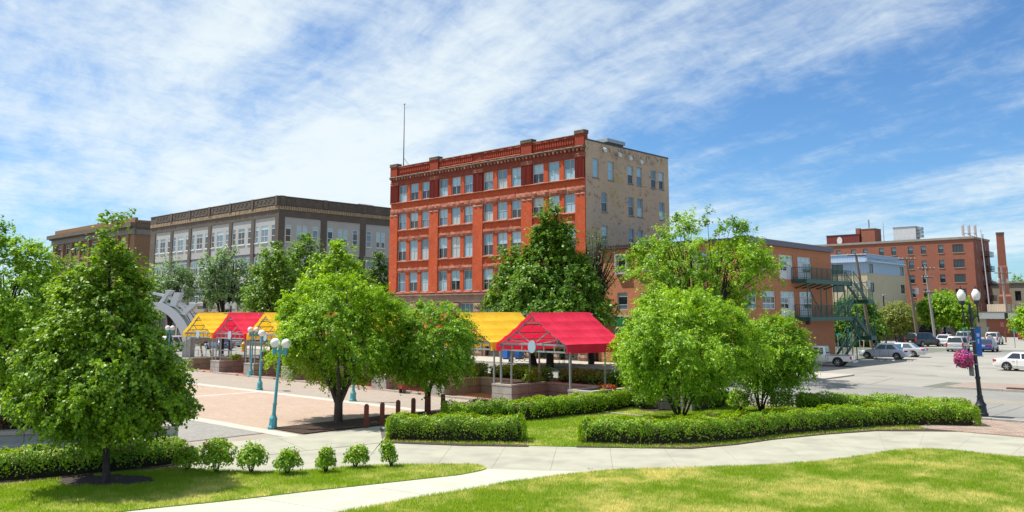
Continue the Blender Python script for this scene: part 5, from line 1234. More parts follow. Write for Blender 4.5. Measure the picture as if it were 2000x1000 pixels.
def kiosk_parts(root, fm):
    # fabric: four strips a side, each sagging between its battens, and a hanging valance
    for sg in (-1, 1):
        for i in range(4):
            mb = MB(); f0, f1 = i / 4, (i + 1) / 4
            rows = []
            for a in range(4):
                f = f0 + (f1 - f0) * a / 3; sag = -.05 * math.sin(math.pi * a / 3) - .018 * (a == 3) - .10 * math.sin(math.pi * f)
                rows.append([(sg * 2.38 * f, y, RZ + .03 - (RZ - EZ) * f + sag + .012 * math.sin(y * 5 + i)) for y in (-.12, .9, 1.9, 2.9, 3.9, KL + .12)])
            k = len(mb.v)
            for row in rows: mb.v += row
            for a in range(3):
                for j in range(5):
                    q = (k + a * 6 + j, k + a * 6 + j + 1, k + a * 6 + j + 7, k + a * 6 + j + 6)
                    mb.f.append(q if sg > 0 else q[::-1]); mb.m.append(0)
            mb.build('awning_strip', fm, root, smooth=True)
        mb = MB(); ys = (-.12, .9, 1.9, 2.9, 3.9, KL + .12)
        for y in (1.05, 2.2, 3.35):
            for i in range(12):
                f0, f1 = i / 12, (i + 1) / 12; zf = lambda f: RZ + .038 - (RZ - EZ) * f - .05 * math.sin(math.pi * (f * 4 % 1)) - .10 * math.sin(math.pi * f)
                mb.quad((sg * 2.38 * f0, y - .02, zf(f0)), (sg * 2.38 * f0, y + .02, zf(f0)), (sg * 2.38 * f1, y + .02, zf(f1)), (sg * 2.38 * f1, y - .02, zf(f1)))
        tag(mb.build('awning_seams', fm, root), kind='stuff'); mb = MB()
        for j in range(5):
            for z0, z1, o0, o1 in ((EZ + .015, EZ - .2, 0, .03), (EZ - .2, EZ - .42, .03, .02)): mb.quad((sg * (2.38 + o0), ys[j], z0), (sg * (2.38 + o1), ys[j], z1), (sg * (2.38 + o1), ys[j + 1], z1), (sg * (2.38 + o0), ys[j + 1], z0))
        mb.build('valance', fm, root)
    for y, nm in ((.10, 'gable_truss'), (KL - .12, 'gable_truss')):
        mb = MB()
        for sg in (-1, 1):
            mb.bar((0, y, RZ - .16), (sg * 1.2, y, (RZ + EZ) / 2 - .24), .06); mb.bar((sg * 1.2, y, (RZ + EZ) / 2 - .24), (sg * 2.34, y, EZ - .13), .06)
            for a, b in ((.28, .5), (.28, .78), (.3, .98)): 
                p = Vector((sg * 2.34 * b * .92, y, RZ - .22 - (RZ - EZ) * b * .92)); d = (p - Vector((0, y, EZ - .05))).normalized()
                mb.bar(Vector((0, y, EZ - .05)) + d * .3, p, .045)
            for f in (.25, .5, .75): mb.bar((sg * 2.34 * f, y - .14, RZ - .24 - (RZ - EZ) * f), (sg * 2.34 * f, y + .14, RZ - .24 - (RZ - EZ) * f), .06)
        mb.bar((-.62, y, RZ - .48), (.62, y, RZ - .48), .06); mb.bar((0, y, RZ - .08), (0, y, RZ - .48), .05)
        mb.bar((-2.34, y, EZ - .02), (2.34, y, EZ - .02), .075); mb.bar((-2.2, y, EZ - .36), (2.2, y, EZ - .36), .075)
        for x in (-2.1, -1.45, -.75, .75, 1.45, 2.1): mb.bar((x, y, EZ - .36), (x, y, EZ - .02), .05)
        tr = mb.build(nm, m_gsteel, root)
        mb = MB(); mb.disc_y((0, y - .08, EZ - .14), .31, .04, 20, .85); mb.build('gable_disc', m_disc, tr)
    mb = MB(); mb.bar((0, -.55, RZ - .06), (0, KL + .3, RZ - .06), .08)
    for sg in (-1, 1):
        for f in (.25, .5, .75, 1.0): mb.bar((sg * 2.3 * f, -.02, RZ - .14 - (RZ - EZ) * f - .10 * math.sin(math.pi * f)), (sg * 2.3 * f, KL, RZ - .14 - (RZ - EZ) * f - .10 * math.sin(math.pi * f)), .06)
    mb.build('roof_purlins', m_gsteel, root)
    for x, y in ((-2.3, .14), (-1.55, .14), (2.40, .14), (-2.3, 3.0), (2.36, 2.84), (.1, 2.84)):
        mb = MB(); mb.tube([(x, y, .88 if x < 0 or y > 1 else .88), (x, y, EZ - .33)], .048, 8); mb.build('post', m_gsteel, root)
def planter_parts(root):
    def course(p, q, z0, z1, n, m, th=.24):
        p, q = Vector((*p, 0)), Vector((*q, 0)); d = (q - p).normalized(); nrm = Vector((-d.y, d.x, 0)); ln = (q - p).length
        cuts = [0] + sorted((i + random.uniform(-.12, .12)) / n for i in range(1, n)) + [1]
        for a, b in zip(cuts, cuts[1:]):
            a_, b_ = p + d * (ln * a + .011), p + d * (ln * b - .011); o = random.uniform(0, .006)
            P = [a_ - nrm * o, b_ - nrm * o, b_ + nrm * th, a_ + nrm * th]
            mb = MB(); e = .012
            mb.loft([[(v.x, v.y, z0 + .009) for v in P], [(v.x, v.y, z1 - e) for v in P], [(v.x + (nrm.x * e if k < 2 else 0), v.y + (nrm.y * e if k < 2 else 0), z1 - .009) for k, v in enumerate(P)]])
            mb.build('stone_block', m, root)
    X0, X1, W, D = -2.86, -1.4, 3.66, 2.7
    for (p, q), n, m in (((( X0, 0), (X1, 0)), 2, m_granite), (((X1, 0.0), (X1, D)), 3, m_granite_b), (((X1, D), (X1 + W, D)), 4, m_granite_b), (((X0, D), (X0, .25)), 3, m_granite_b)):
        course(p, q, 0, .40, n, m); course(p, q, .40, .80, max(1, n - 1), m)
        dx, dy = q[0] - p[0], q[1] - p[1]; l = math.hypot(dx, dy); nn = Vector((-dy / l, dx / l)); d = Vector((dx / l, dy / l))
        a, b = Vector(p) + d * .004 - nn * .02, Vector(q) - d * .004 - nn * .02
        mb = MB(); mb.prism([(a.x, a.y), (b.x, b.y), (b.x + nn.x * .3, b.y + nn.y * .3), (a.x + nn.x * .3, a.y + nn.y * .3)], .803, .89 + (.002 if n == 3 else 0)); mb.build('cap_stone', m_cap, root)
    mb = MB(); mb.box(X0 + .24, X1 - .24, .24, 5.4, .02, .76); mb.box(X1 + .01, X1 + W, D + .24, 5.4, .02, .74); mb.build('soil', m_soil, root)
    mb = MB(); mb.box(X0, X1 + W, 5.4, 5.64, 0, .86); mb.build('rear_wall', m_granite_b, root)
    mb = MB(); mb.box(X1 + .003, X1 + W - .003, -.5, -.32, .0, .10); mb.build('threshold_kerb', m_cap, root)
KNAMES = ['red awning kiosk with white posts nearest to the big round tree', 'yellow awning kiosk just behind the nearest red one', 'red awning kiosk mostly hidden behind the smaller maple', 'yellow awning kiosk hidden behind the rounded maple', 'red awning kiosk seen only through leaves of the rounded maple',
          'yellow awning kiosk peeking out at the left of the rounded maple', 'red awning kiosk between the two far yellow ones', 'yellow awning kiosk at the far left end of the row']
PNAMES = ['granite planter at the left of the nearest red kiosk', 'granite planter in front of the near yellow kiosk', 'granite planter by the trunk of the smaller maple', 'granite planter behind the trunk of the rounded maple', 'granite planter behind the left boughs of the rounded maple', 'granite planter under the yellow kiosk beside the rounded maple', 'granite planter with the clear pale corner under the far red kiosk', 'granite planter at the far left end of the kiosks']
kproto = {}
pl0 = thing('stone_planter', 'granite planter at the right of the nearest red kiosk behind the hedge', 'planter', (*(KC - STEP), 0), KR, 'granite planters between the kiosks'); planter_parts(pl0)
for k in range(8):
    p = KC + STEP * k; loc = (p[0], p[1], 0); c = k % 2
    if c not in kproto:
        kproto[c] = thing('market_kiosk', KNAMES[k], 'market kiosk', loc, KR, 'market kiosks with striped roofs in a row'); kiosk_parts(kproto[c], m_fyel if c else m_fred)
        kproto[c]['group'] = 'awning kiosks in a row'
    else: dup(kproto[c], loc, KR, KNAMES[k])
    dup(pl0, loc, KR, PNAMES[k])
def kp(k, x, y):
    p = KC + STEP * k; return (p[0] + math.cos(KR) * x - math.sin(KR) * y, p[1] + math.sin(KR) * x + math.cos(KR) * y)
for k, lb in ((-1, None), (0, 'box hedge in the planter behind the nearest red kiosk'), (1, 'box hedge in the planter behind the near yellow kiosk'), (2, 'box hedge behind the red kiosk hidden by the smaller maple'), (3, 'box hedge in the planter behind the hidden yellow kiosk'), (4, 'box hedge behind the kiosk seen through the maple leaves'), (5, 'square cut box hedge beside the far red kiosk'), (6, 'box hedge behind the far red kiosk')):
    if lb: hedge('box_hedge', lb, [kp(k, -.95, 3.9), kp(k, 2.3, 3.9)], 1.5, .82, 210, .11, lf_box, 110 + k, .68, 'box hedges in the planters', lump=.03)
shrub('planter_shrub', 'leafy plant in the planter left of the nearest red kiosk', kp(0, -1.8, 1.9), 1.1, .7, 700, .1, lf_mid, 121, .72, 'plants in the planters', cat='plant')
shrub('planter_shrub', 'leafy plant in the planter under the near yellow kiosk', kp(1, -1.8, 2.2), 1.1, .75, 700, .1, lf_mid, 122, .72, 'plants in the planters', cat='plant')
shrub('planter_shrub', 'low red flowering plant in the planter behind the front hedge', kp(-1, -1.75, 1.6), .9, .35, 600, .08, leaf_mat('leaf_flowers', (.05, .12, .02), (.10, .16, .03), (.55, .03, .03), .9), 123, .72, 'plants in the planters', cat='plant')
shrub('planter_shrub', 'bright leafy plant at the corner of the far planter', kp(6, -1.8, 1.5), 1.0, .6, 500, .1, lf_bright, 124, .72, 'plants in the planters', cat='plant')
sheet('kiosk_floor', [kp(-1, -1.1, -.3), kp(-1, 2.6, -.3), kp(7, -3, -.3), kp(7, -3, 2.7), kp(-1, 2.6, 2.7), kp(-1, -1.1, 2.7)][:0] or [kp(-1, 1.2, -.4), kp(-1, 1.2, 6), kp(8, 1.0, 6), kp(8, 1.0, -.4)], .016, brick_mat('kiosk_floor_pavers', (.34, .21, .165), (.29, .175, .14), (.2, .13, .11), .21, .105, True, .006, rot=R(45)))
# small red dispenser box
b = gp(786, 768)
nb = thing('newspaper_box', 'small dark red dispenser box in the shade beside the granite planter', 'newspaper box', (b[0], b[1], .01), R(-45))
MB().bbox(-.25, .25, -.2, .2, .25, 1.0, .03).build('box', plain('box_red', (.32, .02, .04), .4), nb); MB().box(-.2, -.14, -.1, .1, 0, .25).box(.14, .2, -.1, .1, 0, .25).build('leg', m_iron, nb); MB().box(-.17, .17, -.206, -.2, .6, .92).build('window', m_glass_dark, nb)

# concrete seat wall at the left with barberry on top
w0, w1 = gp(-70, 888), gp(345, 869); dw = (w1 - w0) / np.linalg.norm(w1 - w0); ang = math.atan2(dw[1], dw[0]); ln = float(np.linalg.norm(w1 - w0))
m_wall = M('seat_wall_concrete', (.37, .37, .35), (.29, .29, .285), scale=1.2, rough=.9, bump=.15, bscale=30)
sw = thing('seat_wall', 'low stepped concrete wall behind the hedge under the conical tree', 'wall', (w0[0], w0[1], 0), ang)
for i in range(4): MB().bbox(ln * i / 4 + .006, ln * (i + 1) / 4 - .006, -.35, .45, 0, .26, .015).build('step_block', m_wall, sw); MB().bbox(ln * i / 4 + .006, ln * (i + 1) / 4 - .006, .45, .95, 0, .50, .015).build('wall_block', m_wall, sw); MB().bbox(ln * i / 4 + .006, ln * (i + 1) / 4 - .006, .40, .99, .50, .62, .015).build('coping_block', m_cap, sw)
e0 = w0 + dw * -.5 + np.array([-dw[1], dw[0]]) * 1.5; e1 = w0 + dw * (ln * .42) + np.array([-dw[1], dw[0]]) * 1.5
hedge('barberry_hedge', 'red brown barberry planting on the concrete wall at the left border', [e0, e1], 1.0, .9, 420, .07, lf_barb, 131, .1, 'planting on the seat wall', lump=.16)

# ================================================================ STREET FURNITURE
m_teal = M('turquoise_paint', (.10, .36, .40), (.08, .30, .335), scale=4, rough=.45, spec=.4)
m_globe = plain('white_globe', (.78, .76, .72), .25, spec=.5)
m_lampblk = plain('black_lamp_paint', (.018, .02, .028), .35, spec=.5)
def teal_lamp(label, loc, lean, rz=0.0):
    t = thing('globe_lamp', label, 'street lamp', (loc[0], loc[1], .01), rz, 'turquoise globe lamps on the plaza')
    t.rotation_euler = (0, lean, rz)
    MB().lathe([(.20, 0), (.20, .07), (.165, .12), (.15, .34), (.165, .38), (.15, .42), (.10, .50), (.085, .56)], 8).build('base', m_teal, t, smooth=False)
    MB().lathe([(.075, .56), (.07, .9), (.083, .93), (.083, .97), (.066, 1.0), (.05, 3.0), (.065, 3.05), (.065, 3.12), (.045, 3.16), (.03, 3.2)], 12).build('pole', m_teal, t, smooth=True)
    mb = MB(); mb.bbox(-.26, .26, -.04, .04, 2.93, 3.02, .012)
    for s in (-1, 1): mb.lathe([(.085, 2.86), (.085, 3.06), (.11, 3.1), (.09, 3.13)], 10, (s * .22, 0, 0))
    mb.build('crossarm', m_teal, t)
    for s in (-1, 1): MB().ball((s * .22, 0, 3.30), .195, 18, 12).build('globe', m_globe, t, smooth=True)
    return t
tl = teal_lamp('turquoise post with two white globes standing at the corner of the pink paving', gp(532, 838), R(3.6))
for px, py, lb, rz in ((507, 762, 'turquoise globe lamp behind the two globe lamp of the pink paving', R(-70)), (489, 736, 'slim turquoise lamp post under the yellow kiosk beside the maple', R(30)), (689, 784, 'turquoise lamp hidden behind the crown of the rounded maple', 0), (852, 771, 'turquoise lamp hidden behind the crown of the smaller maple', 0), (326, 724, 'turquoise lamp with a white globe seen through the conical tree', R(60))):
    p = gp(px, py); o = dup(tl, (p[0], p[1], .01), rz, lb); o.rotation_euler = (0, R(1.5), rz)
# wooden bollards
m_post = M('stained_wood', (.24, .058, .03), (.15, .036, .02), scale=5, rough=.6, stretch=(1, 1, .12), bump=.4, bscale=20)
bp = None
BOLL = ['first wooden post next to the shaded path', 'second wooden post from the shaded path', 'third wooden post from the shaded path', 'fourth wooden post beside the trunk of the smaller maple', 'wooden post directly in front of the smaller maple trunk', 'last wooden post right of the smaller maple trunk']
for i, (px, py) in enumerate(((715, 836), (746, 832), (777, 826), (807, 821), (836, 816), (865, 811))):
    p = gp(px, py)
    if not bp:
        bp = thing('wooden_bollard', BOLL[0], 'bollard', (p[0], p[1], .03), R(8), 'wooden posts along the bark bed')
        mb = MB(); w = .095
        rings = []
        for y in (-.075, .075): rings.append([(-w, y, 0)] + [(w, y, 0)] + [(w * math.cos(a), y, .80 + w * math.sin(a)) for a in np.linspace(0, math.pi, 9)])
        mb.loft([r[::1] for r in rings]); mb.build('post', m_post, bp)
        for z in (.78, .36): MB().disc_y((0, -.085, z), .042, .022, 12).build('bolt', m_iron, bp)
    else: dup(bp, (p[0], p[1], .03), R(8), BOLL[i])
# black double lamp with basket and banner
def black_lamp(label, loc, rz, lean, H=4.75, group='black lamp posts'):
    t = thing('black_street_lamp', label, 'street lamp', (loc[0], loc[1], .03), rz, group); t.rotation_euler = (0, lean, rz)
    MB().lathe([(.27, 0), (.27, .1), (.23, .14), (.21, .42), (.24, .46), (.15, .6), (.12, .78), (.135, .82), (.105, .88)], 12).build('base', m_lampblk, t, smooth=True)
    MB().lathe([(.10, .88), (.09, 1.55), (.11, 1.6), (.11, 1.66), (.082, 1.7), (.062, H - .25), (.085, H - .2), (.085, H - .1), (.05, H), (.06, H + .1), (.01, H + .2)], 12).build('pole', m_lampblk, t, smooth=True)
    mb = MB()
    for s in (-1, 1):
        mb.tube(smooth_line([(s * .05, 0, H - .65), (s * .16, 0, H - .42), (s * .30, 0, H - .40), (s * .33, 0, H - .15), (s * .33, 0, H + .12)], 4), .035, 6)
        mb.tube(smooth_line([(s * .04, 0, H - .25), (s * .2, 0, H - .2), (s * .32, 0, H - .25)], 3), .025, 6)
        mb.lathe([(.01, H - .72), (.045, H - .6), (.03, H - .5), (.05, H - .38)], 8, (s * .33, 0, 0))
        mb.lathe([(.05, H + .1), (.12, H + .16), (.13, H + .24), (.115, H + .3)], 10, (s * .33, 0, 0))
    mb.build('scroll_arms', m_lampblk, t, smooth=True)
    for s in (-1, 1):
        g = MB().lathe([(.105, H + .3), (.165, H + .42), (.185, H + .58), (.15, H + .66), (.10, H + .74), (.06, H + .80)], 14, (s * .33, 0, 0)).build('lantern', m_globe, t, smooth=True)
        MB().lathe([(.062, H + .80), (.05, H + .85), (.02, H + .9), (.015, H + .97)], 8, (s * .33, 0, 0)).build('finial', m_lampblk, g, smooth=True)
    return t
lp = gp(1918, 813)
bl = black_lamp('black double lantern post leaning at the end of the hedge by the brick sidewalk', lp, 0, R(-2.2), 4.72)
mb = MB(); mb.tube([(-.1, 0, 2.02), (-.34, 0, 2.06)], .02, 5); mb.bbox(-.28, -.2, -.16, .16, 1.72, 2.5, .02); mb.build('signal_box', plain('grey_box', (.20, .21, .23), .5), bl)
mb = MB()
for z in (3.78, 3.2, 2.62, 2.2): mb.lathe([(.09, z), (.09, z + .04)], 10)
mb.build('strap', m_steel, bl)
m_blue = M('banner_blue', (.03, .15, .48), (.025, .12, .42), scale=3, rough=.7)
ban = tag(thing('lamp_banner', 'blue fabric banner hanging from the right side of the black lamp post', 'banner', (lp[0] - .12, lp[1], .0), 0), None)
mb = MB(); mb.box(.07, .34, -.008, .008, 2.62, 3.85); mb.build('banner_cloth', m_blue, ban)
mb = MB(); mb.bar((0, 0, 3.87), (.38, 0, 3.87), .03); mb.bar((0, 0, 2.60), (.38, 0, 2.60), .03); mb.build('banner_rods', m_lampblk, ban)
mb = MB(); mb.box(.14, .27, -.0095, .0095, 3.45, 3.6); mb.box(.17, .24, -.0095, .0095, 3.15, 3.35); mb.build('banner_emblem', plain('banner_pale', (.35, .48, .72), .7), ban)
bk = thing('flower_basket', 'hanging basket overflowing with pink purple and red petunias on the black lamp post', 'flower basket', (lp[0] - .64, lp[1] - .02, 2.5), 0)
r_ = np.random.default_rng(5); n = 2600
v = norm(r_.normal(0, 1, (n, 3))); q = v * np.array([.40, .40, .37]) * r_.uniform(.8, 1.05, (n, 1)) * (1 + .1 * np.sin(4 * np.arctan2(v[:, 1], v[:, 0]) + 3 * v[:, 2]))[:, None]; q[:, 2] += -.02
for nm, cols, k0, k1, lf in (('petals_pink', ((.55, .03, .18), (.85, .16, .42)), 0, 1150, .085), ('petals_purple', ((.20, .03, .42), (.42, .10, .66)), 1150, 1650, .085), ('petals_red', ((.60, .02, .05), (.78, .08, .10)), 1650, 1900, .085), ('foliage', ((.05, .12, .02), (.14, .24, .03)), 1900, 2600, .08)):
    V, Fc = leaves(q[k0:k1], v[k0:k1] + r_.normal(0, .4, (k1 - k0, 3)), r_.normal(0, 1, (k1 - k0, 3)), np.full(k1 - k0, lf), np.full(k1 - k0, .5))
    link(nm, np_mesh(nm, V, Fc, leaf_mat(nm, *cols, trans=.3), r_.uniform(0, .9, k1 - k0)), bk)
MB().lathe([(.05, -.3), (.2, -.22), (.3, -.02), (.31, .03)], 14).build('basket', m_iron, bk)
mb = MB(); mb.tube([(.55, 0, .52), (0, 0, .50)], .02, 5)
for a in (0, 2.1, 4.2): mb.tube([(.29 * math.cos(a), .29 * math.sin(a), .02), (0, 0, .5)], .008, 4)
mb.build('hanger', m_lampblk, bk)
b = gp(998, 711); black_lamp('black lamp post base standing by the blue bins behind the near kiosks', b, R(40), 0, 3.6)
# blue bins, bicycle, racks
b = gp(990, 704); m_bin = plain('bin_blue', (.02, .12, .42), .45)
for dx, lb in ((0, 'blue collection box behind the near yellow kiosk hedge'), (1.2, 'second blue collection box partly behind a lamp post')):
    t = thing('collection_box', lb, 'collection box', (b[0] + dx, b[1] + .4, .1), ROT_A + R(180), 'blue boxes on the far sidewalk')
    mb = MB(); mb.loft([[(x, y, z) for x, y in ((-.33, -.3), (.33, -.3), (.33, .3), (-.33, .3))] for z in (.1, 1.05)] + [[(x, y, 1.3) for x, y in ((-.33, -.15), (.33, -.15), (.33, .15), (-.33, .15))]]); mb.build('body', m_bin, t)
    MB().box(-.25, .25, -.302, -.312, .85, .98).build('slot', m_black, t)
    MB().box(-.3, -.2, -.25, .25, 0, .1).box(.2, .3, -.25, .25, 0, .1).build('feet', m_iron, t)
m_rub = plain('tyre_rubber', (.02, .02, .021), .8)
def torus(mb, c, r, w, n=20, axis_y=True):
    rings = []
    for i in range(n + 1):
        a = 2 * math.pi * i / n
        rings.append([(c[0] + (r + w * math.cos(b)) * math.cos(a), c[1] + w * math.sin(b), c[2] + (r + w * math.cos(b)) * math.sin(a)) for b in (2 * math.pi * k / 6 for k in range(6))])
    return mb.loft(rings, cap0=False, cap1=False)
def bicycle(label, loc, rz, col):
    t = thing('bicycle', label, 'bicycle', loc, rz, 'bicycles on the far sidewalk')
    m = plain('bike_paint', col, .35)
    for x in (-.52, .52):
        w = torus(MB(), (x, 0, .34), .32, .02).build('wheel', m_rub, t)
        mb = MB()
        for k in range(9): a = 2 * math.pi * k / 9; mb.tube([(x, 0, .34), (x + .31 * math.cos(a), 0, .34 + .31 * math.sin(a))], .004, 3)
        mb.build('spokes', m_steel, w)
    mb = MB()
    for p, q in (((-.52, 0, .34), (-.12, 0, .32)), ((-.12, 0, .32), (-.25, 0, .85)), ((-.52, 0, .34), (-.22, 0, .78)), ((-.12, 0, .32), (.38, 0, .78)), ((-.22, 0, .78), (.36, 0, .84)), ((.36, 0, .88), (.52, 0, .34))): mb.tube([p, q], .018, 6)
    mb.build('frame', m, t)
    MB().tube([(.36, -.28, 1.0), (.33, -.1, 1.02), (.35, 0, .98), (.33, .1, 1.02), (.36, .28, 1.0)], .014, 6).tube([(.36, 0, .85), (.35, 0, .99)], .014, 6).build('handlebar', m_iron, t)
    MB().bbox(-.38, -.13, -.06, .06, .86, .92, .02).build('saddle', m_rub, t)
    MB().lathe([(.09, -.02), (.09, .02)], 12).build('chainring', m_iron, t).location = (-.12, 0, .32)
    return t
b = gp(1019, 709); bicycle('black bicycle parked upright on the far sidewalk behind the red kiosk', (b[0], b[1], .1), R(-20), (.02, .02, .022)); bicycle('yellowish bicycle leaning just behind the black one', (b[0] + .55, b[1] + .5, .1), R(-14), (.30, .24, .04))
for (px, py), lb in (((1096, 713), 'left steel hoop of the bicycle rack on the far sidewalk'), ((1107, 712), 'right steel hoop of the bicycle rack on the far sidewalk')):
    b = gp(px, py); t = thing('rack_hoop', lb, 'bike rack', (b[0], b[1], .1), R(20), 'bicycle rack hoops')
    MB().tube(smooth_line([(-.19, 0, 0), (-.19, 0, .65), (-.1, 0, .82), (.1, 0, .82), (.19, 0, .65), (.19, 0, 0)], 3), .028, 7).build('hoop', m_iron, t)
    for x in (-.19, .19): MB().lathe([(.06, 0), (.06, .015)], 8, (x, 0, 0)).build('foot_plate', m_iron, t)
# steel arch sculpture and timber legs
Ya = 80.0
def P80(px, py, dy=0): x, z = at_y(px, py, Ya); return Vector((x, Ya + dy, z))
m_ss = plain('brushed_steel', (.56, .58, .62), .35, metal=.25)
sc_ = thing('steel_arch_sculpture', 'big curved steel ladder like arch rising behind the far yellow kiosk', 'sculpture', (P80(375, 655).x, Ya, 0), 0)
org_s = Vector((P80(375, 655).x, Ya, 0))
def ribbon(name, top, bot, w, m):
    a = smooth_line([list(P80(*p)) for p in top], 5); b = smooth_line([list(P80(*p)) for p in bot], 5); mb = MB(); rings = []
    for p, q in zip(a, b):
        p, q = Vector(p) - org_s, Vector(q) - org_s; o = Vector((0, w / 2, 0)); rings.append([p - o, q - o, q + o, p + o])
    mb.loft(rings); return mb.build(name, m, sc_)
ribbon('lower_arch', ((300, 590), (322, 592), (345, 604), (362, 622), (372, 640), (378, 660)), ((300, 600), (318, 606), (336, 618), (350, 636), (358, 652), (362, 668)), 1.3, m_ss)
ribbon('upper_rail', ((300, 571), (322, 575), (340, 583), (360, 597), (378, 618), (386, 640)), ((300, 575), (320, 580), (338, 588), (356, 602), (372, 622), (380, 644)), .5, m_ss)
ribbon('inner_rail', ((345, 584), (358, 592), (372, 602), (388, 620)), ((345, 587), (357, 595), (370, 606), (384, 623)), .3, m_ss)
for q in (((344, 571), (356, 572), (346, 600), (334, 597)), ((376, 592), (388, 593), (364, 616), (355, 613)), ((330, 566), (338, 567), (318, 596), (312, 594))):
    mb = MB(); a = [P80(*p) - org_s for p in q]; o = Vector((0, .45, 0)); mb.loft([[p - o for p in a], [p + o for p in a]]); mb.build('rung_plate', m_ss, sc_)
mb = MB(); mb.box(-1.2, .6, -.9, .9, 0, .5); mb.box(-.6, .1, -.6, .6, .5, 2.7); mb.build('foot_block', m_wall, sc_)
m_tim = M('tan_timber', (.36, .25, .14), (.27, .18, .10), scale=3, rough=.8, stretch=(1, 1, .2))
b = gp(396, 700); tf = thing('timber_frame', 'tan curved timber frame with a cross beam beside the far yellow kiosk', 'sculpture', (b[0], b[1], 0), R(20))
for x in (-.25, .6): MB().tube(smooth_line([(x + .25, 0, 0), (x + .08, 0, .8), (x, 0, 1.5), (x + .12, 0, 2.4)], 3), .1, 6).build('curved_leg', m_tim, tf)
MB().box(-1.2, 1.4, -.12, .12, 1.7, 1.95).build('cross_beam', m_tim, tf)
# railing, hydrant, signal, lantern lamp
a, b = gp(372, 702), gp(447, 704); d = b - a; ln = float(np.hypot(*d)); rl = thing('pipe_railing', 'grey pipe railing behind the far planters', 'railing', (a[0], a[1], 0), math.atan2(d[1], d[0]))
for z in (.95, .55): MB().tube([(0, 0, z), (ln, 0, z)], .035, 6).build('rail', m_gsteel, rl)
for k in range(6): MB().tube([(ln * k / 5, 0, 0), (ln * k / 5, 0, .97)], .035, 6).build('post', m_gsteel, rl)
b = gp(475, 687); m_hyd = plain('hydrant_yellow', (.62, .33, .02), .45); hy = thing('fire_hydrant', 'yellow fire hydrant on the far kerb behind the kiosks', 'hydrant', (b[0], b[1], 0), 0)
MB().lathe([(.3, 0), (.3, .08), (.2, .1), (.2, .75), (.26, .8), (.24, .95), (.1, 1.08), (.05, 1.15)], 12).build('barrel', m_hyd, hy, smooth=True)
for s in (-1, 1): mb = MB(); mb.bbox(s * .2, s * .36, -.08, .08, .58, .74, .02); mb.build('outlet', m_hyd, hy)
Ys = 95.0; xs_, _ = at_y(437, 620, Ys)
ts = thing('signal_mast', 'traffic signal mast with a curved cobra head lamp arm over the far kiosks', 'traffic signal', (xs_, Ys, 0), 0)
def q95(px, py): x, z = at_y(px, py, Ys); return (x - xs_, 0, z)
MB().tube([(0, 0, 0), q95(437, 560)], .19, 8).build('mast', m_lampblk, ts)
MB().tube(smooth_line([q95(437, 562), q95(441, 545), q95(450, 533), q95(468, 527), q95(486, 526)], 4), .08, 6).build('lamp_arm', m_steel, ts)
MB().bbox(q95(484, 0)[0], q95(494, 0)[0], -.18, .18, q95(0, 528)[2], q95(0, 524)[2], .03).build('lamp_head', m_steel, ts)
hd = MB().bbox(q95(427, 0)[0], q95(433, 0)[0], -.2, .15, q95(0, 602)[2], q95(0, 581)[2], .03).build('signal_head', m_lampblk, ts)
for k, cc in enumerate(((.5, .03, .02), (.18, .11, .02), (.02, .11, .05))): MB().disc_y(((q95(427, 0)[0] + q95(433, 0)[0]) / 2, -.21, q95(0, 585 + k * 6.5)[2]), .12, .03, 12).build('signal_lens', plain('lens_%s' % ('red', 'amber', 'green')[k], cc, .3), hd)
MB().tube([q95(437, 578), q95(430, 578)], .05, 5).build('bracket', m_lampblk, ts)
MB().box(q95(441, 0)[0], q95(464, 0)[0], -.05, .0, q95(0, 583)[2], q95(0, 578)[2]).build('sign_board', m_bluetrim, ts)
MB().box(q95(465, 0)[0], q95(475, 0)[0], -.05, .0, q95(0, 595)[2], q95(0, 590)[2]).build('blue_plate', plain('plate_blue', (.02, .10, .45), .4), ts)
MB().tube([q95(437, 588), q95(475, 588)], .04, 5).build('sign_arm', m_lampblk, ts)
Yl = 90.0; xl, _ = at_y(451, 600, Yl)
wl = thing('twin_lantern_lamp', 'dark lamp post with two white lanterns beside the signal mast', 'street lamp', (xl, Yl, 0), 0)
MB().tube([(0, 0, 0), (0, 0, 4.9)], .09, 8).build('pole', m_lampblk, wl); MB().bar((-.42, 0, 4.8), (.42, 0, 4.8), .08).build('crossarm', m_lampblk, wl)
for s in (-1, 1): MB().lathe([(.12, 4.85), (.24, 4.95), (.27, 5.3), (.18, 5.5), (.05, 5.62)], 10, (s * .38, 0, 0)).build('lantern', m_globe, wl)
# utility poles
m_pole = M('weathered_pole', (.22, .165, .125), (.15, .11, .085), scale=3, rough=.95, stretch=(1, 1, .08), bump=.4)
m_pole_lt = M('grey_pole', (.34, .31, .29), (.26, .235, .22), scale=3, rough=.95, stretch=(1, 1, .08), bump=.4)
m_insul = plain('transformer_grey', (.50, .50, .50), .45)
def utility_pole(label, base, top, H, r, m, arms, cans, group='utility poles'):
    t = thing('utility_pole', label, 'utility pole', (base[0], base[1], 0), 0, group); lean = Vector((top, 0, H))
    MB().tube([(0, 0, 0), lean * .5, lean], [r * 1.15, r, r * .78], 10).build('pole', m, t, smooth=True)
    for z, w in arms:
        c = lean * (z / H); MB().box(c.x - w / 2, c.x + w / 2, -.08 - r, .02 - r, z - .07, z + .07).build('crossarm', m_pole, t)
        mb = MB()
        for k in range(5): mb.lathe([(.05, z + .07), (.07, z + .14), (.03, z + .26)], 6, (c.x - w * .46 + w * .92 * k / 4, -r - .03, 0))
        mb.build('insulators', m_insul, t)
    for x, z in cans:
        c = lean * (z / H)
        MB().lathe([(.25, z), (.27, z + .05), (.27, z + .78), (.2, z + .86)], 12, (c.x + x, -.1, 0)).build('transformer', m_insul, t, smooth=True)
        MB().bar((c.x, -.1, z + .6), (c.x + x, -.1, z + .6), .08).build('bracket', m_iron, t)
    return t
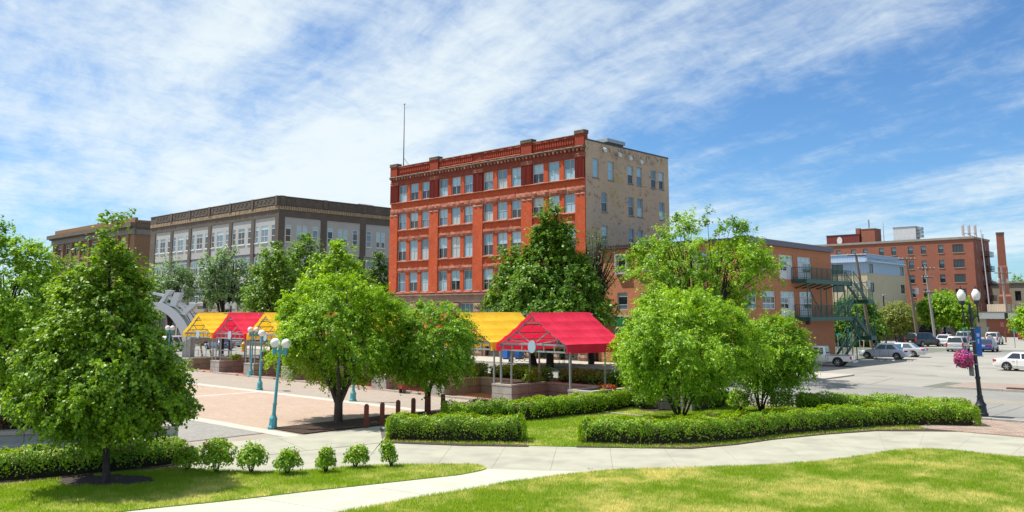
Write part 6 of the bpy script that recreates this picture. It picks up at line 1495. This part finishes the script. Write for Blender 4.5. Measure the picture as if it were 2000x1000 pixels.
utility_pole('leaning brown utility pole with two round transformers beside the fire escape', (46.33, 111.8), -1.45, 12.2, .19, m_pole, ((11.9, 2.4),), ((-.75, 7.6), (.85, 7.8)))
utility_pole('brown utility pole with one transformer left of the thinner grey pole', (54.77, 116.9), -1.0, 12.0, .19, m_pole, ((11.7, 2.4),), ((.7, 7.0),))
utility_pole('thinner pale grey utility pole right of the brown one', (58.83, 120.5), -.75, 11.1, .17, m_pole_lt, ((10.6, 2.4), (9.4, 1.6), (7.3, 1.6)), ())
utility_pole('tall far utility pole with crossarms in front of the brick chimney', (98.5, 172), -.35, 13.6, .24, m_pole_lt, ((12.4, 3.4), (10.2, 2.2)), ((-.9, 10.4), (.8, 10.4)))
b = gp(1954, 664); stp = thing('red_street_sign', 'small red and white sign on the far utility pole', 'sign', (98.3, 171.6, 0), 0); mb = MB(); mb.box(-.45, .45, -.03, .0, 2.4, 3.3); mb.build('plate', plain('sign_red', (.5, .03, .03), .5), stp); mb = MB(); mb.box(-.35, .35, -.05, -.031, 2.75, 3.0); mb.build('lettering', m_frame_white, stp)
am = thing('mast_antenna', 'tall thin pale lattice mast rising beside the brick chimney', 'mast', (101.5, 183, 0), 0)
MB().tube([(0, 0, 0), (-.9, 0, 22.2)], [.16, .07], 6).build('mast_tube', plain('mast_paint', (.55, .45, .46), .5), am)
MB().bar((-.8, -.1, 19), (-.2, -.1, 19), .05).build('stub_arm', m_steel, am)
al = thing('lot_light', 'thin light pole with a small flood lamp before the cream building', 'light pole', (*at_y(1729, 640, 128)[:1], 128, 0), 0)
MB().tube([(0, 0, 0), (0, 0, 7.1)], .1, 6).build('pole', m_lampblk, al); MB().bbox(-.1, .5, -.15, .15, 7.0, 7.25, .03).build('lamp_head', m_steel, al)
# overhead wires: one sagging span each
def wire(label, p, q, sag, r=.018):
    p, q = Vector(p), Vector(q); t = thing('overhead_wire', label, 'wire', p, 0, 'overhead wires of the utility poles')
    MB().tube([(p.lerp(q, k / 8) - p) - Vector((0, 0, sag * 4 * (k / 8) * (1 - k / 8))) for k in range(9)], r, 4).build('span', m_iron, t)
wire('wire running from the leaning pole to the brown pole near the top', (45.0, 111.7, 11.9), (53.9, 116.8, 11.9), .4); wire('second wire from the leaning pole to the brown pole', (46.0, 111.7, 11.9), (54.9, 116.8, 11.9), .5)
wire('low slack wire sagging before the cream building', (46.0, 111.7, 6.2), (54.3, 116.8, 5.6), 1.5, .025); wire('wire from the leaning pole down to the orange building', (45.6, 111.7, 7.4), (31.5, 84.5, 9.4), .6); wire('wire from the brown pole to the grey pole', (54.1, 116.8, 8.0), (58.3, 120.4, 9.0), .4)
wire('long wire from the grey pole to the far pole across the brick front', (58.4, 120.4, 9.4), (98.3, 172, 12.4), 2.0); wire('lower long wire from the grey pole to the far pole', (58.4, 120.4, 7.2), (98.3, 172, 10.2), 2.2)
wire('wire from the brown pole to the cream building wall', (54.4, 116.8, 6.4), (58.2, 139.5, 6.6), .9)
# guy wires with guards, sign posts, meters
for px, py, ty, lb, c in ((1666, 689, 588, 'guy wire with a yellow guard beside the fire escape', (.60, .36, .02)), (1687, 682, 568, 'guy wire with a pale pink guard next to the leaning pole', (.50, .33, .30))):
    b = gp(px, py); t = thing('guy_wire', lb, 'guy wire', (b[0], b[1], 0), 0, 'guy wires'); MB().tube([(0, 0, 0), (.2, .1, 2.1)], .07, 6).build('guard', plain('guard_paint', c, .5), t); MB().tube([(.2, .1, 2.1), (1.3, .6, 7.5)], .02, 4).build('wire', m_iron, t)
m_gtag = plain('green_tag', (.03, .42, .33), .5)
for px, py, h, lb in ((1638, 690, 2.0, 'leaning sign post beside the foot of the fire escape'), (1662, 688, 2.1, 'grey post with a green cap behind the pickup bed'), (1680, 684, 2.0, 'grey post with a green cap left of the silver blue sedan'), (1699, 676, 2.4, 'post with a small green and white sign by the leaning pole'), (1827, 674, 2.2, 'post with a green plate beside the thinner grey pole'), (1884, 680, 2.4, 'post with a green plate behind the silver minivan'), (1931, 671, 2.2, 'post with a green plate behind the dark blue sedan'), (1983, 680, 2.2, 'thin post with a green plate above the white sedan')):
    b = gp(px, py); t = thing('sign_post', lb, 'sign post', (b[0], b[1], 0), R(20), 'small posts around the parking lot'); MB().tube([(0, 0, 0), (0, 0, h)], .05, 6).build('post', m_steel, t); MB().box(-.25, .25, -.07, -.052, h - .05, h + .2).build('plate', m_gtag, t)
for px, py, lb, c in ((1717, 674, 'dark parking meter post left of the conifer', m_iron), (1780, 672, 'short brown post in front of the black pickup', m_post), (1965, 669, 'short brown post at the edge of the far grass strip', m_post), (1915, 659, 'dark post by the far grass strip behind the blue banner', m_iron)):
    b = gp(px, py); t = thing('short_post', lb, 'post', (b[0], b[1], 0), 0, 'short posts around the parking lot'); MB().tube([(0, 0, 0), (0, 0, 1.3)], .1, 8).build('shaft', c, t); MB().bbox(-.13, .13, -.1, .1, 1.3, 1.6, .04).build('head', c, t)
b = gp(1800, 674); dm = thing('dumpster', 'pale blue and green dumpster in the shade behind the black pickup', 'dumpster', (b[0] + 1.0, b[1] + 6, 0), ROT_A)
MB().bbox(-1.2, 1.2, -.8, .8, .2, 2.3, .04).build('bin', plain('dumpster_blue', (.10, .16, .28), .5), dm); MB().bbox(-1.25, 1.25, -.85, .85, 2.3, 2.4, .03).build('lid', m_black, dm); MB().box(-1.0, -.7, -.6, .6, 0, .2).box(.7, 1.0, -.6, .6, 0, .2).build('skids', m_iron, dm)
# stop blocks in the lot
for px, py, lb in ((1722, 706, 'concrete wheel stop at the tip of the building shadow'), (1736, 705.5, 'second concrete wheel stop beside the silver blue sedan')):
    b = gp(px, py); t = tag(MB().bbox(-.6, .6, -.09, .09, 0, .13, .03).build('wheel_stop', m_kerb), lb, 'wheel stop', 'concrete wheel stops'); t.location = (b[0], b[1], .008); t.rotation_euler = (0, 0, ROT_B)
# ================================================================ CARS
m_trim = plain('black_trim', (.015, .015, .017), .5)
m_cglass = plain('car_glass', (.02, .028, .034), .03, spec=.9)
m_cglass_l = plain('car_glass_light', (.10, .15, .17), .04, spec=.9)
m_rim = plain('alloy_rim', (.46, .47, .48), .3, metal=.6)
m_tail = plain('tail_lamp_red', (.42, .012, .015), .2, spec=.6)
m_head = plain('head_lamp', (.62, .64, .66), .1, spec=.7)
m_plate = plain('plate_white', (.55, .60, .62), .5)
def paint(name, col): return plain(name, col, .28, metal=.25, spec=.5, coat=.8)
WH = {}
def wheel_me(r):
    if r not in WH:
        t = MB(); t.loft([[(rr * math.cos(a), y, rr * math.sin(a)) for a in (2 * math.pi * k / 22 for k in range(22))] for rr, y in ((r * .62, -.10), (r * .93, -.11), (r, -.075), (r, .075), (r * .93, .11), (r * .62, .10))], cap0=False, cap1=False)
        m = MB(); m.loft([[(rr * math.cos(a), y, rr * math.sin(a)) for a in (2 * math.pi * k / 22 for k in range(22))] for rr, y in ((r * .64, .095), (r * .56, .07), (r * .56, -.09), (r * .64, -.1))], cap0=False, cap1=False)
        for k in range(6):
            a = 2 * math.pi * k / 6; c, s = math.cos(a), math.sin(a); m.bar((0, .08, 0), (r * .6 * c, .088, r * .6 * s), .09, .05)
        m.disc_y((0, .085, 0), r * .16, .05, 10); m.mat(1); m.disc_y((0, -.02, 0), r * .57, .03, 16)
        WH[r] = (t.mesh('wheel', m_rub, True), m.mesh('rim', [m_rim, m_trim]))
    return WH[r]
def car(name, label, pos, heading, col, shape, L=4.6, W=1.8, H=1.45, r=.32, cat='car', glass=None, group='vehicles around the parking lot'):
    """x forward, y left; body, cabin, glass, wheels, lamps as parts"""
    glass = glass or m_cglass
    t = thing(name, label, cat, (pos[0], pos[1], .008), heading, group); m = paint('paint_' + name, col)
    h = L / 2; w = W / 2
    belt = {'sedan': .92, 'suv': 1.02, 'van': .98, 'pickup': .98, 'hatch': .95}[shape] * (H / {'sedan': 1.45, 'suv': 1.7, 'van': 1.75, 'pickup': 1.75, 'hatch': 1.5}[shape])
    fwx, rwx = h - L * .185, -h + L * .215
    hood = belt - .10; deck = belt + (.04 if shape == 'sedan' else 0)
    # body stations: x, bottom, top, half width
    S = [(h, .42, .60, .80), (h - .06, .27, .70, .90), (h - .22, .22, hood - .08, .95), (h - L * .16, .20, hood, 1.0), (h - L * .26, .20, belt - .03, 1.0), (.0, .20, belt, 1.0), (-h + L * .25, .20, belt, 1.0), (-h + L * .12, .22, deck, .99), (-h + .16, .26, deck - .02, .95), (-h + .04, .34, deck - .10, .90), (-h, .45, .72, .86)]
    if shape in ('suv', 'van', 'hatch'): S[-3:] = [(-h + .12, .28, belt, .97), (-h + .03, .34, belt - .04, .95), (-h, .42, belt - .16, .92)]
    bed = shape == 'pickup'; zbed = .62
    if bed: S = [s for s in S if s[0] > -.2] + [(-.45, .32, belt, 1.0)]
    def ring(x, zb, zt, k):
        y = w * k; pts = [(-y * .90, zb), (-y * .985, zb + .12), (-y, zb + (zt - zb) * .5), (-y * .965, zt - .07), (-y * .88, zt - .005), (0, zt + .02)]
        full = pts + [(-a, b) for a, b in reversed(pts[:-1])]
        return [(x, a, b) for a, b in full]
    mb = MB(); mb.loft([ring(*s) for s in S])
    mb.build('body', m, t, smooth=True)
    if bed:
        mb = MB(); xb = -h
        mb.bbox(xb + .02, -.46, -w * .97, -w * .97 + .13, .45, belt, .03); mb.bbox(xb + .02, -.46, w * .97 - .13, w * .97, .45, belt, .03); mb.box(xb + .03, -.46, -w * .8, w * .8, zbed - .1, zbed); mb.box(-.56, -.455, -w * .8, w * .8, zbed, belt - .02)
        mb.build('bed', m, t)
        mb = MB(); mb.bbox(xb - .02, xb + .06, -w * .80, w * .80, .50, belt - .01, .02); tg = mb.build('tailgate', m, t)
        MB().box(xb - .035, xb - .021, -.1, .1, .78, .84).build('handle', m_trim, tg)
        mb = MB(); mb.box(xb + .1, -.48, -w * .97 - .004, -w * .97 + .1, belt, belt + .03); mb.box(xb + .1, -.48, w * .97 - .1, w * .97 + .004, belt, belt + .03); mb.build('bed_rail', m_trim, t)
        mb = MB(); mb.bbox(xb - .22, xb - .03, -w * .92, w * .92, .36, .52, .04); mb.build('rear_bumper', m_rim if col[0] > .2 else m_trim, t)
    # cabin
    xa, xb_, xc, xd = {'sedan': (h - L * .27, h - L * .42, -h + L * .27, -h + L * .13), 'suv': (h - L * .27, h - L * .38, -h + L * .09, -h + L * .025), 'van': (h - L * .18, h - L * .34, -h + L * .07, -h + L * .02), 'pickup': (h - L * .27, h - L * .37, -.10 - .32, -.10 - .40), 'hatch': (h - L * .25, h - L * .4, -h + L * .2, -h + L * .05)}[shape]
    zb, zt = belt - .03, H; yb, yt = w * .93, w * .74
    def cring(f, dz=0, ins=0):
        x0, x1 = xa + (xb_ - xa) * f - ins, xd + (xc - xd) * f + ins; y = yb + (yt - yb) * f - ins; z = zb + (zt - zb) * f + dz
        c = .10; return [(x0, -y * .9, z), (x0 - c * 2, -y, z), (x1 + c, -y, z), (x1, -y * .9, z), (x1, y * .9, z), (x1 + c, y, z), (x0 - c * 2, y, z), (x0, y * .9, z)]
    mb = MB(); mb.loft([cring(0), cring(.9), cring(1.0, 0, .07), cring(1.0, .02, .2)]); cab = mb.build('cabin', m, t, smooth=True)
    # glazing follows the cabin's slopes, just proud of it
    def side_pt(s, u, f):
        y = (yb + (yt - yb) * f) * s + s * .012; x0 = xa + (xb_ - xa) * f - .2; x1 = xd + (xc - xd) * f + .1; return (x0 + (x1 - x0) * u, y, zb + (zt - zb) * f)
    cuts = {'sedan': ((.06, .46), (.50, .90)), 'suv': ((.05, .34), (.38, .64), (.68, .96)), 'van': ((.05, .32), (.36, .64), (.67, .97)), 'pickup': ((.06, .55), (.62, .92)), 'hatch': ((.06, .5), (.54, .88))}[shape]
    for s in (-1, 1):
        for u0, u1 in cuts:
            mb = MB(); q = [side_pt(s, u0 + .05 * 0, .12), side_pt(s, u1, .12), side_pt(s, u1 - .01, .84), side_pt(s, u0 + .02, .84)]; q = q if s < 0 else q[::-1]
            p = [(a, b - s * .01, c) for a, b, c in q]; mb.loft([p, q]) ; mb.build('side_window', glass, t)
    def cross_pt(front, v, f):
        x = (xa + (xb_ - xa) * f + .012) if front else (xd + (xc - xd) * f - .012); y = (yb + (yt - yb) * f) * .88 * v; return (x, y, zb + (zt - zb) * f)
    for front, nm in ((True, 'windscreen'), (False, 'rear_window')):
        f0 = .10 if front else .18
        q = [cross_pt(front, -1, f0), cross_pt(front, 1, f0), cross_pt(front, .97, .86), cross_pt(front, -.97, .86)]; q = q if front else q[::-1]
        p = [(a + (-.01 if front else .01), b, c) for a, b, c in q]; MB().loft([p, q]).build(nm, glass, t)
    # wheels in dark arches
    tm, rm = wheel_me(r)
    for x in (fwx, rwx):
        for s in (-1, 1):
            mb = MB(); R_ = r * 1.2; a = [(x + R_ * math.cos(k), 0, r + R_ * math.sin(k)) for k in np.linspace(-.35, math.pi + .35, 16)]
            mb.loft([[(p[0], s * (w + .004), p[2]) for p in a], [(p[0], s * (w - .2), p[2]) for p in a]] if s > 0 else [[(p[0], s * (w - .2), p[2]) for p in a], [(p[0], s * (w + .004), p[2]) for p in a]])
            mb.build('wheel_arch', m_trim, t)
        for s in (-1, 1):
            o = link('wheel', tm, t, (x, s * (w - .10), r), 0 if s > 0 else math.pi); link('rim', rm, o, (0, 0.02, 0))
    # lamps, bumpers, plates, mirrors, handles
    zl = belt - .22
    for s in (-1, 1):
        MB().bbox(h - .34, h - .05, s * w * .62, s * w * .93, zl - .10, zl + .05, .03).build('headlight', m_head, t)
        if shape in ('van', 'suv', 'hatch'): MB().bbox(-h - .012, -h + .16, s * w * .76, s * w * .955, belt - .38, belt + .04, .03).build('tail_light', m_tail, t)
        elif bed: MB().bbox(-h - .03, -h + .1, s * w * .82, s * w * .985, .62, belt - .06, .02).build('tail_light', m_tail, t)
        else: MB().bbox(-h - .008, -h + .30, s * w * .50, s * w * .955, belt - .20, belt - .05, .03).build('tail_light', m_tail, t)
        mb = MB(); mb.bbox(xa - .42, xa - .28, s * (w + .02), s * (w + .2), belt - .02, belt + .12, .03); mb.build('mirror', m, t)
        for x in ((.02 * L, -.2 * L) if not bed else (.05 * L,)): MB().box(x, x + .16, s * (w * .985), s * (w + .015), belt - .17, belt - .14).build('door_handle', m if col[0] < .5 else m_rim, t)
        MB().box(-h + L * .3, h - L * .28, s * (w - .02), s * (w + .012), .42, .47).build('side_moulding', m_trim if col[0] < .2 else m, t)
        for x in (.06 * L - .02, -.13 * L): MB().box(x, x + .014, s * (w * .99), s * (w + .004), .3, belt - .06).build('door_gap', m_trim, t)
    if not bed: MB().bbox(-h - .05, -h + .1, -w * .86, w * .86, .36, .56, .04).build('rear_bumper', m, t)
    MB().bbox(h - .1, h + .04, -w * .82, w * .82, .30, .48, .04).build('front_bumper', m if shape != 'pickup' else m_rim, t)
    zp = .66 if not bed else .43; xp = -h - (.02 if not bed else .23)
    MB().box(xp - .012, xp, -.17, .17, zp, zp + .12).build('number_plate', m_plate, t)
    return t
HA, HB = ROT_A, ROT_B
def gpos(px, py): return gp(px, py)
def ahead(p, hd, d): return (p[0] + math.cos(hd) * d, p[1] + math.sin(hd) * d)
def by_rear(px, py, hd, L, W, side=-1):
    """centre of a car whose near rear wheel touches the ground at this spot of the photograph"""
    p = gp(px, py); f = (math.cos(hd), math.sin(hd)); l = (-f[1], f[0]); d = L / 2 - L * .215
    return (p[0] + f[0] * d - l[0] * side * (W / 2 - .1), p[1] + f[1] * d - l[1] * side * (W / 2 - .1))
t = car('pickup_truck', 'white pickup truck with an extended cab partly behind the smaller multi stemmed tree', by_rear(1637, 716.5, HA + R(10), 5.1, 1.75, 1), HA + R(10), (.72, .71, .72), 'pickup', 5.1, 1.75, 1.68, .37, 'pickup truck')
car('sedan_car', 'silver blue sedan half in the shadow of the orange building', by_rear(1752, 702.5, HA + R(6), 4.57, 1.79, 1), HA + R(6), (.52, .56, .65), 'sedan', 4.57, 1.79, 1.49, .32, glass=m_cglass_l)
car('sedan_car', 'older silver sedan parked just behind the silver blue one', by_rear(1784, 698, HA + R(6), 4.95, 1.85, 1), HA + R(6), (.55, .55, .56), 'sedan', 4.95, 1.85, 1.43, .32, glass=m_cglass_l)
car('sedan_car', 'white sedan cut off by the right border', by_rear(1968, 724.5, HA + R(180 - 8), 4.85, 1.86, -1), HA + R(172), (.78, .78, .78), 'sedan', 4.85, 1.86, 1.46, .33)
car('pickup_truck', 'black four door pickup truck behind the brown utility pole', ahead(gp(1800, 677), HB - R(20), .6), HB - R(22), (.022, .022, .022), 'suv', 5.3, 1.95, 1.85, .38, 'pickup truck')
car('minivan', 'silver minivan parked with its back to the camera', ahead(gp(1866, 687.5), HB + R(8), 2.2), HB + R(8), (.50, .50, .51), 'van', 4.9, 1.98, 1.76, .33, 'minivan')
car('sedan_car', 'dark blue sedan with red tail lamps to the right of the blue banner', ahead(gp(1922, 688), HB + R(4), 2.1), HB + R(4), (.02, .045, .20), 'sedan', 4.3, 1.72, 1.42, .30)
t = car('offroad_car', 'white offroad car carrying a spare wheel on its back door', ahead(gp(1937, 673.5), HB + R(4), 1.9), HB + R(4), (.60, .58, .58), 'suv', 4.1, 1.78, 1.75, .36, 'suv')
MB().loft([[(-2.05 - y, .1 + rr * math.cos(a), 1.0 + rr * math.sin(a)) for a in (2 * math.pi * k / 18 for k in range(18))] for rr, y in ((.34, 0), (.36, .05), (.36, .2), (.3, .24))]).build('spare_wheel', plain('spare_cover', (.30, .28, .28), .5), t)
car('crossover_car', 'small white crossover at the left of the silver minivan', ahead(gp(1841, 677), HB + R(4), 2.1), HB + R(4), (.74, .73, .73), 'hatch', 4.4, 1.8, 1.58, .33)
car('suv_car', 'pale blue grey suv standing behind the silver minivan', ahead(gp(1880, 673), HB + R(2), 2.2), HB + R(2), (.20, .27, .36), 'suv', 4.8, 1.9, 1.85, .36, 'suv')
car('suv_car', 'dark navy suv in front of the dark garage bay', ahead(gp(1850, 659), HB + R(6), 2.2), HB + R(6), (.018, .022, .035), 'suv', 4.7, 1.9, 1.8, .36, 'suv')
car('hatchback_car', 'red car showing only its roof behind the pale blue grey suv', ahead(gp(1878, 657), HB + R(2), 2.2), HB, (.50, .03, .02), 'sedan', 4.4, 1.75, 1.46, .31)
car('hatchback_car', 'red hatchback at the right border beyond the grass strip', ahead(gp(2000, 663.5), HB + R(6), 1.6), HB + R(6), (.55, .025, .03), 'hatch', 4.3, 1.75, 1.5, .31)
for i, (px, py, hd, col, sh, lb) in enumerate(((342, 686, R(60), (.68, .68, .69), 'van', 'white van seen through the branches right of the conical tree'), (428, 684, R(135), (.10, .13, .24), 'sedan', 'dark blue sedan on the street behind the far red kiosk'), (446, 679, R(135), (.30, .33, .36), 'hatch', 'grey car parked behind the far red kiosk'), (395, 676, R(135), (.03, .03, .035), 'suv', 'black car on the street behind the far yellow kiosk'))):
    car(('van', 'sedan_car', 'hatchback_car', 'suv_car')[i], lb, gp(px, py), hd, col, sh, H={'van': 1.8, 'sedan': 1.45, 'hatch': 1.5, 'suv': 1.7}[sh], cat=('van', 'car', 'car', 'suv')[i], group='vehicles on the street behind the kiosks')
